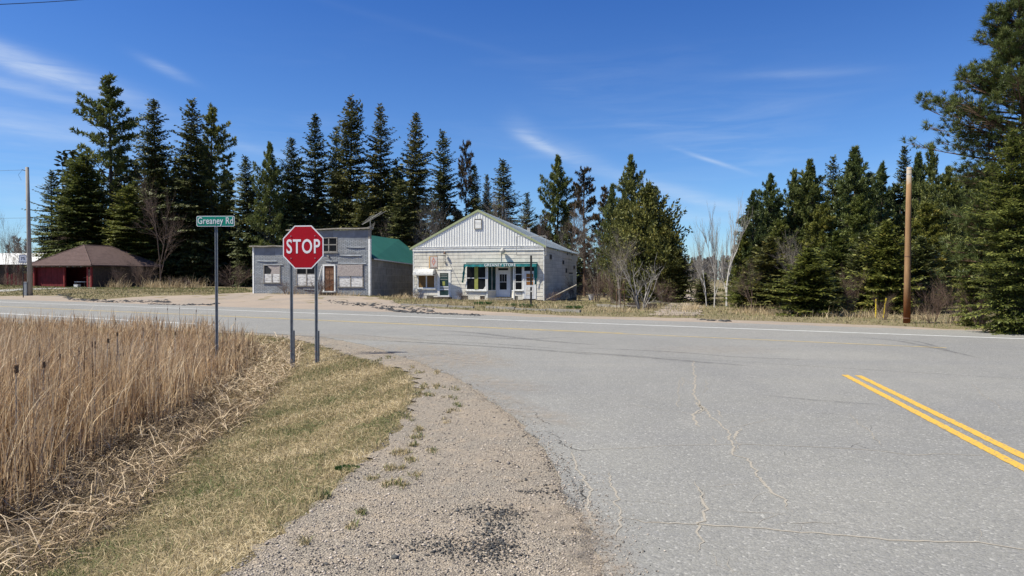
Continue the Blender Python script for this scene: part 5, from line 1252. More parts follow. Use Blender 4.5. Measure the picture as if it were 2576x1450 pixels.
# utility pole with wires
up = deep(76, 737, 60); uz = gz(up.x, up.y); ut = deep(68.5, 421, 60.0)
pl_ = empty('utility_pole', (up.x, up.y, uz - .1), 0, 'weathered grey utility pole with a wire and a small blue-grey box at its foot', 'utility pole')
tp = Vector((ut.x - up.x, 0, ut.z - uz + .1)); MB().tube([(0, 0, 0), tp * .5, tp], [.20, .165, .13], 12).build('pole', MAT['pole_wood_grey'], pl_, True)
MB().box(-.38, -.12, -.28, -.02, .1, 1.25).build('service_box', MAT['galvanised'], pl_); MB().box(-.40, -.10, -.30, -.0, 1.251, 1.32).build('box_lid', MAT['light_steel'], pl_)
for k, zz in enumerate((.972, )): MB().tube([tp * zz + Vector((-.45, -.02, .1)), tp * zz + Vector((-.1, 0, -.02))], .035, 6).build('insulator', MAT['black_steel'], pl_)
MB().tube([tp * .96 + Vector((-.45, 0, .2)), tp * .95 + Vector((-.8, 0, -.1)), tp * .90 + Vector((-.55, 0, 0))], .012, 4).build('loose_wire', MAT['wire'], pl_)
def wire(name, a, b, sag, label, r=.011, n=24):
    mb = MB(); mb.tube([a.lerp(b, i / n) - Vector((0, 0, sag * 4 * (i / n) * (1 - i / n))) for i in range(n + 1)], r, 4); return tag(mb.build(name, MAT['wire']), label, 'wire')
top_w = Vector((up.x, up.y, uz - .1)) + tp
wire('overhead_wire', top_w + Vector((-.45, 0, -.25)), top_w + Vector((-60, -3, .4)), .8, 'upper wire running off from the top of the grey utility pole')
mid_w = Vector((up.x, up.y, uz)) + tp * .60
wire('overhead_wire', mid_w, mid_w + Vector((-60, -3, .8)), .5, 'lower wire leaving the grey utility pole halfway up')
wa = deep(-60, 2, 12) + Vector((0, 0, .35)); wb = deep(230, -14, 16) + Vector((0, 0, .6))
wa = deep(-40, 13, 22); wb = deep(330, -12, 30)
wire('overhead_wire', wa, wb, .05, 'pale cable crossing the sky in the topmost corner above the reeds', .012)
# bare brown pole
bp2 = deep(2281, 811, 25.2); bz2 = gz(bp2.x, bp2.y); bt2 = deep(2287, 421, 25.2)
p2 = empty('wooden_pole', (bp2.x, bp2.y, bz2 - .1), 0, 'bare brown wooden pole with a pale top standing on the verge', 'pole')
tp = Vector((bt2.x - bp2.x, 0, bt2.z - bz2 + .1)); MB().tube([(0, 0, 0), tp * .33, tp * .66, tp], [.125, .108, .098, .082], 16).build('pole', MAT['pole_wood_brown'], p2, True)
for i, zz in enumerate((.05, .44, .955, .985)): MB().tube([tp * zz + Vector((0, 0, -.015)), tp * zz + Vector((0, 0, .015))], [.137 - .05 * zz, .137 - .05 * zz], 14).build('band', MAT['rust_steel' if i < 2 else 'light_steel'], p2)
# empty sign frame on a black pole before the store
fb = at(1336, 771, -.1); fbz = gz(fb.x, fb.y)
fs = empty('empty_sign_frame', (fb.x, fb.y, fbz), R(-10), 'empty white rectangular sign frame on a black pole before the store', 'sign')
Yf = fb.y; L_a = deep(1298.8, 595, Yf); L_b = deep(1374, 642.5, Yf); zt = deep(1336, 642, Yf).z - fbz
x0, x1, za, zb_ = L_a.x - fb.x, L_b.x - fb.x, L_b.z - fbz, L_a.z - fbz
MB().box(-.055, .055, -.055, .055, -.1, zt - .03).build('pole', MAT['black_steel'], fs)
for nm, pts in (('top_bar', [(x0, 0, zb_), (x1, 0, zb_)]), ('bottom_bar', [(x0, 0, za), (x1, 0, za)]), ('side_bar', [(x0, 0, za), (x0, 0, zb_)]), ('side_bar', [(x1, 0, za), (x1, 0, zb_)])): MB().tube(pts, .022, 6).build(nm, MAT['light_steel'], fs)
MB().tube([(.0, 0, zb_), (0.02, 0, zb_ - .12)], .035, 6).build('hanger', MAT['light_steel'], fs)
MB().box(-.058, .058, -.060, -.056, 1.15, 1.28).build('sticker', MAT['white_paint'], fs); MB().box(-.03, .058, -.060, -.056, .85, .93).build('sticker', MAT['white_paint'], fs)
# kerb timbers along the store verge
def timber(pts, name, label, mat, w=.14, h=.12, cat='kerb'):
    a, b = pts; za_, zb2 = gz(a.x, a.y), gz(b.x, b.y); n = max(2, int((b - a).length / 1.8)); mid = (a + b) / 2
    e = empty(name, (mid.x, mid.y, 0), 0, label, cat); r = random.Random(len(label)); d = (b - a).normalized()
    for i in range(n):
        p = a.lerp(b, i / n) - mid; q_ = a.lerp(b, (i + 1) / n) - d * .06 - mid; zz = gz(p.x + mid.x, p.y + mid.y) + r.uniform(-.02, .02)
        nn = Vector((-d.y, d.x, 0)) * w / 2; V = [(v.x, v.y, z_) for z_ in (zz - .1, zz + h) for v in (p - nn, q_ - nn, q_ + nn, p + nn)]
        MB().add(V, [(0, 1, 5, 4), (1, 2, 6, 5), (2, 3, 7, 6), (3, 0, 4, 7), (4, 5, 6, 7)]).build('length', mat, e)
k0 = at(*Z3(20, 1280), -.05); k1 = at(*Z3(900, 1312), -.05); k2 = at(*Z3(2190, 1362), -.05)
timber((k0, k1), 'concrete_kerb', 'grassy old concrete kerb left of the black pole', MAT['weathered_wood'])
timber((k1 + HT * .8, k2), 'concrete_kerb', 'broken old concrete kerb running past the black pole', MAT['weathered_wood'])
b0_, b1_ = at(1502, 771.5, -.1), at(1572, 774, -.1); b2_ = at(1655, 775, -.1)
timber((b0_, b1_), 'planter_edge', 'pale weathered planter board in front of the white-limbed bush', MAT['weathered_top'], .1, .14, 'edging')
timber((b1_ + HT * .15, b2_), 'planter_edge', 'dark planter board in front of the white-limbed bush', MAT['dark_timber'], .12, .30, 'edging')
# bucket, chair-like frame, leaning plank, gas markers
p = deep(1487, 765, 60); e = empty('white_bucket', (p.x, p.y, gz(p.x, p.y)), 0, 'small white bucket standing in the grass beyond the store corner', 'bucket')
MB().tube([(0, 0, 0), (0, 0, .5)], [.2, .24], 12).build('body', MAT['door_white'], e); MB().tube([(0, 0, .501), (0, 0, .53)], [.25, .25], 12).build('rim', MAT['white_trim'], e)
for px, py, pt_, lean, lb in ((2203, 786, 752, .03, 'yellow marker stake nearer the alley among dry grass'), (2222, 784, 750, .25, 'leaning yellow marker stake closer to the brown wooden pole')):
    p = deep(px, py, 29); z_ = gz(p.x, p.y); e = empty('marker_stake', (p.x, p.y, z_), 0, lb, 'marker', 'yellow marker stakes in the verge')
    h = deep(px, pt_, 29).z - z_; MB().tube([(0, 0, 0), (lean * .5, 0, h)], .028, 6).build('stake', MAT['yellow_plastic'], e); MB().tube([(lean * .5, 0, h), (lean * .5, 0, h + .03)], .034, 6).build('cap', MAT['black_steel'], e)
p = SF.w(SW + 1.2, -.2, 0); zb3 = gz(p.x, p.y); e = empty('leaning_plank', (p.x, p.y, zb3), SF.a, 'long pale plank leaning over the brush heap at the store corner', 'plank')
MB().tube([(-.9, -.2, .1), (1.4, .6, 1.3)], .05, 4).build('board', MAT['weathered_top'], e)
p = deep(1561, 768, 37.5); e = empty('rusty_rack', (p.x, p.y, gz(p.x, p.y)), .2, 'small rusty upright rack half hidden in the white-limbed bush', 'rack')
for x in (-.22, 0, .22): MB().tube([(x, 0, 0), (x, 0, 1.15)], .02, 5).build('bar', MAT['rust_steel'], e)
for z_ in (.35, 1.1): MB().tube([(-.24, 0, z_), (.24, 0, z_)], .02, 5).build('crossbar', MAT['rust_steel'], e)

# ------------------------------------------------------------------ trees
class Leaves:
    """kite-shaped sprays of needles or leaves, each with its own random tone"""
    def __init__(s): s.v = []; s.t = []; s.r = []
    def kite(s, p, d, side, L, w, rn):
        k = len(s.v); q = p + d * L; m = p + d * (L * .45)
        s.v += [p, m + side * w, q, m - side * w]; s.t += [(k, k + 1, k + 2), (k, k + 2, k + 3)]; s.r += [rn] * 4
    def blade(s, p, d, side, L, w, rn):
        k = len(s.v); s.v += [p - side * w, p + side * w, p + d * L]; s.t += [(k, k + 1, k + 2)]; s.r += [rn] * 3
    def build(s, name, mat, parent): return np_mesh(name, [tuple(v) for v in s.v], s.t, mat, s.r, parent)
def rv(r, k=1.0): return Vector((r.uniform(-k, k), r.uniform(-k, k), r.uniform(-k, k)))
def side_of(d, r):
    s_ = d.cross(Vector((0, 0, 1)) + rv(r, .7)); return s_.normalized() if s_.length > 1e-4 else Vector((1, 0, 0))

def conifer(seed, H, RB, base=.08, kind='spruce', mat='needles', bark='bark', spacing=.55, nb=7, spray=.42, pw=.85, bare=0.0, twin=False, droop=.35, dens=1.0, gap=.12, cone=False):
    if kind == 'spruce' and H > 12: nb += 3; spray *= 1.18; pw *= .80; base *= .6; RB *= 1.36; gap *= .8
    if kind == 'pine': nb += 2; RB *= 1.30; spray *= 1.12; base *= .75
    if kind == 'cedar': RB *= 1.12
    """one conifer as (trunk, crown) under an Empty; the copies share its meshes"""
    r = random.Random(seed); root = empty('conifer', (0, 0, 0)); T = MB()
    lean = rv(r, .012 * H); lean.z = 0
    ax = lambda t: Vector((lean.x * t * t, lean.y * t * t, H * t)) + Vector((math.sin(t * 7 + seed), math.cos(t * 5 + seed), 0)) * .006 * H * t
    T.tube([ax(i / 8) for i in range(9)], [(.012 * H + .03) * (1 - i / 8) ** .8 + .012 for i in range(9)], 7)
    Lf = Leaves(); z = H * base
    if bare:                         # dead snags low on the trunk
        zz = H * .03
        while zz < H * max(base, .3):
            a = r.uniform(0, 6.28); L = RB * r.uniform(.25, .8); p = ax(zz / H); d = Vector((math.cos(a), math.sin(a), r.uniform(-.35, .15)))
            T.tube([p, p + d * L * .5, p + d * L + Vector((0, 0, -.1 * L))], [.022, .014, .004], 3, False); zz += r.uniform(.15, .5) / bare
    lobes = [(r.uniform(0, 6.28), r.uniform(.75, 1.25)) for _ in range(5)]
    while z < H * .985:
        t = z / H; tt = (t - base) / (1 - base)
        if cone: prof = math.tanh(1.7 * (1 - tt)) * (.8 + .2 * min(1, tt * 5)) * (1 + .14 * math.sin(tt * 15 + seed))
        elif kind == 'cedar': prof = math.sin(min(1, (1 - tt) * 1.25) * math.pi / 2) ** .9 * (.72 + .28 * min(1, tt * 4))
        elif kind == 'pine': prof = (1 - tt) ** .62 * (.45 + .55 * min(1, tt * 2.6)) * (1 + .18 * math.sin(tt * 17 + seed))
        else: prof = math.tanh(1.75 * (1 - tt) ** (pw + .22)) * (.86 + .14 * min(1, tt * 5)) * (1 + .12 * math.sin(tt * 23 + seed))
        Rz = RB * prof + .10
        n = max(4, int(nb * (.65 + .35 * (1 - tt)) + r.uniform(-1, 1)))
        a0 = r.uniform(0, 6.28)
        for k in range(n):
            if r.random() < gap: continue
            a = a0 + 6.283 * k / n + r.uniform(-.3, .3); L = Rz * (r.uniform(.62, 1.12) if kind != 'spruce' else r.choice((.5, .72, .85, 1.0, 1.15)) * r.uniform(.9, 1.1))
            L *= 1 + .16 * math.sin(a * 2 + tt * 9 + seed)
            if kind == 'pine': L *= r.choice((.6, .85, 1, 1.15)); el = .10 + .55 * tt + r.uniform(-.15, .2); sag = -.15
            elif kind == 'cedar': el = .35 + .5 * tt + r.uniform(-.15, .15); sag = .25
            else: el = -.22 + .85 * tt ** 1.4 + r.uniform(-.24, .20) + (.22 if H < 9 else 0); sag = droop * (1 - tt) * .6
            d0 = Vector((math.cos(a) * math.cos(el), math.sin(a) * math.cos(el), math.sin(el)))
            p0 = ax(t) + Vector((0, 0, r.uniform(-.6, .6) * spacing))
            def bp(u, p0=p0, d0=d0, L=L, sag=sag): return p0 + d0 * (L * u) + Vector((0, 0, -sag * L * u * (1.0 - .95 * u)))
            if L > .7: T.tube([bp(0), bp(.5), bp(.95)], [.010 + .009 * L, .006 + .005 * L, .004], 3, False)
            lat = Vector((-math.sin(a), math.cos(a), 0))
            m = max(2, int(L / (spray * .60) * dens))
            u0 = .12 if kind == 'spruce' else (.30 if kind == 'cedar' else .40)
            if L < .8: u0 = .0
            for i in range(m + 1):
                u = u0 + (1 - u0) * (i + r.uniform(-.3, .3)) / m; u = min(1.0, max(0, u)); p = bp(u)
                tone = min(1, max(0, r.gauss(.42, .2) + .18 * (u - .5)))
                if kind == 'pine':
                    for j in range(2 if u < .9 else 3):
                        c = p + lat * (r.uniform(-.32, .32) * L * (1.15 - u) * .9) + Vector((0, 0, r.uniform(-.05, .22)))
                        for _ in range(int(7 * dens)):
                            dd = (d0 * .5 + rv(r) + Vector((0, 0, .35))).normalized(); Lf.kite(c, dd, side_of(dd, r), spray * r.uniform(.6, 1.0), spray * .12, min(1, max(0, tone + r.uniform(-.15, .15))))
                elif kind == 'cedar':
                    for j in range(4):
                        c = p + lat * r.uniform(-.4, .4) * L * (1.1 - u) + Vector((0, 0, r.uniform(-.25, .25)))
                        dd = (d0 * .5 + Vector((0, 0, r.uniform(-.3, .9))) + rv(r, .55)).normalized(); sd_ = (dd.cross(d0) + rv(r, .5)).normalized()
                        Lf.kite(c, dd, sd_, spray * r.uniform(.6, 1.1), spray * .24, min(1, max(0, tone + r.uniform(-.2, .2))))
                else:
                    w_ = L * (1.05 - u) * .55
                    for sgn in (-1, 1):
                        for q in range(max(1, int(w_ / (spray * .75)) + 1)):
                            c = p + lat * (sgn * q * spray * .6)
                            dd = (d0 * .75 + lat * sgn * .85 + Vector((0, 0, r.uniform(-.55, .12 if H > 9.6 else .5))) + rv(r, .25 if H > 9.6 else .45)).normalized()
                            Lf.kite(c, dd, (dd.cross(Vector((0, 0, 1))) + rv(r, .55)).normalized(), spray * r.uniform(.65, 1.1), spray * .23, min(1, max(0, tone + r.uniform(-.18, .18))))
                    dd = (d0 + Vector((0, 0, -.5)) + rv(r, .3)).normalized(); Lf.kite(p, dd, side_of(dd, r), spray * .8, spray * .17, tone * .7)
        z += spacing * r.uniform(.75, 1.2) * (1 - .45 * tt)
    for _ in range(10 if kind != 'pine' else 24):
        dd = (Vector((0, 0, 1.1)) + rv(r, .6)).normalized(); c = ax(.965 + r.uniform(-.03, .02)); Lf.kite(c, dd, side_of(dd, r), spray * .9, spray * .12, .5)
    if twin:
        o2 = Vector((RB * .26, 0, 0))
        for i in range(90): c = ax(.93 + r.uniform(-.09, .04)) + o2 * r.uniform(.6, 1.4); dd = (Vector((r.uniform(-.5, .9), r.uniform(-.7, .7), .6))).normalized(); Lf.kite(c, dd, side_of(dd, r), spray, spray * .18, r.uniform(.2, .7))
    T.build('trunk', MAT[bark], root); Lf.build('crown', MAT[mat], root)
    return root

def bare_tree(seed, H, spread, n_trunk=1, depth=5, mat='twig_grey', tr=.10, upright=.5, twigs=1.0, sides=3, name='bare_tree', kids=3):
    r = random.Random(seed); root = empty(name, (0, 0, 0)); T = MB(); Tw = MB()
    def grow(p, d, L, rad, lev):
        pts = [p]; dd = d.copy(); n = 3
        for i in range(n): dd = (dd + rv(r, .16) + Vector((0, 0, .07 * upright))).normalized(); pts.append(pts[-1] + dd * (L / n))
        tgt = T if lev >= depth - 1 else Tw
        tgt.tube(pts, [rad * (1 - .45 * i / n) for i in range(n + 1)], 6 if lev >= depth - 1 else sides, False)
        if lev <= 0: return
        k = int(kids * twigs + r.random()) + (1 if lev <= 2 else 0)
        for j in range(k):
            i = r.randint(1, n) if lev > 1 else r.randint(0, n); a = pts[i]
            sp = r.uniform(.45, 1.0) * spread; q = (dd + rv(r, 1.0) * sp).normalized()
            if q.z < -.1: q.z *= -.4
            q = (q + Vector((0, 0, upright * .25))).normalized(); grow(a, q, L * r.uniform(.55, .8), rad * .5, lev - 1)
        grow(pts[-1], (dd + rv(r, .25)).normalized(), L * .75, rad * .55, lev - 1)
    for i in range(n_trunk):
        a = 6.283 * i / n_trunk + r.uniform(-.5, .5); k = 0 if n_trunk == 1 else .30 * spread
        d = Vector((math.cos(a) * k, math.sin(a) * k, 1)).normalized(); grow(Vector((math.cos(a), math.sin(a), 0)) * (.0 if n_trunk == 1 else .12) + Vector((0, 0, -.1)), d, H * .36 * r.uniform(.85, 1.1), tr, depth)
    zs = [v[2] for v in Tw.v] or [1]; k = H / max(zs)
    for m in (T, Tw): m.v = [(x * k, y * k, z * k) for x, y, z in m.v]
    T.build('trunk', MAT[mat if mat != 'birch' else 'birch'], root)
    if Tw.v: tag(Tw.build('branches', MAT['twig_pale' if mat == 'birch' else mat], root), kind='stuff')
    return root

PROTO = {}
def proto(key, make):
    if key not in PROTO: PROTO[key] = [make(), False]
    return PROTO[key]
def plant(key, make, H0, px, top, Y, halfw, W0, label, cat, name=None, group=None, rz=None, base=None, dz=0.0, sy=None):
    """stand a tree of kind KEY where the survey puts it; the first one uses the prototype itself"""
    P = proto(key, make); t = deep(px, 700, Y); zb = gz(t.x, t.y) - .1 + dz; H = deep(px, top, Y).z - zb
    w = halfw / 1712 * Y / W0; s = H / H0
    if not P[1]: root = P[0]; P[1] = True
    else:
        root = P[0].copy(); COL.objects.link(root)
        for c_ in P[0].children: k = c_.copy(); COL.objects.link(k); k.parent = root
    root.location = (t.x, t.y, zb); root.scale = (w, w, s); root.rotation_euler = (0, 0, rng.uniform(0, 6.28) if rz is None else rz)
    nm = name or root.name.split('.')[0]
    if root.name.split('.')[0] != nm: root.name = nm
    for k_ in ('label', 'category', 'group'):
        if k_ in root: del root[k_]
    return tag(root, label, cat, group)

C = {'sA': (lambda: conifer(11, 20, 3.6, .10, spacing=.50, nb=8, bare=.7), 20, 3.6), 'sB': (lambda: conifer(12, 20, 3.4, .16, spacing=.55, nb=7, bare=1, gap=.2, droop=.5), 20, 3.4),
     'sC': (lambda: conifer(13, 19, 2.6, .12, spacing=.48, nb=7, pw=.7, bare=.7, gap=.15), 19, 2.6), 'sD': (lambda: conifer(14, 18, 3.9, .05, spacing=.45, nb=9, pw=.75, mat='needles_light', dens=1.1, gap=.08), 18, 3.9),
     'sT': (lambda: conifer(15, 20, 3.1, .18, spacing=.50, nb=8, bare=1, twin=True, pw=.7, gap=.16), 20, 3.1),
     'pA': (lambda: conifer(21, 24, 4.8, .26, 'pine', spacing=.85, nb=7, spray=.52, mat='needles_pine', bark='bark', bare=1, gap=.18), 24, 4.8), 'pB': (lambda: conifer(22, 15, 2.6, .30, 'pine', spacing=.75, nb=6, spray=.42, mat='needles_rust', bark='bark_red', bare=1.2, gap=.30), 15, 2.6),
     'pC': (lambda: conifer(23, 14, 3.4, .12, 'pine', cone=True, spacing=.62, nb=8, spray=.42, mat='needles_pine', gap=.10, bare=.5), 14, 3.4), 'pD': (lambda: conifer(24, 10, 2.6, .08, 'pine', cone=True, spacing=.5, nb=8, spray=.34, mat='needles_pine', gap=.08), 10, 2.6),
     'pE': (lambda: conifer(25, 10, 2.4, .06, 'pine', cone=True, spacing=.45, nb=8, spray=.32, mat='needles_light', gap=.10), 10, 2.4),
     'fA': (lambda: conifer(31, 5, 1.9, .02, spacing=.21, nb=11, spray=.25, mat='needles_light', dens=1.1, gap=.05, droop=.15, pw=.75), 5, 1.7), 'fB': (lambda: conifer(32, 5, 1.6, .03, spacing=.21, nb=11, spray=.25, mat='needles', gap=.06, droop=.2, pw=.75), 5, 1.4),
     'cA': (lambda: conifer(41, 11, 3.7, .03, 'cedar', spacing=.36, nb=11, spray=.40, mat='cedar_leaf', gap=.04, dens=.85), 11, 3.7)}
def con(k, px, top, Y, hw_, label, name, rz=None, group=None, cat='tree', dz=0):
    return plant(k, C[k][0], C[k][1], px, top, Y, hw_, C[k][2], label, cat, name, group, rz, dz=dz)
con('sB', 132, 432, 92, 46, 'small ragged spruce standing apart behind the red garage, nearest the utility pole', 'spruce_tree')
con('sD', 208, 384, 86, 74, 'broad yellowish-green spruce rising directly behind the ridge of the red garage', 'spruce_tree')
con('pA', 283, 199, 90, 104, 'tallest tree, an open white pine with spreading limbs behind the garage', 'pine_tree', rz=1.2)
con('sD', 322, 470, 84, 60, 'lower bushy spruce between the tallest pine and the next dark tree', 'spruce_tree')
con('sA', 393, 252, 88, 62, 'dark dense spruce immediately right of the tallest pine', 'spruce_tree')
con('sC', 484, 252, 88, 50, 'narrow-topped spruce directly above the street name sign, taller of its pair', 'spruce_tree')
con('pA', 532, 272, 92, 74, 'ragged wide pine leaning right above the street name sign', 'pine_tree', rz=3.9)
con('sC', 621, 396, 84, 38, 'short dark spruce in the dip between the two tall stands', 'spruce_tree')
con('pC', 680, 368, 80, 52, 'rounded pine rising over the left end of the grey false-front shop', 'pine_tree')
con('sA', 737, 348, 82, 48, 'plain spruce straight above the STOP sign, lower than its neighbours', 'spruce_tree')
con('sB', 794, 292, 84, 56, 'tall spruce over the STOP sign with long lower limbs', 'spruce_tree')
con('sC', 848, 322, 90, 34, 'thin spruce squeezed behind the twin-topped one', 'spruce_tree')
con('sT', 881, 243, 84, 54, 'very tall spruce with a forked twin top above the grey shop', 'spruce_tree', rz=0)
con('sB', 958, 270, 84, 58, 'tall broad spruce rising above the green metal roof', 'spruce_tree', rz=2)
con('sC', 912, 470, 78, 40, 'low dark spruce behind the television aerial', 'spruce_tree')
con('sA', 1047, 284, 84, 54, 'tall symmetrical spruce between the grey shop and the white store', 'spruce_tree', rz=4.4)
con('sC', 1010, 455, 78, 40, 'lower spruce behind the far end of the green roof', 'spruce_tree')
con('sC', 1115, 334, 88, 40, 'slim spruce over the left slope of the store roof', 'spruce_tree')
con('pB', 1173, 354, 86, 34, 'slim pine with bare trunk showing, just left of the store gable peak', 'pine_tree')
con('sC', 1196, 420, 86, 28, 'small pointed spruce directly behind the store gable peak', 'spruce_tree')
con('sA', 1226, 440, 90, 26, 'tiny narrow spruce just right of the store gable peak', 'spruce_tree')
con('sC', 1267, 405, 86, 44, 'spruce with a tangled base over the right slope of the store roof', 'spruce_tree')
con('sA', 1325, 485, 84, 28, 'low spruce in the gap above the rear of the store roof', 'spruce_tree')
con('pC', 1403, 400, 86, 58, 'green pine with a narrow top above the rear corner of the store', 'pine_tree', rz=.8)
con('pB', 1470, 420, 82, 48, 'sparse rust-tinged pine with its whole trunk showing', 'pine_tree', rz=2.2)
con('pB', 1520, 470, 80, 36, 'thin rust-tinged pine between the bare-trunked pine and the dense dark one', 'pine_tree')
con('pC', 1585, 399, 70, 54, 'dense dark pine standing up behind the big olive cedar', 'pine_tree', rz=5)
con('pC', 1540, 470, 66, 38, 'lower dark pine shouldering the dense one behind the cedar', 'pine_tree', rz=3)
con('cA', 1632, 470, 52, 98, 'big broad olive-green cedar left of the gap in the trees', 'cedar_tree', rz=.4)
con('cA', 1566, 508, 54, 62, 'lower olive cedar joined to the big cedar on its store side', 'cedar_tree', rz=2.4)
con('cA', 1676, 556, 51, 58, 'low olive cedar skirting the big cedar on the side of the gap', 'cedar_tree', rz=4)
con('fB', 1705, 628, 50, 44, 'small dark spruce under the big cedar at the edge of the gap', 'spruce_tree')
# right-hand wood
for k, px, top, Y, hw_, lb, nm in (
    ('pD', 1893, 492, 47, 42, 'small pine nearest the white birches, outermost of the wood by the gap', 'pine_tree'),
    ('pC', 1938, 446, 49, 50, 'rounded pine second in from the gap, just behind the birches', 'pine_tree'),
    ('pD', 1997, 438, 50, 44, 'narrow pine on the left shoulder of the right-hand wood', 'pine_tree'),
    ('pC', 2034, 410, 49, 52, 'pine with a domed top rising over the big skirted spruce', 'pine_tree'),
    ('sC', 2094, 395, 53, 34, 'pointed dark spruce between two domed pines of the right-hand wood', 'spruce_tree'),
    ('pC', 2150, 379, 47, 66, 'widest domed pine in the middle of the right-hand wood', 'pine_tree'),
    ('pD', 2217, 420, 49, 46, 'lower pine just left of the bare brown pole', 'pine_tree'),
    ('sA', 2271, 368, 53, 42, 'spruce standing right behind the top of the bare brown pole', 'spruce_tree'),
    ('pC', 2310, 393, 50, 44, 'pine just right of the top of the bare brown pole', 'pine_tree'),
    ('pD', 2341, 374, 48, 44, 'pine below the far-reaching limb of the giant roadside pine', 'pine_tree'),
    ('pC', 2385, 428, 44, 60, 'shaded pine half hidden behind the giant roadside trees', 'pine_tree'),
    ('pE', 1960, 560, 43, 48, 'bright young pine on the slope above the purple-brown bush', 'pine_tree'),
    ('pE', 2070, 520, 43, 54, 'bushy yellow-green pine in the middle of the right-hand wood, below the domed tops', 'pine_tree'),
    ('pE', 2165, 500, 42, 58, 'bushy pine low in front of the widest domed pine', 'pine_tree'),
    ('pE', 2330, 520, 38, 70, 'broad mid-green pine behind the bare brown pole, below the treetops', 'pine_tree'),
    ('pE', 1868, 590, 47, 38, 'low pine filling the edge of the wood behind the birch trunks', 'pine_tree'),
    ('fB', 1772, 690, 45, 30, 'small dark spruce at the foot of the birches beside the old track', 'spruce_tree'),
    ('fA', 1872, 690, 37, 36, 'low pale green bushy spruce right of the birches', 'spruce_tree'),
    ('fB', 1938, 600, 36, 60, 'dark steep spruce with drooping skirts behind the purple-brown bush', 'spruce_tree'),
    ('fA', 2032, 628, 31, 74, 'wide skirted young spruce nearest the road, left of the tan brush', 'spruce_tree'),
    ('fA', 2108, 585, 37, 58, 'young spruce behind the wide skirted one', 'spruce_tree'),
    ('fB', 2172, 592, 35, 56, 'dark young spruce above the yellow marker stakes', 'spruce_tree'),
    ('fA', 2232, 560, 33, 66, 'tall young bright spruce immediately left of the bare brown pole', 'spruce_tree'),
    ('fB', 2318, 600, 34, 52, 'shaded young spruce in the brush right of the bare brown pole', 'spruce_tree')):
    con(k, px, top, Y, hw_ * (1.18 if k[0] == 'p' else 1.22 if k[0] == 'f' else 1), lb, nm)
# the two big roadside trees at the right edge: finer needles because they stand close
def tuft_pine():
    r = random.Random(77); H = 12.5; root = empty('pine_tree', (0, 0, 0)); T = MB(); Lf = Leaves()
    ax = lambda t: Vector((.25 * math.sin(t * 3), .15 * t, H * t)); T.tube([ax(i / 8) for i in range(9)], [.19 * (1 - i / 8) ** .8 + .02 for i in range(9)], 9)
    z = 2.2
    while z < H:
        t = z / H; tt = (z - 2.2) / (H - 2.2); RB = 3.0 * (1 - tt) ** .55 * (.6 + .4 * min(1, tt * 2.2)) + .25
        for k in range(6):
            a = r.uniform(0, 6.28); L = RB * r.choice((.6, .8, 1.0, 1.1)); 
            if math.cos(a) < -.55 and .38 < tt < .62: L *= 1.32
            el = .0 + .6 * tt + r.uniform(-.2, .25); d0 = Vector((math.cos(a) * math.cos(el), math.sin(a) * math.cos(el), math.sin(el))); p0 = ax(t)
            bp = lambda u: p0 + d0 * (L * u) + Vector((0, 0, .16 * L * u * u - .10 * L * u))
            T.tube([bp(0), bp(.35), bp(.7), bp(1)], [.014 + .012 * L, .012 + .007 * L, .012, .006], 4, False); lat = Vector((-math.sin(a), math.cos(a), 0))
            for i in range(int(8 + 7 * L)):
                u = r.uniform(.38, 1.02); w = L * (1.12 - u) * .55; b = bp(u); c = b + lat * r.uniform(-w, w) + Vector((0, 0, r.uniform(-.06, .24))); tn = r.gauss(.45, .2)
                if (c - b).length > .15: T.tube([bp(u - .1), c], [.007, .004], 3, False)
                for q in range(22):
                    dd = (d0 * .55 + rv(r) + Vector((0, 0, .45))).normalized(); Lf.blade(c + rv(r, .035), dd, side_of(dd, r), r.uniform(.15, .25), .012, min(1, max(0, tn + r.uniform(-.15, .15))))
        z += r.uniform(.14, .26)
    T.build('trunk', MAT['bark_red'], root); Lf.build('crown', MAT['needles_pine'], root); return root
plant('big_pine', tuft_pine, 12.5, 2562, 18, 21.8, 236, 3.0, 'giant roadside pine with long needle tufts, reaching far out over the highway verge', 'tree', 'pine_tree', rz=0)
C['nS'] = (lambda: conifer(51, 9.5, 2.5, .035, spacing=.24, nb=9, spray=.21, mat='needles_light', gap=.06, droop=.45, dens=.95, pw=.62), 9.5, 2.5)
con('nS', 2545, 330, 20.0, 118, 'tall yellow-green spruce with drooping skirts in front of the giant roadside pine', 'spruce_tree')
con('nS', 2448, 520, 23.6, 56, 'smaller drooping spruce on the pole side of the giant roadside trees', 'spruce_tree')
con('nS', 2660, 240, 21.5, 130, 'tall spruce cut off by the picture edge right of the giant pine', 'spruce_tree')

# leafless trees and brush
BT = {'g1': (lambda: bare_tree(61, 12, 1.0, 1, 5, 'twig_grey', .13), 12, 3.4), 'g2': (lambda: bare_tree(62, 11, .8, 2, 5, 'twig_grey', .09, kids=2.6), 11, 3.0), 'b1': (lambda: bare_tree(63, 4, 1.1, 7, 3, 'twig_brown', .025, .6, 1.2, name='bush'), 4, 2.1),
      'w1': (lambda: bare_tree(64, 3.6, 1.3, 6, 3, 'twig_pale', .055, .1, .5, name='bush'), 3.6, 2.3), 'bi': (lambda: bare_tree(65, 10, .5, 1, 4, 'birch', .10, 1.1, 1.1, name='birch_tree'), 10, 1.8), 'r1': (lambda: bare_tree(66, 10, .9, 1, 5, 'twig_brown', .10, .4, 1.0), 10, 3),
      'fa': (lambda: bare_tree(67, 8, .8, 4, 4, 'twig_far', .07, .8, 1.1), 8, 2.6)}
def bt(k, px, top, Y, hw_, label, name='bare_tree', cat='tree', rz=None, group=None, dz=0):
    return plant(k, BT[k][0], BT[k][1], px, top, Y, hw_, BT[k][2], label, cat, name, group, rz, dz=dz)
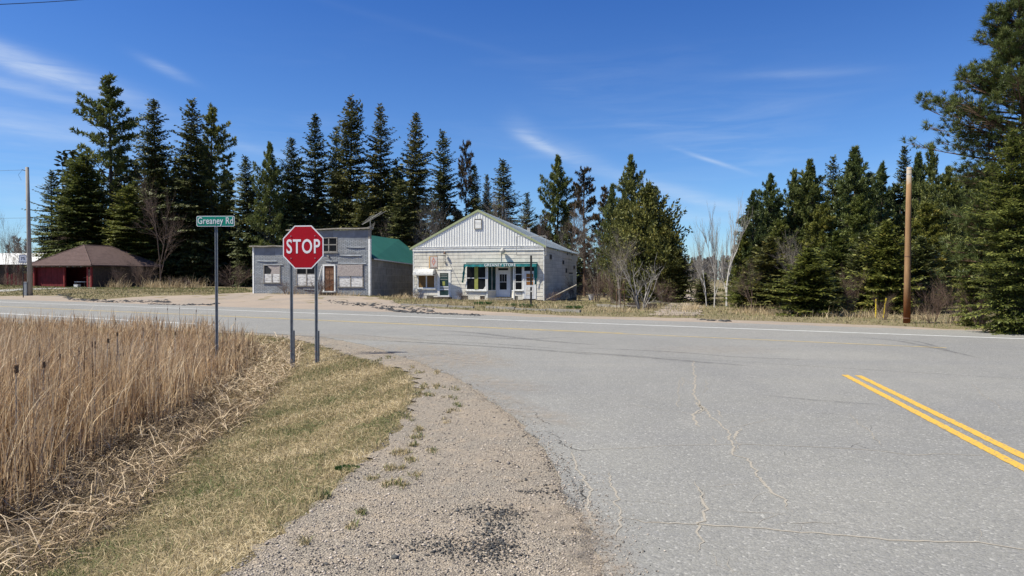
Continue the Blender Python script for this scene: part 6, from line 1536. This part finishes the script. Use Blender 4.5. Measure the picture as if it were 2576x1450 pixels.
bt('r1', 402, 420, 74.5, 60, 'tall bare grey tree rising from the right end of the garage roof')
bt('r1', 150, 540, 88, 70, 'brownish leafless tree behind the left end of the garage roof')
bt('g2', 95, 575, 100, 62, 'pale leafless tree just right of the utility pole, behind it')
bt('g2', 18, 520, 96, 30, 'slender bare tree leaning before the pale barn roof')
bt('g2', 45, 600, 84, 24, 'thin young bare tree right of the barn roof edge')
bt('g1', 1040, 500, 77, 62, 'bare grey tree filling the space above the right end of the green roof')
bt('g1', 1120, 480, 77, 60, 'bare grey tree over the left slope of the store roof')
bt('g2', 975, 520, 80, 40, 'bare tree with thin stems behind the green roof')
bt('g1', 1290, 452, 80, 58, 'bare spreading tree against the sky above the right slope of the store roof')
bt('r1', 1350, 510, 79, 50, 'brown leafless tree above the rear end of the store roof')
bt('g1', 1415, 500, 78, 56, 'grey leafless tree just behind the rear corner of the store')
bt('r1', 1440, 470, 80, 48, 'rusty-budded bare tree between the green pine and the sparse pine')
bt('g1', 1378, 520, 84, 44, 'bare grey tree in the gap left of the narrow-topped green pine')
bt('r1', 1530, 540, 72, 44, 'brown leafless tree in front of the thin rust-tinged pine')
bt('g1', 1235, 500, 83, 44, 'bare grey tree just right of the store gable peak')
bt('g2', 1502, 560, 66, 40, 'thin leafless tree standing right of the sparse rusty pine')
bt('g2', 1560, 560, 43, 54, 'bare tree with grey stems in front of the olive cedar')
bt('b1', 1455, 690, 62, 40, 'brown twiggy bush close behind the white bucket', 'bush', 'bush')
bt('b1', 1500, 662, 50, 48, 'tall brown twiggy bush right of the store side wall', 'bush', 'bush')
bt('b1', 1545, 672, 46, 44, 'brown twiggy bush left of the white-limbed bush', 'bush', 'bush')
bt('b1', 1668, 690, 43, 40, 'brown twiggy bush right of the white-limbed bush', 'bush', 'bush')
bt('w1', 1612, 636, 38, 84, 'spreading bush with whitish limbs behind the planter boards', 'bush', 'bush', rz=.6)
bt('bi', 1797, 508, 41, 34, 'white-stemmed birch left of its pair beside the gap', 'birch_tree')
bt('bi', 1828, 478, 42, 42, 'taller white-stemmed birch with high fine twigs beside the gap', 'birch_tree', rz=1.4)
bt('bi', 1778, 548, 43, 26, 'smallest birch overhanging the old track', 'birch_tree', rz=3)
bt('r1', 1892, 642, 33, 46, 'purple-brown leafless bush tree at the front of the right-hand wood')
bt('g2', 1990, 560, 34.5, 50, 'pale bare tree behind the wide skirted spruce')
bt('b1', 2140, 660, 31, 40, 'tan brush with upright stems left of the yellow marker stakes', 'bush', 'bush')
for i, (px, top, Y, hw_, lb) in enumerate(((2345, 690, 25, 60, 'grey-brown brush just right of the bare brown pole'), (2410, 670, 24.5, 60, 'denser grey brush under the smaller drooping spruce'), (2465, 700, 23, 50, 'low brush at the skirt of the giant roadside pine'),
                                            (2225, 725, 27.5, 34, 'low twiggy brush around the yellow marker stakes'), (1758, 690, 60, 26, 'brown brush along the right side of the old track'),
                                            (1412, 715, 56.8, 26, 'brown brush heap against the side wall of the store'), (1440, 700, 60, 24, 'thin brush along the rear half of the store side wall'),
                                            (798, 690, 55.5, 52, 'leafless brown bush before the left windows of the grey shop'), (722, 700, 56.5, 34, 'small leafless bush under the torn chipboard window'),
                                            (1052, 722, 56, 22, 'straw-brown bush between the grey shop and the store'), (1162, 722, 54.6, 22, 'thin weeds by the first step of the store'), (1390, 728, 54, 30, 'low twigs before the peeling second door of the store'),
                                            (300, 660, 73.5, 26, 'scraggly bush against the near corner post of the garage'), (355, 640, 75.5, 50, 'wide leafless bush on the flank of the garage'), (440, 690, 74, 34, 'reddish brush between the garage and the dark trees'),
                                            (480, 695, 73, 30, 'short reddish brush under the street name sign'), (20, 690, 76, 50, 'red-brown brush heap before the old barn'), (105, 650, 80, 46, 'brown thicket between the pole and the garage'),
                                            (60, 660, 84, 40, 'thicket behind the route marker sign'), (690, 640, 74, 50, 'dim brush behind the left end of the grey shop'), (590, 655, 76, 60, 'dark tangle of stems left of the grey shop'))):
    bt('b1', px, top, Y, hw_, lb, 'bush', 'bush')

# woods beyond: nobody can count these trees
def far_wood(name, spots, label, seed, kind='conifer'):
    r = random.Random(seed); Lf = Leaves(); T = MB()
    for (x, y, H, w) in spots:
        zb = gz(x, y) if y < 120 else -.3
        T.tube([(x, y, zb), (x, y, zb + H * .95)], [.012 * H, .02], 4, False)
        if kind == 'conifer':
            z = H * .06
            while z < H:
                t = z / H; Rz = w * (1 - t) ** .8 + .12
                for k in range(7):
                    a = r.uniform(0, 6.28); L = Rz * r.uniform(.6, 1.1); n = max(1, int(L / .7))
                    for i in range(n):
                        u = (i + .3) / n; c = Vector((x + math.cos(a) * L * u, y + math.sin(a) * L * u, zb + z - .25 * L * u)); dd = Vector((math.cos(a), math.sin(a), r.uniform(-.5, .2))).normalized()
                        for _ in range(2): Lf.kite(c, (dd + rv(r, .5)).normalized(), side_of(dd, r), r.uniform(.7, 1.2), .28, min(1, max(0, r.gauss(.3, .18))))
                z += .62
        else:
            for _ in range(int(26 * H)):
                z = H * (1 - r.random() ** 1.6 * .9); a = r.uniform(0, 6.28); L = w * r.uniform(.2, 1) * (1 - (z / H)) ** .5 + .2; p = Vector((x, y, zb + z)); d = Vector((math.cos(a), math.sin(a), r.uniform(.6, 1.8))).normalized()
                Lf.blade(p + d * r.uniform(0, .5), (d + rv(r, .3)).normalized(), side_of(d, r), L + .4, .012 + .00035 * y, r.random())
    o = Lf.build(name, MAT['needles' if kind == 'conifer' else 'twig_far'], None); T.build('trunks', MAT['bark' if kind == 'conifer' else 'twig_far'], o); tag(o.children[0], kind='stuff'); return tag(o, label, kind='stuff')
sp = []
r_ = random.Random(9)
for i in range(190):
    px = r_.uniform(150, 1560) if i < 120 else r_.uniform(300, 1300); Y = r_.uniform(92, 112); p = deep(px, 700, Y)
    top_ = 19 if px < 590 else (16.0 if px < 1130 else (11.5 if px < 1340 else (9.5 if px < 1500 else 6.5)))
    sp.append((p.x, p.y, top_ * r_.uniform(.5, 1.12), r_.uniform(2.4, 4.0)))
for i in range(92):
    px = r_.uniform(1880, 2750); Y = r_.uniform(52, 64); p = deep(px, 700, Y); sp.append((p.x, p.y, r_.uniform(6.8, 10.9) * (.72 if px < 1990 else 1), r_.uniform(2.0, 3.0)))
far_wood('background_wood', sp, 'dark conifers filling the wood behind the buildings and the near trees', 1)
sp = []
for i in range(90):
    Y = r_.uniform(130, 420); side_s = 1 if i % 2 else -1; c_ = .235 * Y + 4; x = c_ + side_s * r_.uniform(1.5, 26); sp.append((x, Y, (.030 * Y + 1.2) * r_.uniform(.8, 1.15), 2.4))
for i in range(50): sp.append((r_.uniform(80, 130), r_.uniform(400, 450), r_.uniform(11, 16), 5))
far_wood('far_alley_wood', sp, 'hazy leafless grey trees closing the far end of the gap', 2, 'bare')
sp = [(deep(px, 700, Y).x, Y, r_.uniform(7, 11), 2.5) for px, Y in [(r_.uniform(-700, 140), r_.uniform(130, 200)) for _ in range(40)]]
far_wood('far_left_wood', sp, 'distant leafless trees on the skyline behind the old barn', 3, 'bare')

# ------------------------------------------------------------------ reeds, grass, litter
def blades(name, P, H, Wd, lean, mat, rn, k=3, dirs=None, label=None, bend=1.0):
    """curved tapering blades; lean = how far the tip goes sideways over its height"""
    N = len(P); a = nrg.uniform(0, 6.283, N) if dirs is None else dirs; d = np.stack([np.cos(a), np.sin(a)], 1)
    b = nrg.uniform(0, 6.283, N); s = np.stack([np.cos(b), np.sin(b), np.zeros(N)], 1); V = []
    for i in range(k + 1):
        t = i / k; xy = d * (lean * H * t ** 1.8)[:, None]; z = H * t * np.sqrt(np.clip(1 - (lean * t * bend) ** 2 * .6, .05, 1))
        c = P + np.concatenate([xy, z[:, None]], 1); w = Wd * (1 - t ** 2 * .92)
        if i < k: V += [c - s * w[:, None], c + s * w[:, None]]
        else: V.append(c)
    V = np.stack(V, 1); m = 2 * k + 1; T = []
    for i in range(k - 1): q = 2 * i; T += [(q, q + 1, q + 3), (q, q + 3, q + 2)]
    T.append((2 * k - 2, 2 * k - 1, 2 * k)); T = np.array(T)[None] + (np.arange(N) * m)[:, None, None]
    o = np_mesh(name, V, T, mat, np.repeat(rn, m)); return tag(o, label, kind='stuff')
def on_ground(px, py):
    p = at(px, py, -.3)
    for _ in range(6): p = at(px, py, gz(p.x, p.y) * .6 + p.z * .4)
    return p
reed_edge = [on_ground(x, y) for x, y in ((-260, 1480), (0, 1345), (130, 1265), (260, 1165), (400, 1095), (520, 1020), (620, 950), (655, 905), (640, 870), (600, 845))]
reed_poly = reed_edge + [hw(12, HW_NEAR - 4.6), hw(-40, HW_NEAR - 4.6), Vector((-34, 4, 0)), Vector((-12, 2, 0))]
def in_poly_pts(poly, n, fn=None, x0=None, x1=None, y0=None, y1=None):
    xs = [p.x for p in poly]; ys = [p.y for p in poly]; out = []; tot = 0
    x0 = min(xs) if x0 is None else x0; x1 = max(xs) if x1 is None else x1; y0 = min(ys) if y0 is None else y0; y1 = max(ys) if y1 is None else y1
    while tot < n:
        x = nrg.uniform(x0, x1, n * 2); y = nrg.uniform(y0, y1, n * 2); k = inside(x, y, poly)
        if fn is not None: k &= nrg.random(len(x)) < fn(x, y)
        k &= (np.abs(x) < y * .80 + 1.5); out.append(np.stack([x[k], y[k]], 1)); tot += int(k.sum())
    return np.concatenate(out)[:n]
def fall(x, y): return np.clip((9.0 / np.maximum(y, 4)) ** 1.3, .06, 1)
edge_d = lambda x, y: nearest(x, y, reed_edge)
clump = lambda x, y: .55 + .45 * np.sin(x * 2.3 + np.sin(y * 1.7)) * np.sin(y * 2.9 + x)
Pr = in_poly_pts(reed_poly, 12500, lambda x, y: np.clip((9.0 / np.maximum(y, 4)) ** .7, .2, 1) * (.35 + .65 * ss(edge_d(x, y) / 1.6)) * clump(x, y), x0=-26); zr = ground_z(Pr[:, 0], Pr[:, 1]); e_d = edge_d(Pr[:, 0], Pr[:, 1])
hr_ = (nrg.normal(1.34, .22, len(Pr))) * (.78 + .22 * ss(e_d / 1.2)); hr_ = np.clip(hr_, .4, 1.9); offn = -((Pr[:, 0] - A.x) * HN.x + (Pr[:, 1] - A.y) * HN.y) + HW_NEAR - 4.6; hr_ *= np.clip(.50 + offn / 6, .50, 1)
P3 = np.column_stack([Pr, zr - .03])
wsc = 1 + np.maximum(P3[:, 1] - 8, 0) * .05
wind = nrg.normal(0.2, 1.0, len(P3))
blades('dry_reeds', P3, hr_, nrg.uniform(.004, .0078, len(P3)) * wsc, np.abs(nrg.normal(.06, .06, len(P3))) + (nrg.random(len(P3)) < .2) * nrg.uniform(.1, .5, len(P3)), MAT['reed_leaf'], np.clip(nrg.normal(.42, .32, len(P3)), 0, 1), 3, label='dense stand of dry tan reeds in the ditch')  # wide tone spread: shaded sides of the stalks put into the reed colour
# narrow leaves that arch from the reed stems, tips nodding with the wind
idx = nrg.integers(0, len(P3), 30000); Pl = P3[idx] + np.column_stack([nrg.normal(0, .04, (30000, 2)), nrg.uniform(.0, .55, 30000) * hr_[idx]])
blades('dry_reed_leaves', Pl, hr_[idx] * nrg.uniform(.35, .62, 30000), .0048 * wsc[idx], np.abs(nrg.normal(.38, .26, 30000)), MAT['reed_leaf'], np.clip(nrg.normal(.66, .22, 30000), 0, 1), 4, dirs=nrg.normal(.2, 1.4, 30000), label='arching dry leaves among the standing reeds')
# broken, fallen leaves on the ditch floor and its edge
def flat_blades(name, P, L, Wd, mat, rn, tilt, label):
    N = len(P); a = nrg.uniform(0, 6.283, N); e = np.abs(nrg.normal(0, tilt, N)); d = np.stack([np.cos(a) * np.cos(e), np.sin(a) * np.cos(e), np.sin(e)], 1)
    s = np.stack([-np.sin(a), np.cos(a), nrg.normal(0, .5, N)], 1); s /= np.linalg.norm(s, axis=1)[:, None]; m = P + d * (L * .5)[:, None]; m[:, 2] += L * nrg.uniform(0, .22, N); q = P + d * L[:, None]; w = (Wd)[:, None]
    V = np.stack([P - s * w, P + s * w, m - s * w * .9, m + s * w * .9, q], 1); T = np.array([(0, 1, 3), (0, 3, 2), (2, 3, 4)])[None] + (np.arange(N) * 5)[:, None, None]
    return tag(np_mesh(name, V, T, mat, np.repeat(rn, 5)), label, kind='stuff')
fr = [Vector((p.x, p.y, 0)) for p in reed_edge]; lit_poly = [p + Vector((1.15, -.45, 0)) for p in fr[:-1]] + [hw(12, HW_NEAR - 3.6), hw(-40, HW_NEAR - 3.6), Vector((-34, 4, 0)), Vector((-12, 1, 0))]
Pf = in_poly_pts(lit_poly, 44000, lambda x, y: fall(x, y) * np.where(inside(x, y, reed_poly), np.where(edge_d(x, y) < 2.6, 1, .35), .75), x0=-22); zf_ = ground_z(Pf[:, 0], Pf[:, 1]); dist = 1 + .05 * Pf[:, 1]
outd = np.where(inside(Pf[:, 0], Pf[:, 1], reed_poly), 0, edge_d(Pf[:, 0], Pf[:, 1])); up_ = .11 * ss((outd - .35) / .7) + .26 * ss((Pf[:, 1] - 10.5) / 3.5) * (outd > .1)  # tone rises away from the reeds: their shadow is put into the litter colour
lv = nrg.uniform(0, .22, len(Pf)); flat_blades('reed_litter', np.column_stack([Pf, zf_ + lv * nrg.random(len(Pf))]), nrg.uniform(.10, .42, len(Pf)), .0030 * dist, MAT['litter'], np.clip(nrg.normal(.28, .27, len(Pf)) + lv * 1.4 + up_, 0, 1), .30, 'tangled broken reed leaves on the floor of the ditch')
# mown verge: short tan and green grass, thinning out into the gravel
gpoly = [Vector((p.x, p.y, 0)) for p in gravel_left] + [Vector((-1.75, 1.6, 0)), Vector((-3.6, 1.2, 0)), Vector((-5.4, 2.2, 0))] + [p + Vector((.25, 0, 0)) for p in fr[1:]] + [hw(14, HW_NEAR - 2.6)]
Pg = in_poly_pts(gpoly, 128000, fall, y0=2.0); zg = ground_z(Pg[:, 0], Pg[:, 1]); dist = 1 + .085 * np.maximum(Pg[:, 1] - 3, 0)
n2 = np.sin(Pg[:, 0] * 1.9 + 1.1 * np.sin(Pg[:, 1] * 1.3)) * np.sin(Pg[:, 1] * 1.5 + .6 * Pg[:, 0]); tone = np.clip(nrg.normal(.47, .24, len(Pg)) - .13 * n2, 0, 1)
ed = nearest(Pg[:, 0], Pg[:, 1], fr); tone = np.clip(tone + .22 * (1 - ss(ed / 1.3)), 0, 1)
blades('verge_grass', np.column_stack([Pg, zg - .01]), nrg.gamma(4, .0085, len(Pg)) * (1 + .7 * (1 - ss(ed / 1.3))) * (1 + .02 * Pg[:, 1]) + .012, .0021 * dist, np.abs(nrg.normal(.75, .5, len(Pg))), MAT['grass_blade'], tone, 2, label='short tan and green grass on the verge')
Pg = in_poly_pts(gpoly, 46000, fall, y0=2.0); zg = ground_z(Pg[:, 0], Pg[:, 1]); dist = 1 + .08 * np.maximum(Pg[:, 1] - 3, 0)
flat_blades('grass_thatch', np.column_stack([Pg, zg + nrg.uniform(0, .02, len(Pg))]), nrg.uniform(.03, .13, len(Pg)), .0019 * dist, MAT['grass_blade'], np.clip(nrg.normal(.60, .2, len(Pg)), 0, 1), .25, 'flattened straw lying in the verge grass')
# sparse tufts in the gravel
tf = []
for (zx, zy, n) in ((610, 405, 5), (700, 408, 5), (575, 380, 3), (640, 480, 6), (700, 480, 6), (790, 495, 3), (660, 520, 6), (600, 520, 5), (770, 540, 3), (815, 575, 3), (770, 610, 3), (610, 700, 6), (600, 740, 5), (580, 785, 4), (530, 820, 5), (570, 860, 4), (490, 820, 4), (450, 905, 4), (515, 898, 3), (590, 935, 3), (490, 970, 3), (370, 955, 3), (445, 985, 3), (240, 910, 8), (125, 1040, 6), (740, 660, 2), (260, 1200, 2), (310, 1130, 3), (30, 1275, 3), (680, 810, 3), (520, 985, 3), (560, 640, 5), (540, 560, 5), (250, 365, 5), (350, 400, 6), (450, 330, 4), (400, 350, 4)):
    for _ in range(n * 2):
        p = at(*Z4(zx + rng.gauss(0, 12), zy + rng.gauss(0, 6)), -.02)
        for _ in range(9): tf.append((p.x + rng.gauss(0, .02), p.y + rng.gauss(0, .02)))
tf = np.array(tf); dist = 1 + .07 * tf[:, 1]; blades('gravel_tufts', np.column_stack([tf, ground_z(tf[:, 0], tf[:, 1]) + .01]), nrg.uniform(.02, .07, len(tf)), .0028 * dist, np.abs(nrg.normal(.8, .4, len(tf))), MAT['grass_blade'], np.clip(nrg.normal(.45, .22, len(tf)), 0, 1), 2, label='sparse tufts of grass growing in the gravel')
p = at(*Z4(242, 910), -.05); e = empty('moss_cushion', (p.x, p.y, gz(p.x, p.y) + .01), 0, 'bright green cushion of low weed at the edge of the gravel', 'plant')
Lm = Leaves(); r_ = random.Random(2)
for _ in range(500): a = r_.uniform(0, 6.28); q = r_.random() ** .5; d = (rv(r_, .6) + Vector((0, 0, .8))).normalized(); Lm.kite(Vector((math.cos(a) * q * .10, math.sin(a) * q * .06, 0)), d, side_of(d, r_), .035, .006, r_.random())
Lm.build('leaves', MAT['green_leaf'], e)
# far verge beyond the highway, lawn and straw
fv = [at(x, y, 0.0) for x, y in ap]; fvp = fv + [Vector((48, 26, 0)), Vector((40, 50, 0)), Vector((12, 60, 0)), Vector((3.5, 54, 0)), Vector((-8, 57.2, 0)), Vector((-12, 56.5, 0)), Vector((-21, 58.5, 0)), Vector((-30, 76, 0)), Vector((-62, 80, 0)), Vector((-60, 55, 0))]
xs = nrg.uniform(-62, 45, 240000); yy = nrg.uniform(18, 80, 240000); k = inside(xs, yy, fvp) & (np.abs(xs) < yy * .8 + 1); Pv = np.stack([xs[k], yy[k]], 1)[:70000]
tone = np.clip(nrg.normal(.55, .2, len(Pv)) + np.where(Pv[:, 1] > 68, -.25, 0), 0, 1)
blades('far_verge_grass', np.column_stack([Pv, ground_z(Pv[:, 0], Pv[:, 1]) - .01]), nrg.gamma(3, .022, len(Pv)) + .03, .018 * (Pv[:, 1] / 40), np.abs(nrg.normal(.8, .4, len(Pv))), MAT['verge_grass'], tone, 2, label='patchy green and straw grass beyond the highway')
st_ = []
for (px, py, w, n, Y) in ((385, 716, 26, 260, 74), (440, 722, 40, 260, 73), (300, 724, 26, 160, 73.5), (1020, 744, 26, 340, 55.5), (1010, 752, 30, 150, 53), (1890, 788, 60, 620, None), (1950, 794, 50, 360, None), (2080, 797, 60, 380, None), (2180, 800, 50, 320, None), (2310, 806, 50, 300, None), (1745, 778, 22, 240, None), (1725, 782, 20, 140, None),
                          (1130, 770, 80, 300, None), (1330, 778, 90, 350, None), (1540, 786, 70, 260, None), (870, 747, 50, 200, 55.5), (740, 742, 50, 140, 57), (2420, 818, 50, 260, None), (1640, 776, 40, 120, None), (500, 722, 25, 120, 73), (1240, 762, 90, 200, None)):
    for _ in range(n):
        x_ = px + rng.gauss(0, w * .6)
        if Y is None: p = at(x_, py + rng.gauss(0, 3), -.1)
        else: p = deep(x_, 700, Y + rng.gauss(0, 1.0))
        st_.append((p.x, p.y))
st_ = np.array(st_); hS = nrg.gamma(5, .055, len(st_)) + .05
hS = np.where(np.abs(st_[:, 1] - 73.5) < 3, hS * 2.6, hS)
blades('straw_clumps', np.column_stack([st_, ground_z(st_[:, 0], st_[:, 1]) - .02]), hS, .006 * np.maximum(st_[:, 1] / 25, 1), np.abs(nrg.normal(.6, .35, len(st_))), MAT['straw'], np.clip(nrg.normal(.55, .25, len(st_)), 0, 1), 3, label='clumps of bleached straw along the verges and walls')
# green clumps on the store verge
for (zx, zy, lb) in ((1000, 1275, 'dark green leafy clump on the verge before the store steps'), (1540, 1308, 'green leafy clump beside the foot of the black pole'), (2095, 1313, 'green clump farthest from the black pole, near the kerb end'), (1390, 1290, 'small green clump between the steps and the black pole')):
    p = at(*Z3(zx, zy), -.08); e = empty('leafy_clump', (p.x, p.y, gz(p.x, p.y)), 0, lb, 'plant', 'green clumps on the store verge'); L3 = Leaves()
    for _ in range(260):
        a = rng.uniform(0, 6.28); q = rng.random() ** .5; d = (rv(rng, .8) + Vector((0, 0, 1))).normalized(); L3.kite(Vector((math.cos(a) * q * .55, math.sin(a) * q * .3, 0)), d, side_of(d, rng), .22, .03, rng.random())
    L3.build('leaves', MAT['green_leaf'], e)
# cattail heads
ctl = [(600, 210, .9, 7.5), (553, 243, 1, 7), (487, 265, 1, 7), (472, 262, .8, 7.2), (308, 326, .8, 6.2), (224, 365, 1.2, 5.6), (202, 310, .8, 6.2), (82, 388, 1.4, 4.6), (616, 320, .6, 8), (727, 222, .7, 10), (733, 187, .7, 11), (808, 215, .7, 11), (897, 205, .9, 10.5),
       (800, 130, .7, 13), (858, 82, .5, 16), (920, 78, .4, 17), (1006, 92, .6, 15), (1207, 133, .6, 15.5), (1095, 150, .6, 14), (483, 525, .8, 6.0), (405, 305, .6, 6.8)]
Z6 = Zm(0, 880, 1.7078)
ctl_labels = ['higher of the close pair of burst cattail heads in the middle reeds', 'lower of the close pair of burst cattail heads in the middle reeds', 'darker of two touching cattail heads left of the close burst pair', 'slim cattail head just left of the darker touching one', 'slim cattail head standing alone a third of the way across the reeds', 'large burst cattail head, second from the picture edge', 'slim cattail head directly above the second large burst head', 'largest burst cattail head, nearest the picture edge', 'slim cattail head low in the reeds right of the close burst pair', 'slim cattail head, lower of two in line left of the street sign post', 'slim cattail head, upper of two in line left of the street sign post', 'slim cattail head right of the two heads standing in line', 'burst cattail head nearest the street sign post', 'slim cattail head at the top fringe of the reeds before the far white line', 'farthest left of three small dark cattail heads against the highway', 'middle of three small dark cattail heads against the highway', 'dark cattail head against the highway, closest to the street sign post', 'lone dark cattail head right of the street sign post, against the asphalt', 'slim cattail head close beside the street sign post', 'burst cattail head lowest of all, deep among the front stems', 'small slim cattail head between the lone one and the close pair']
for i, (zx, zy, sz_, Y) in enumerate(ctl):
    Y = Y * 1.12 + 2.2; px, py = Z6(zx, zy); h = deep(px, py, Y); zb = gz(h.x, h.y); H = h.z - zb
    fl = i in (0, 1, 5, 7, 12, 19)
    e = empty('cattail', (h.x, h.y, zb), rng.uniform(0, 6), ctl_labels[i], 'cattail', 'cattail heads in the reeds')
    lx, ly = rng.uniform(-.06, .06), rng.uniform(-.06, .06); MB().tube([(-lx, -ly, 0), (-lx * .3, -ly * .3, H * .5), (0, 0, H), (.004, 0, H + .12)], [.006, .0055, .005, .002], 4).build('stalk', MAT['pole_wood_grey'], e)
    L3 = Leaves(); hl = .055 * sz_ if not fl else .035 * sz_; rr_ = .009 if not fl else .010 * sz_
    T3 = MB().tube([(0, 0, H - hl), (0, 0, H - hl * .8), (0, 0, H + hl * .8), (0, 0, H + hl)], [.005, rr_, rr_, .004], 8).build('core', MAT['pole_wood_brown' if fl else 'bark_red'], e)
    for _ in range(700 if fl else 160):
        a = rng.uniform(0, 6.28); z_ = rng.uniform(-hl, hl); d = Vector((math.cos(a), math.sin(a), rng.uniform(-.5, .5))).normalized(); L3.kite(Vector((0, 0, H + z_)) + d * rr_ * .7, (d + rv(rng, .4)).normalized(), side_of(d, rng), rr_ * (1.5 if fl else .5), .003, rng.uniform(.3, 1))
    L3.build('seed_head', MAT['cattail_fluff'], e)
print('tris', sum(len(m.polygons) for m in bpy.data.meshes), 'meshes', len(bpy.data.meshes))
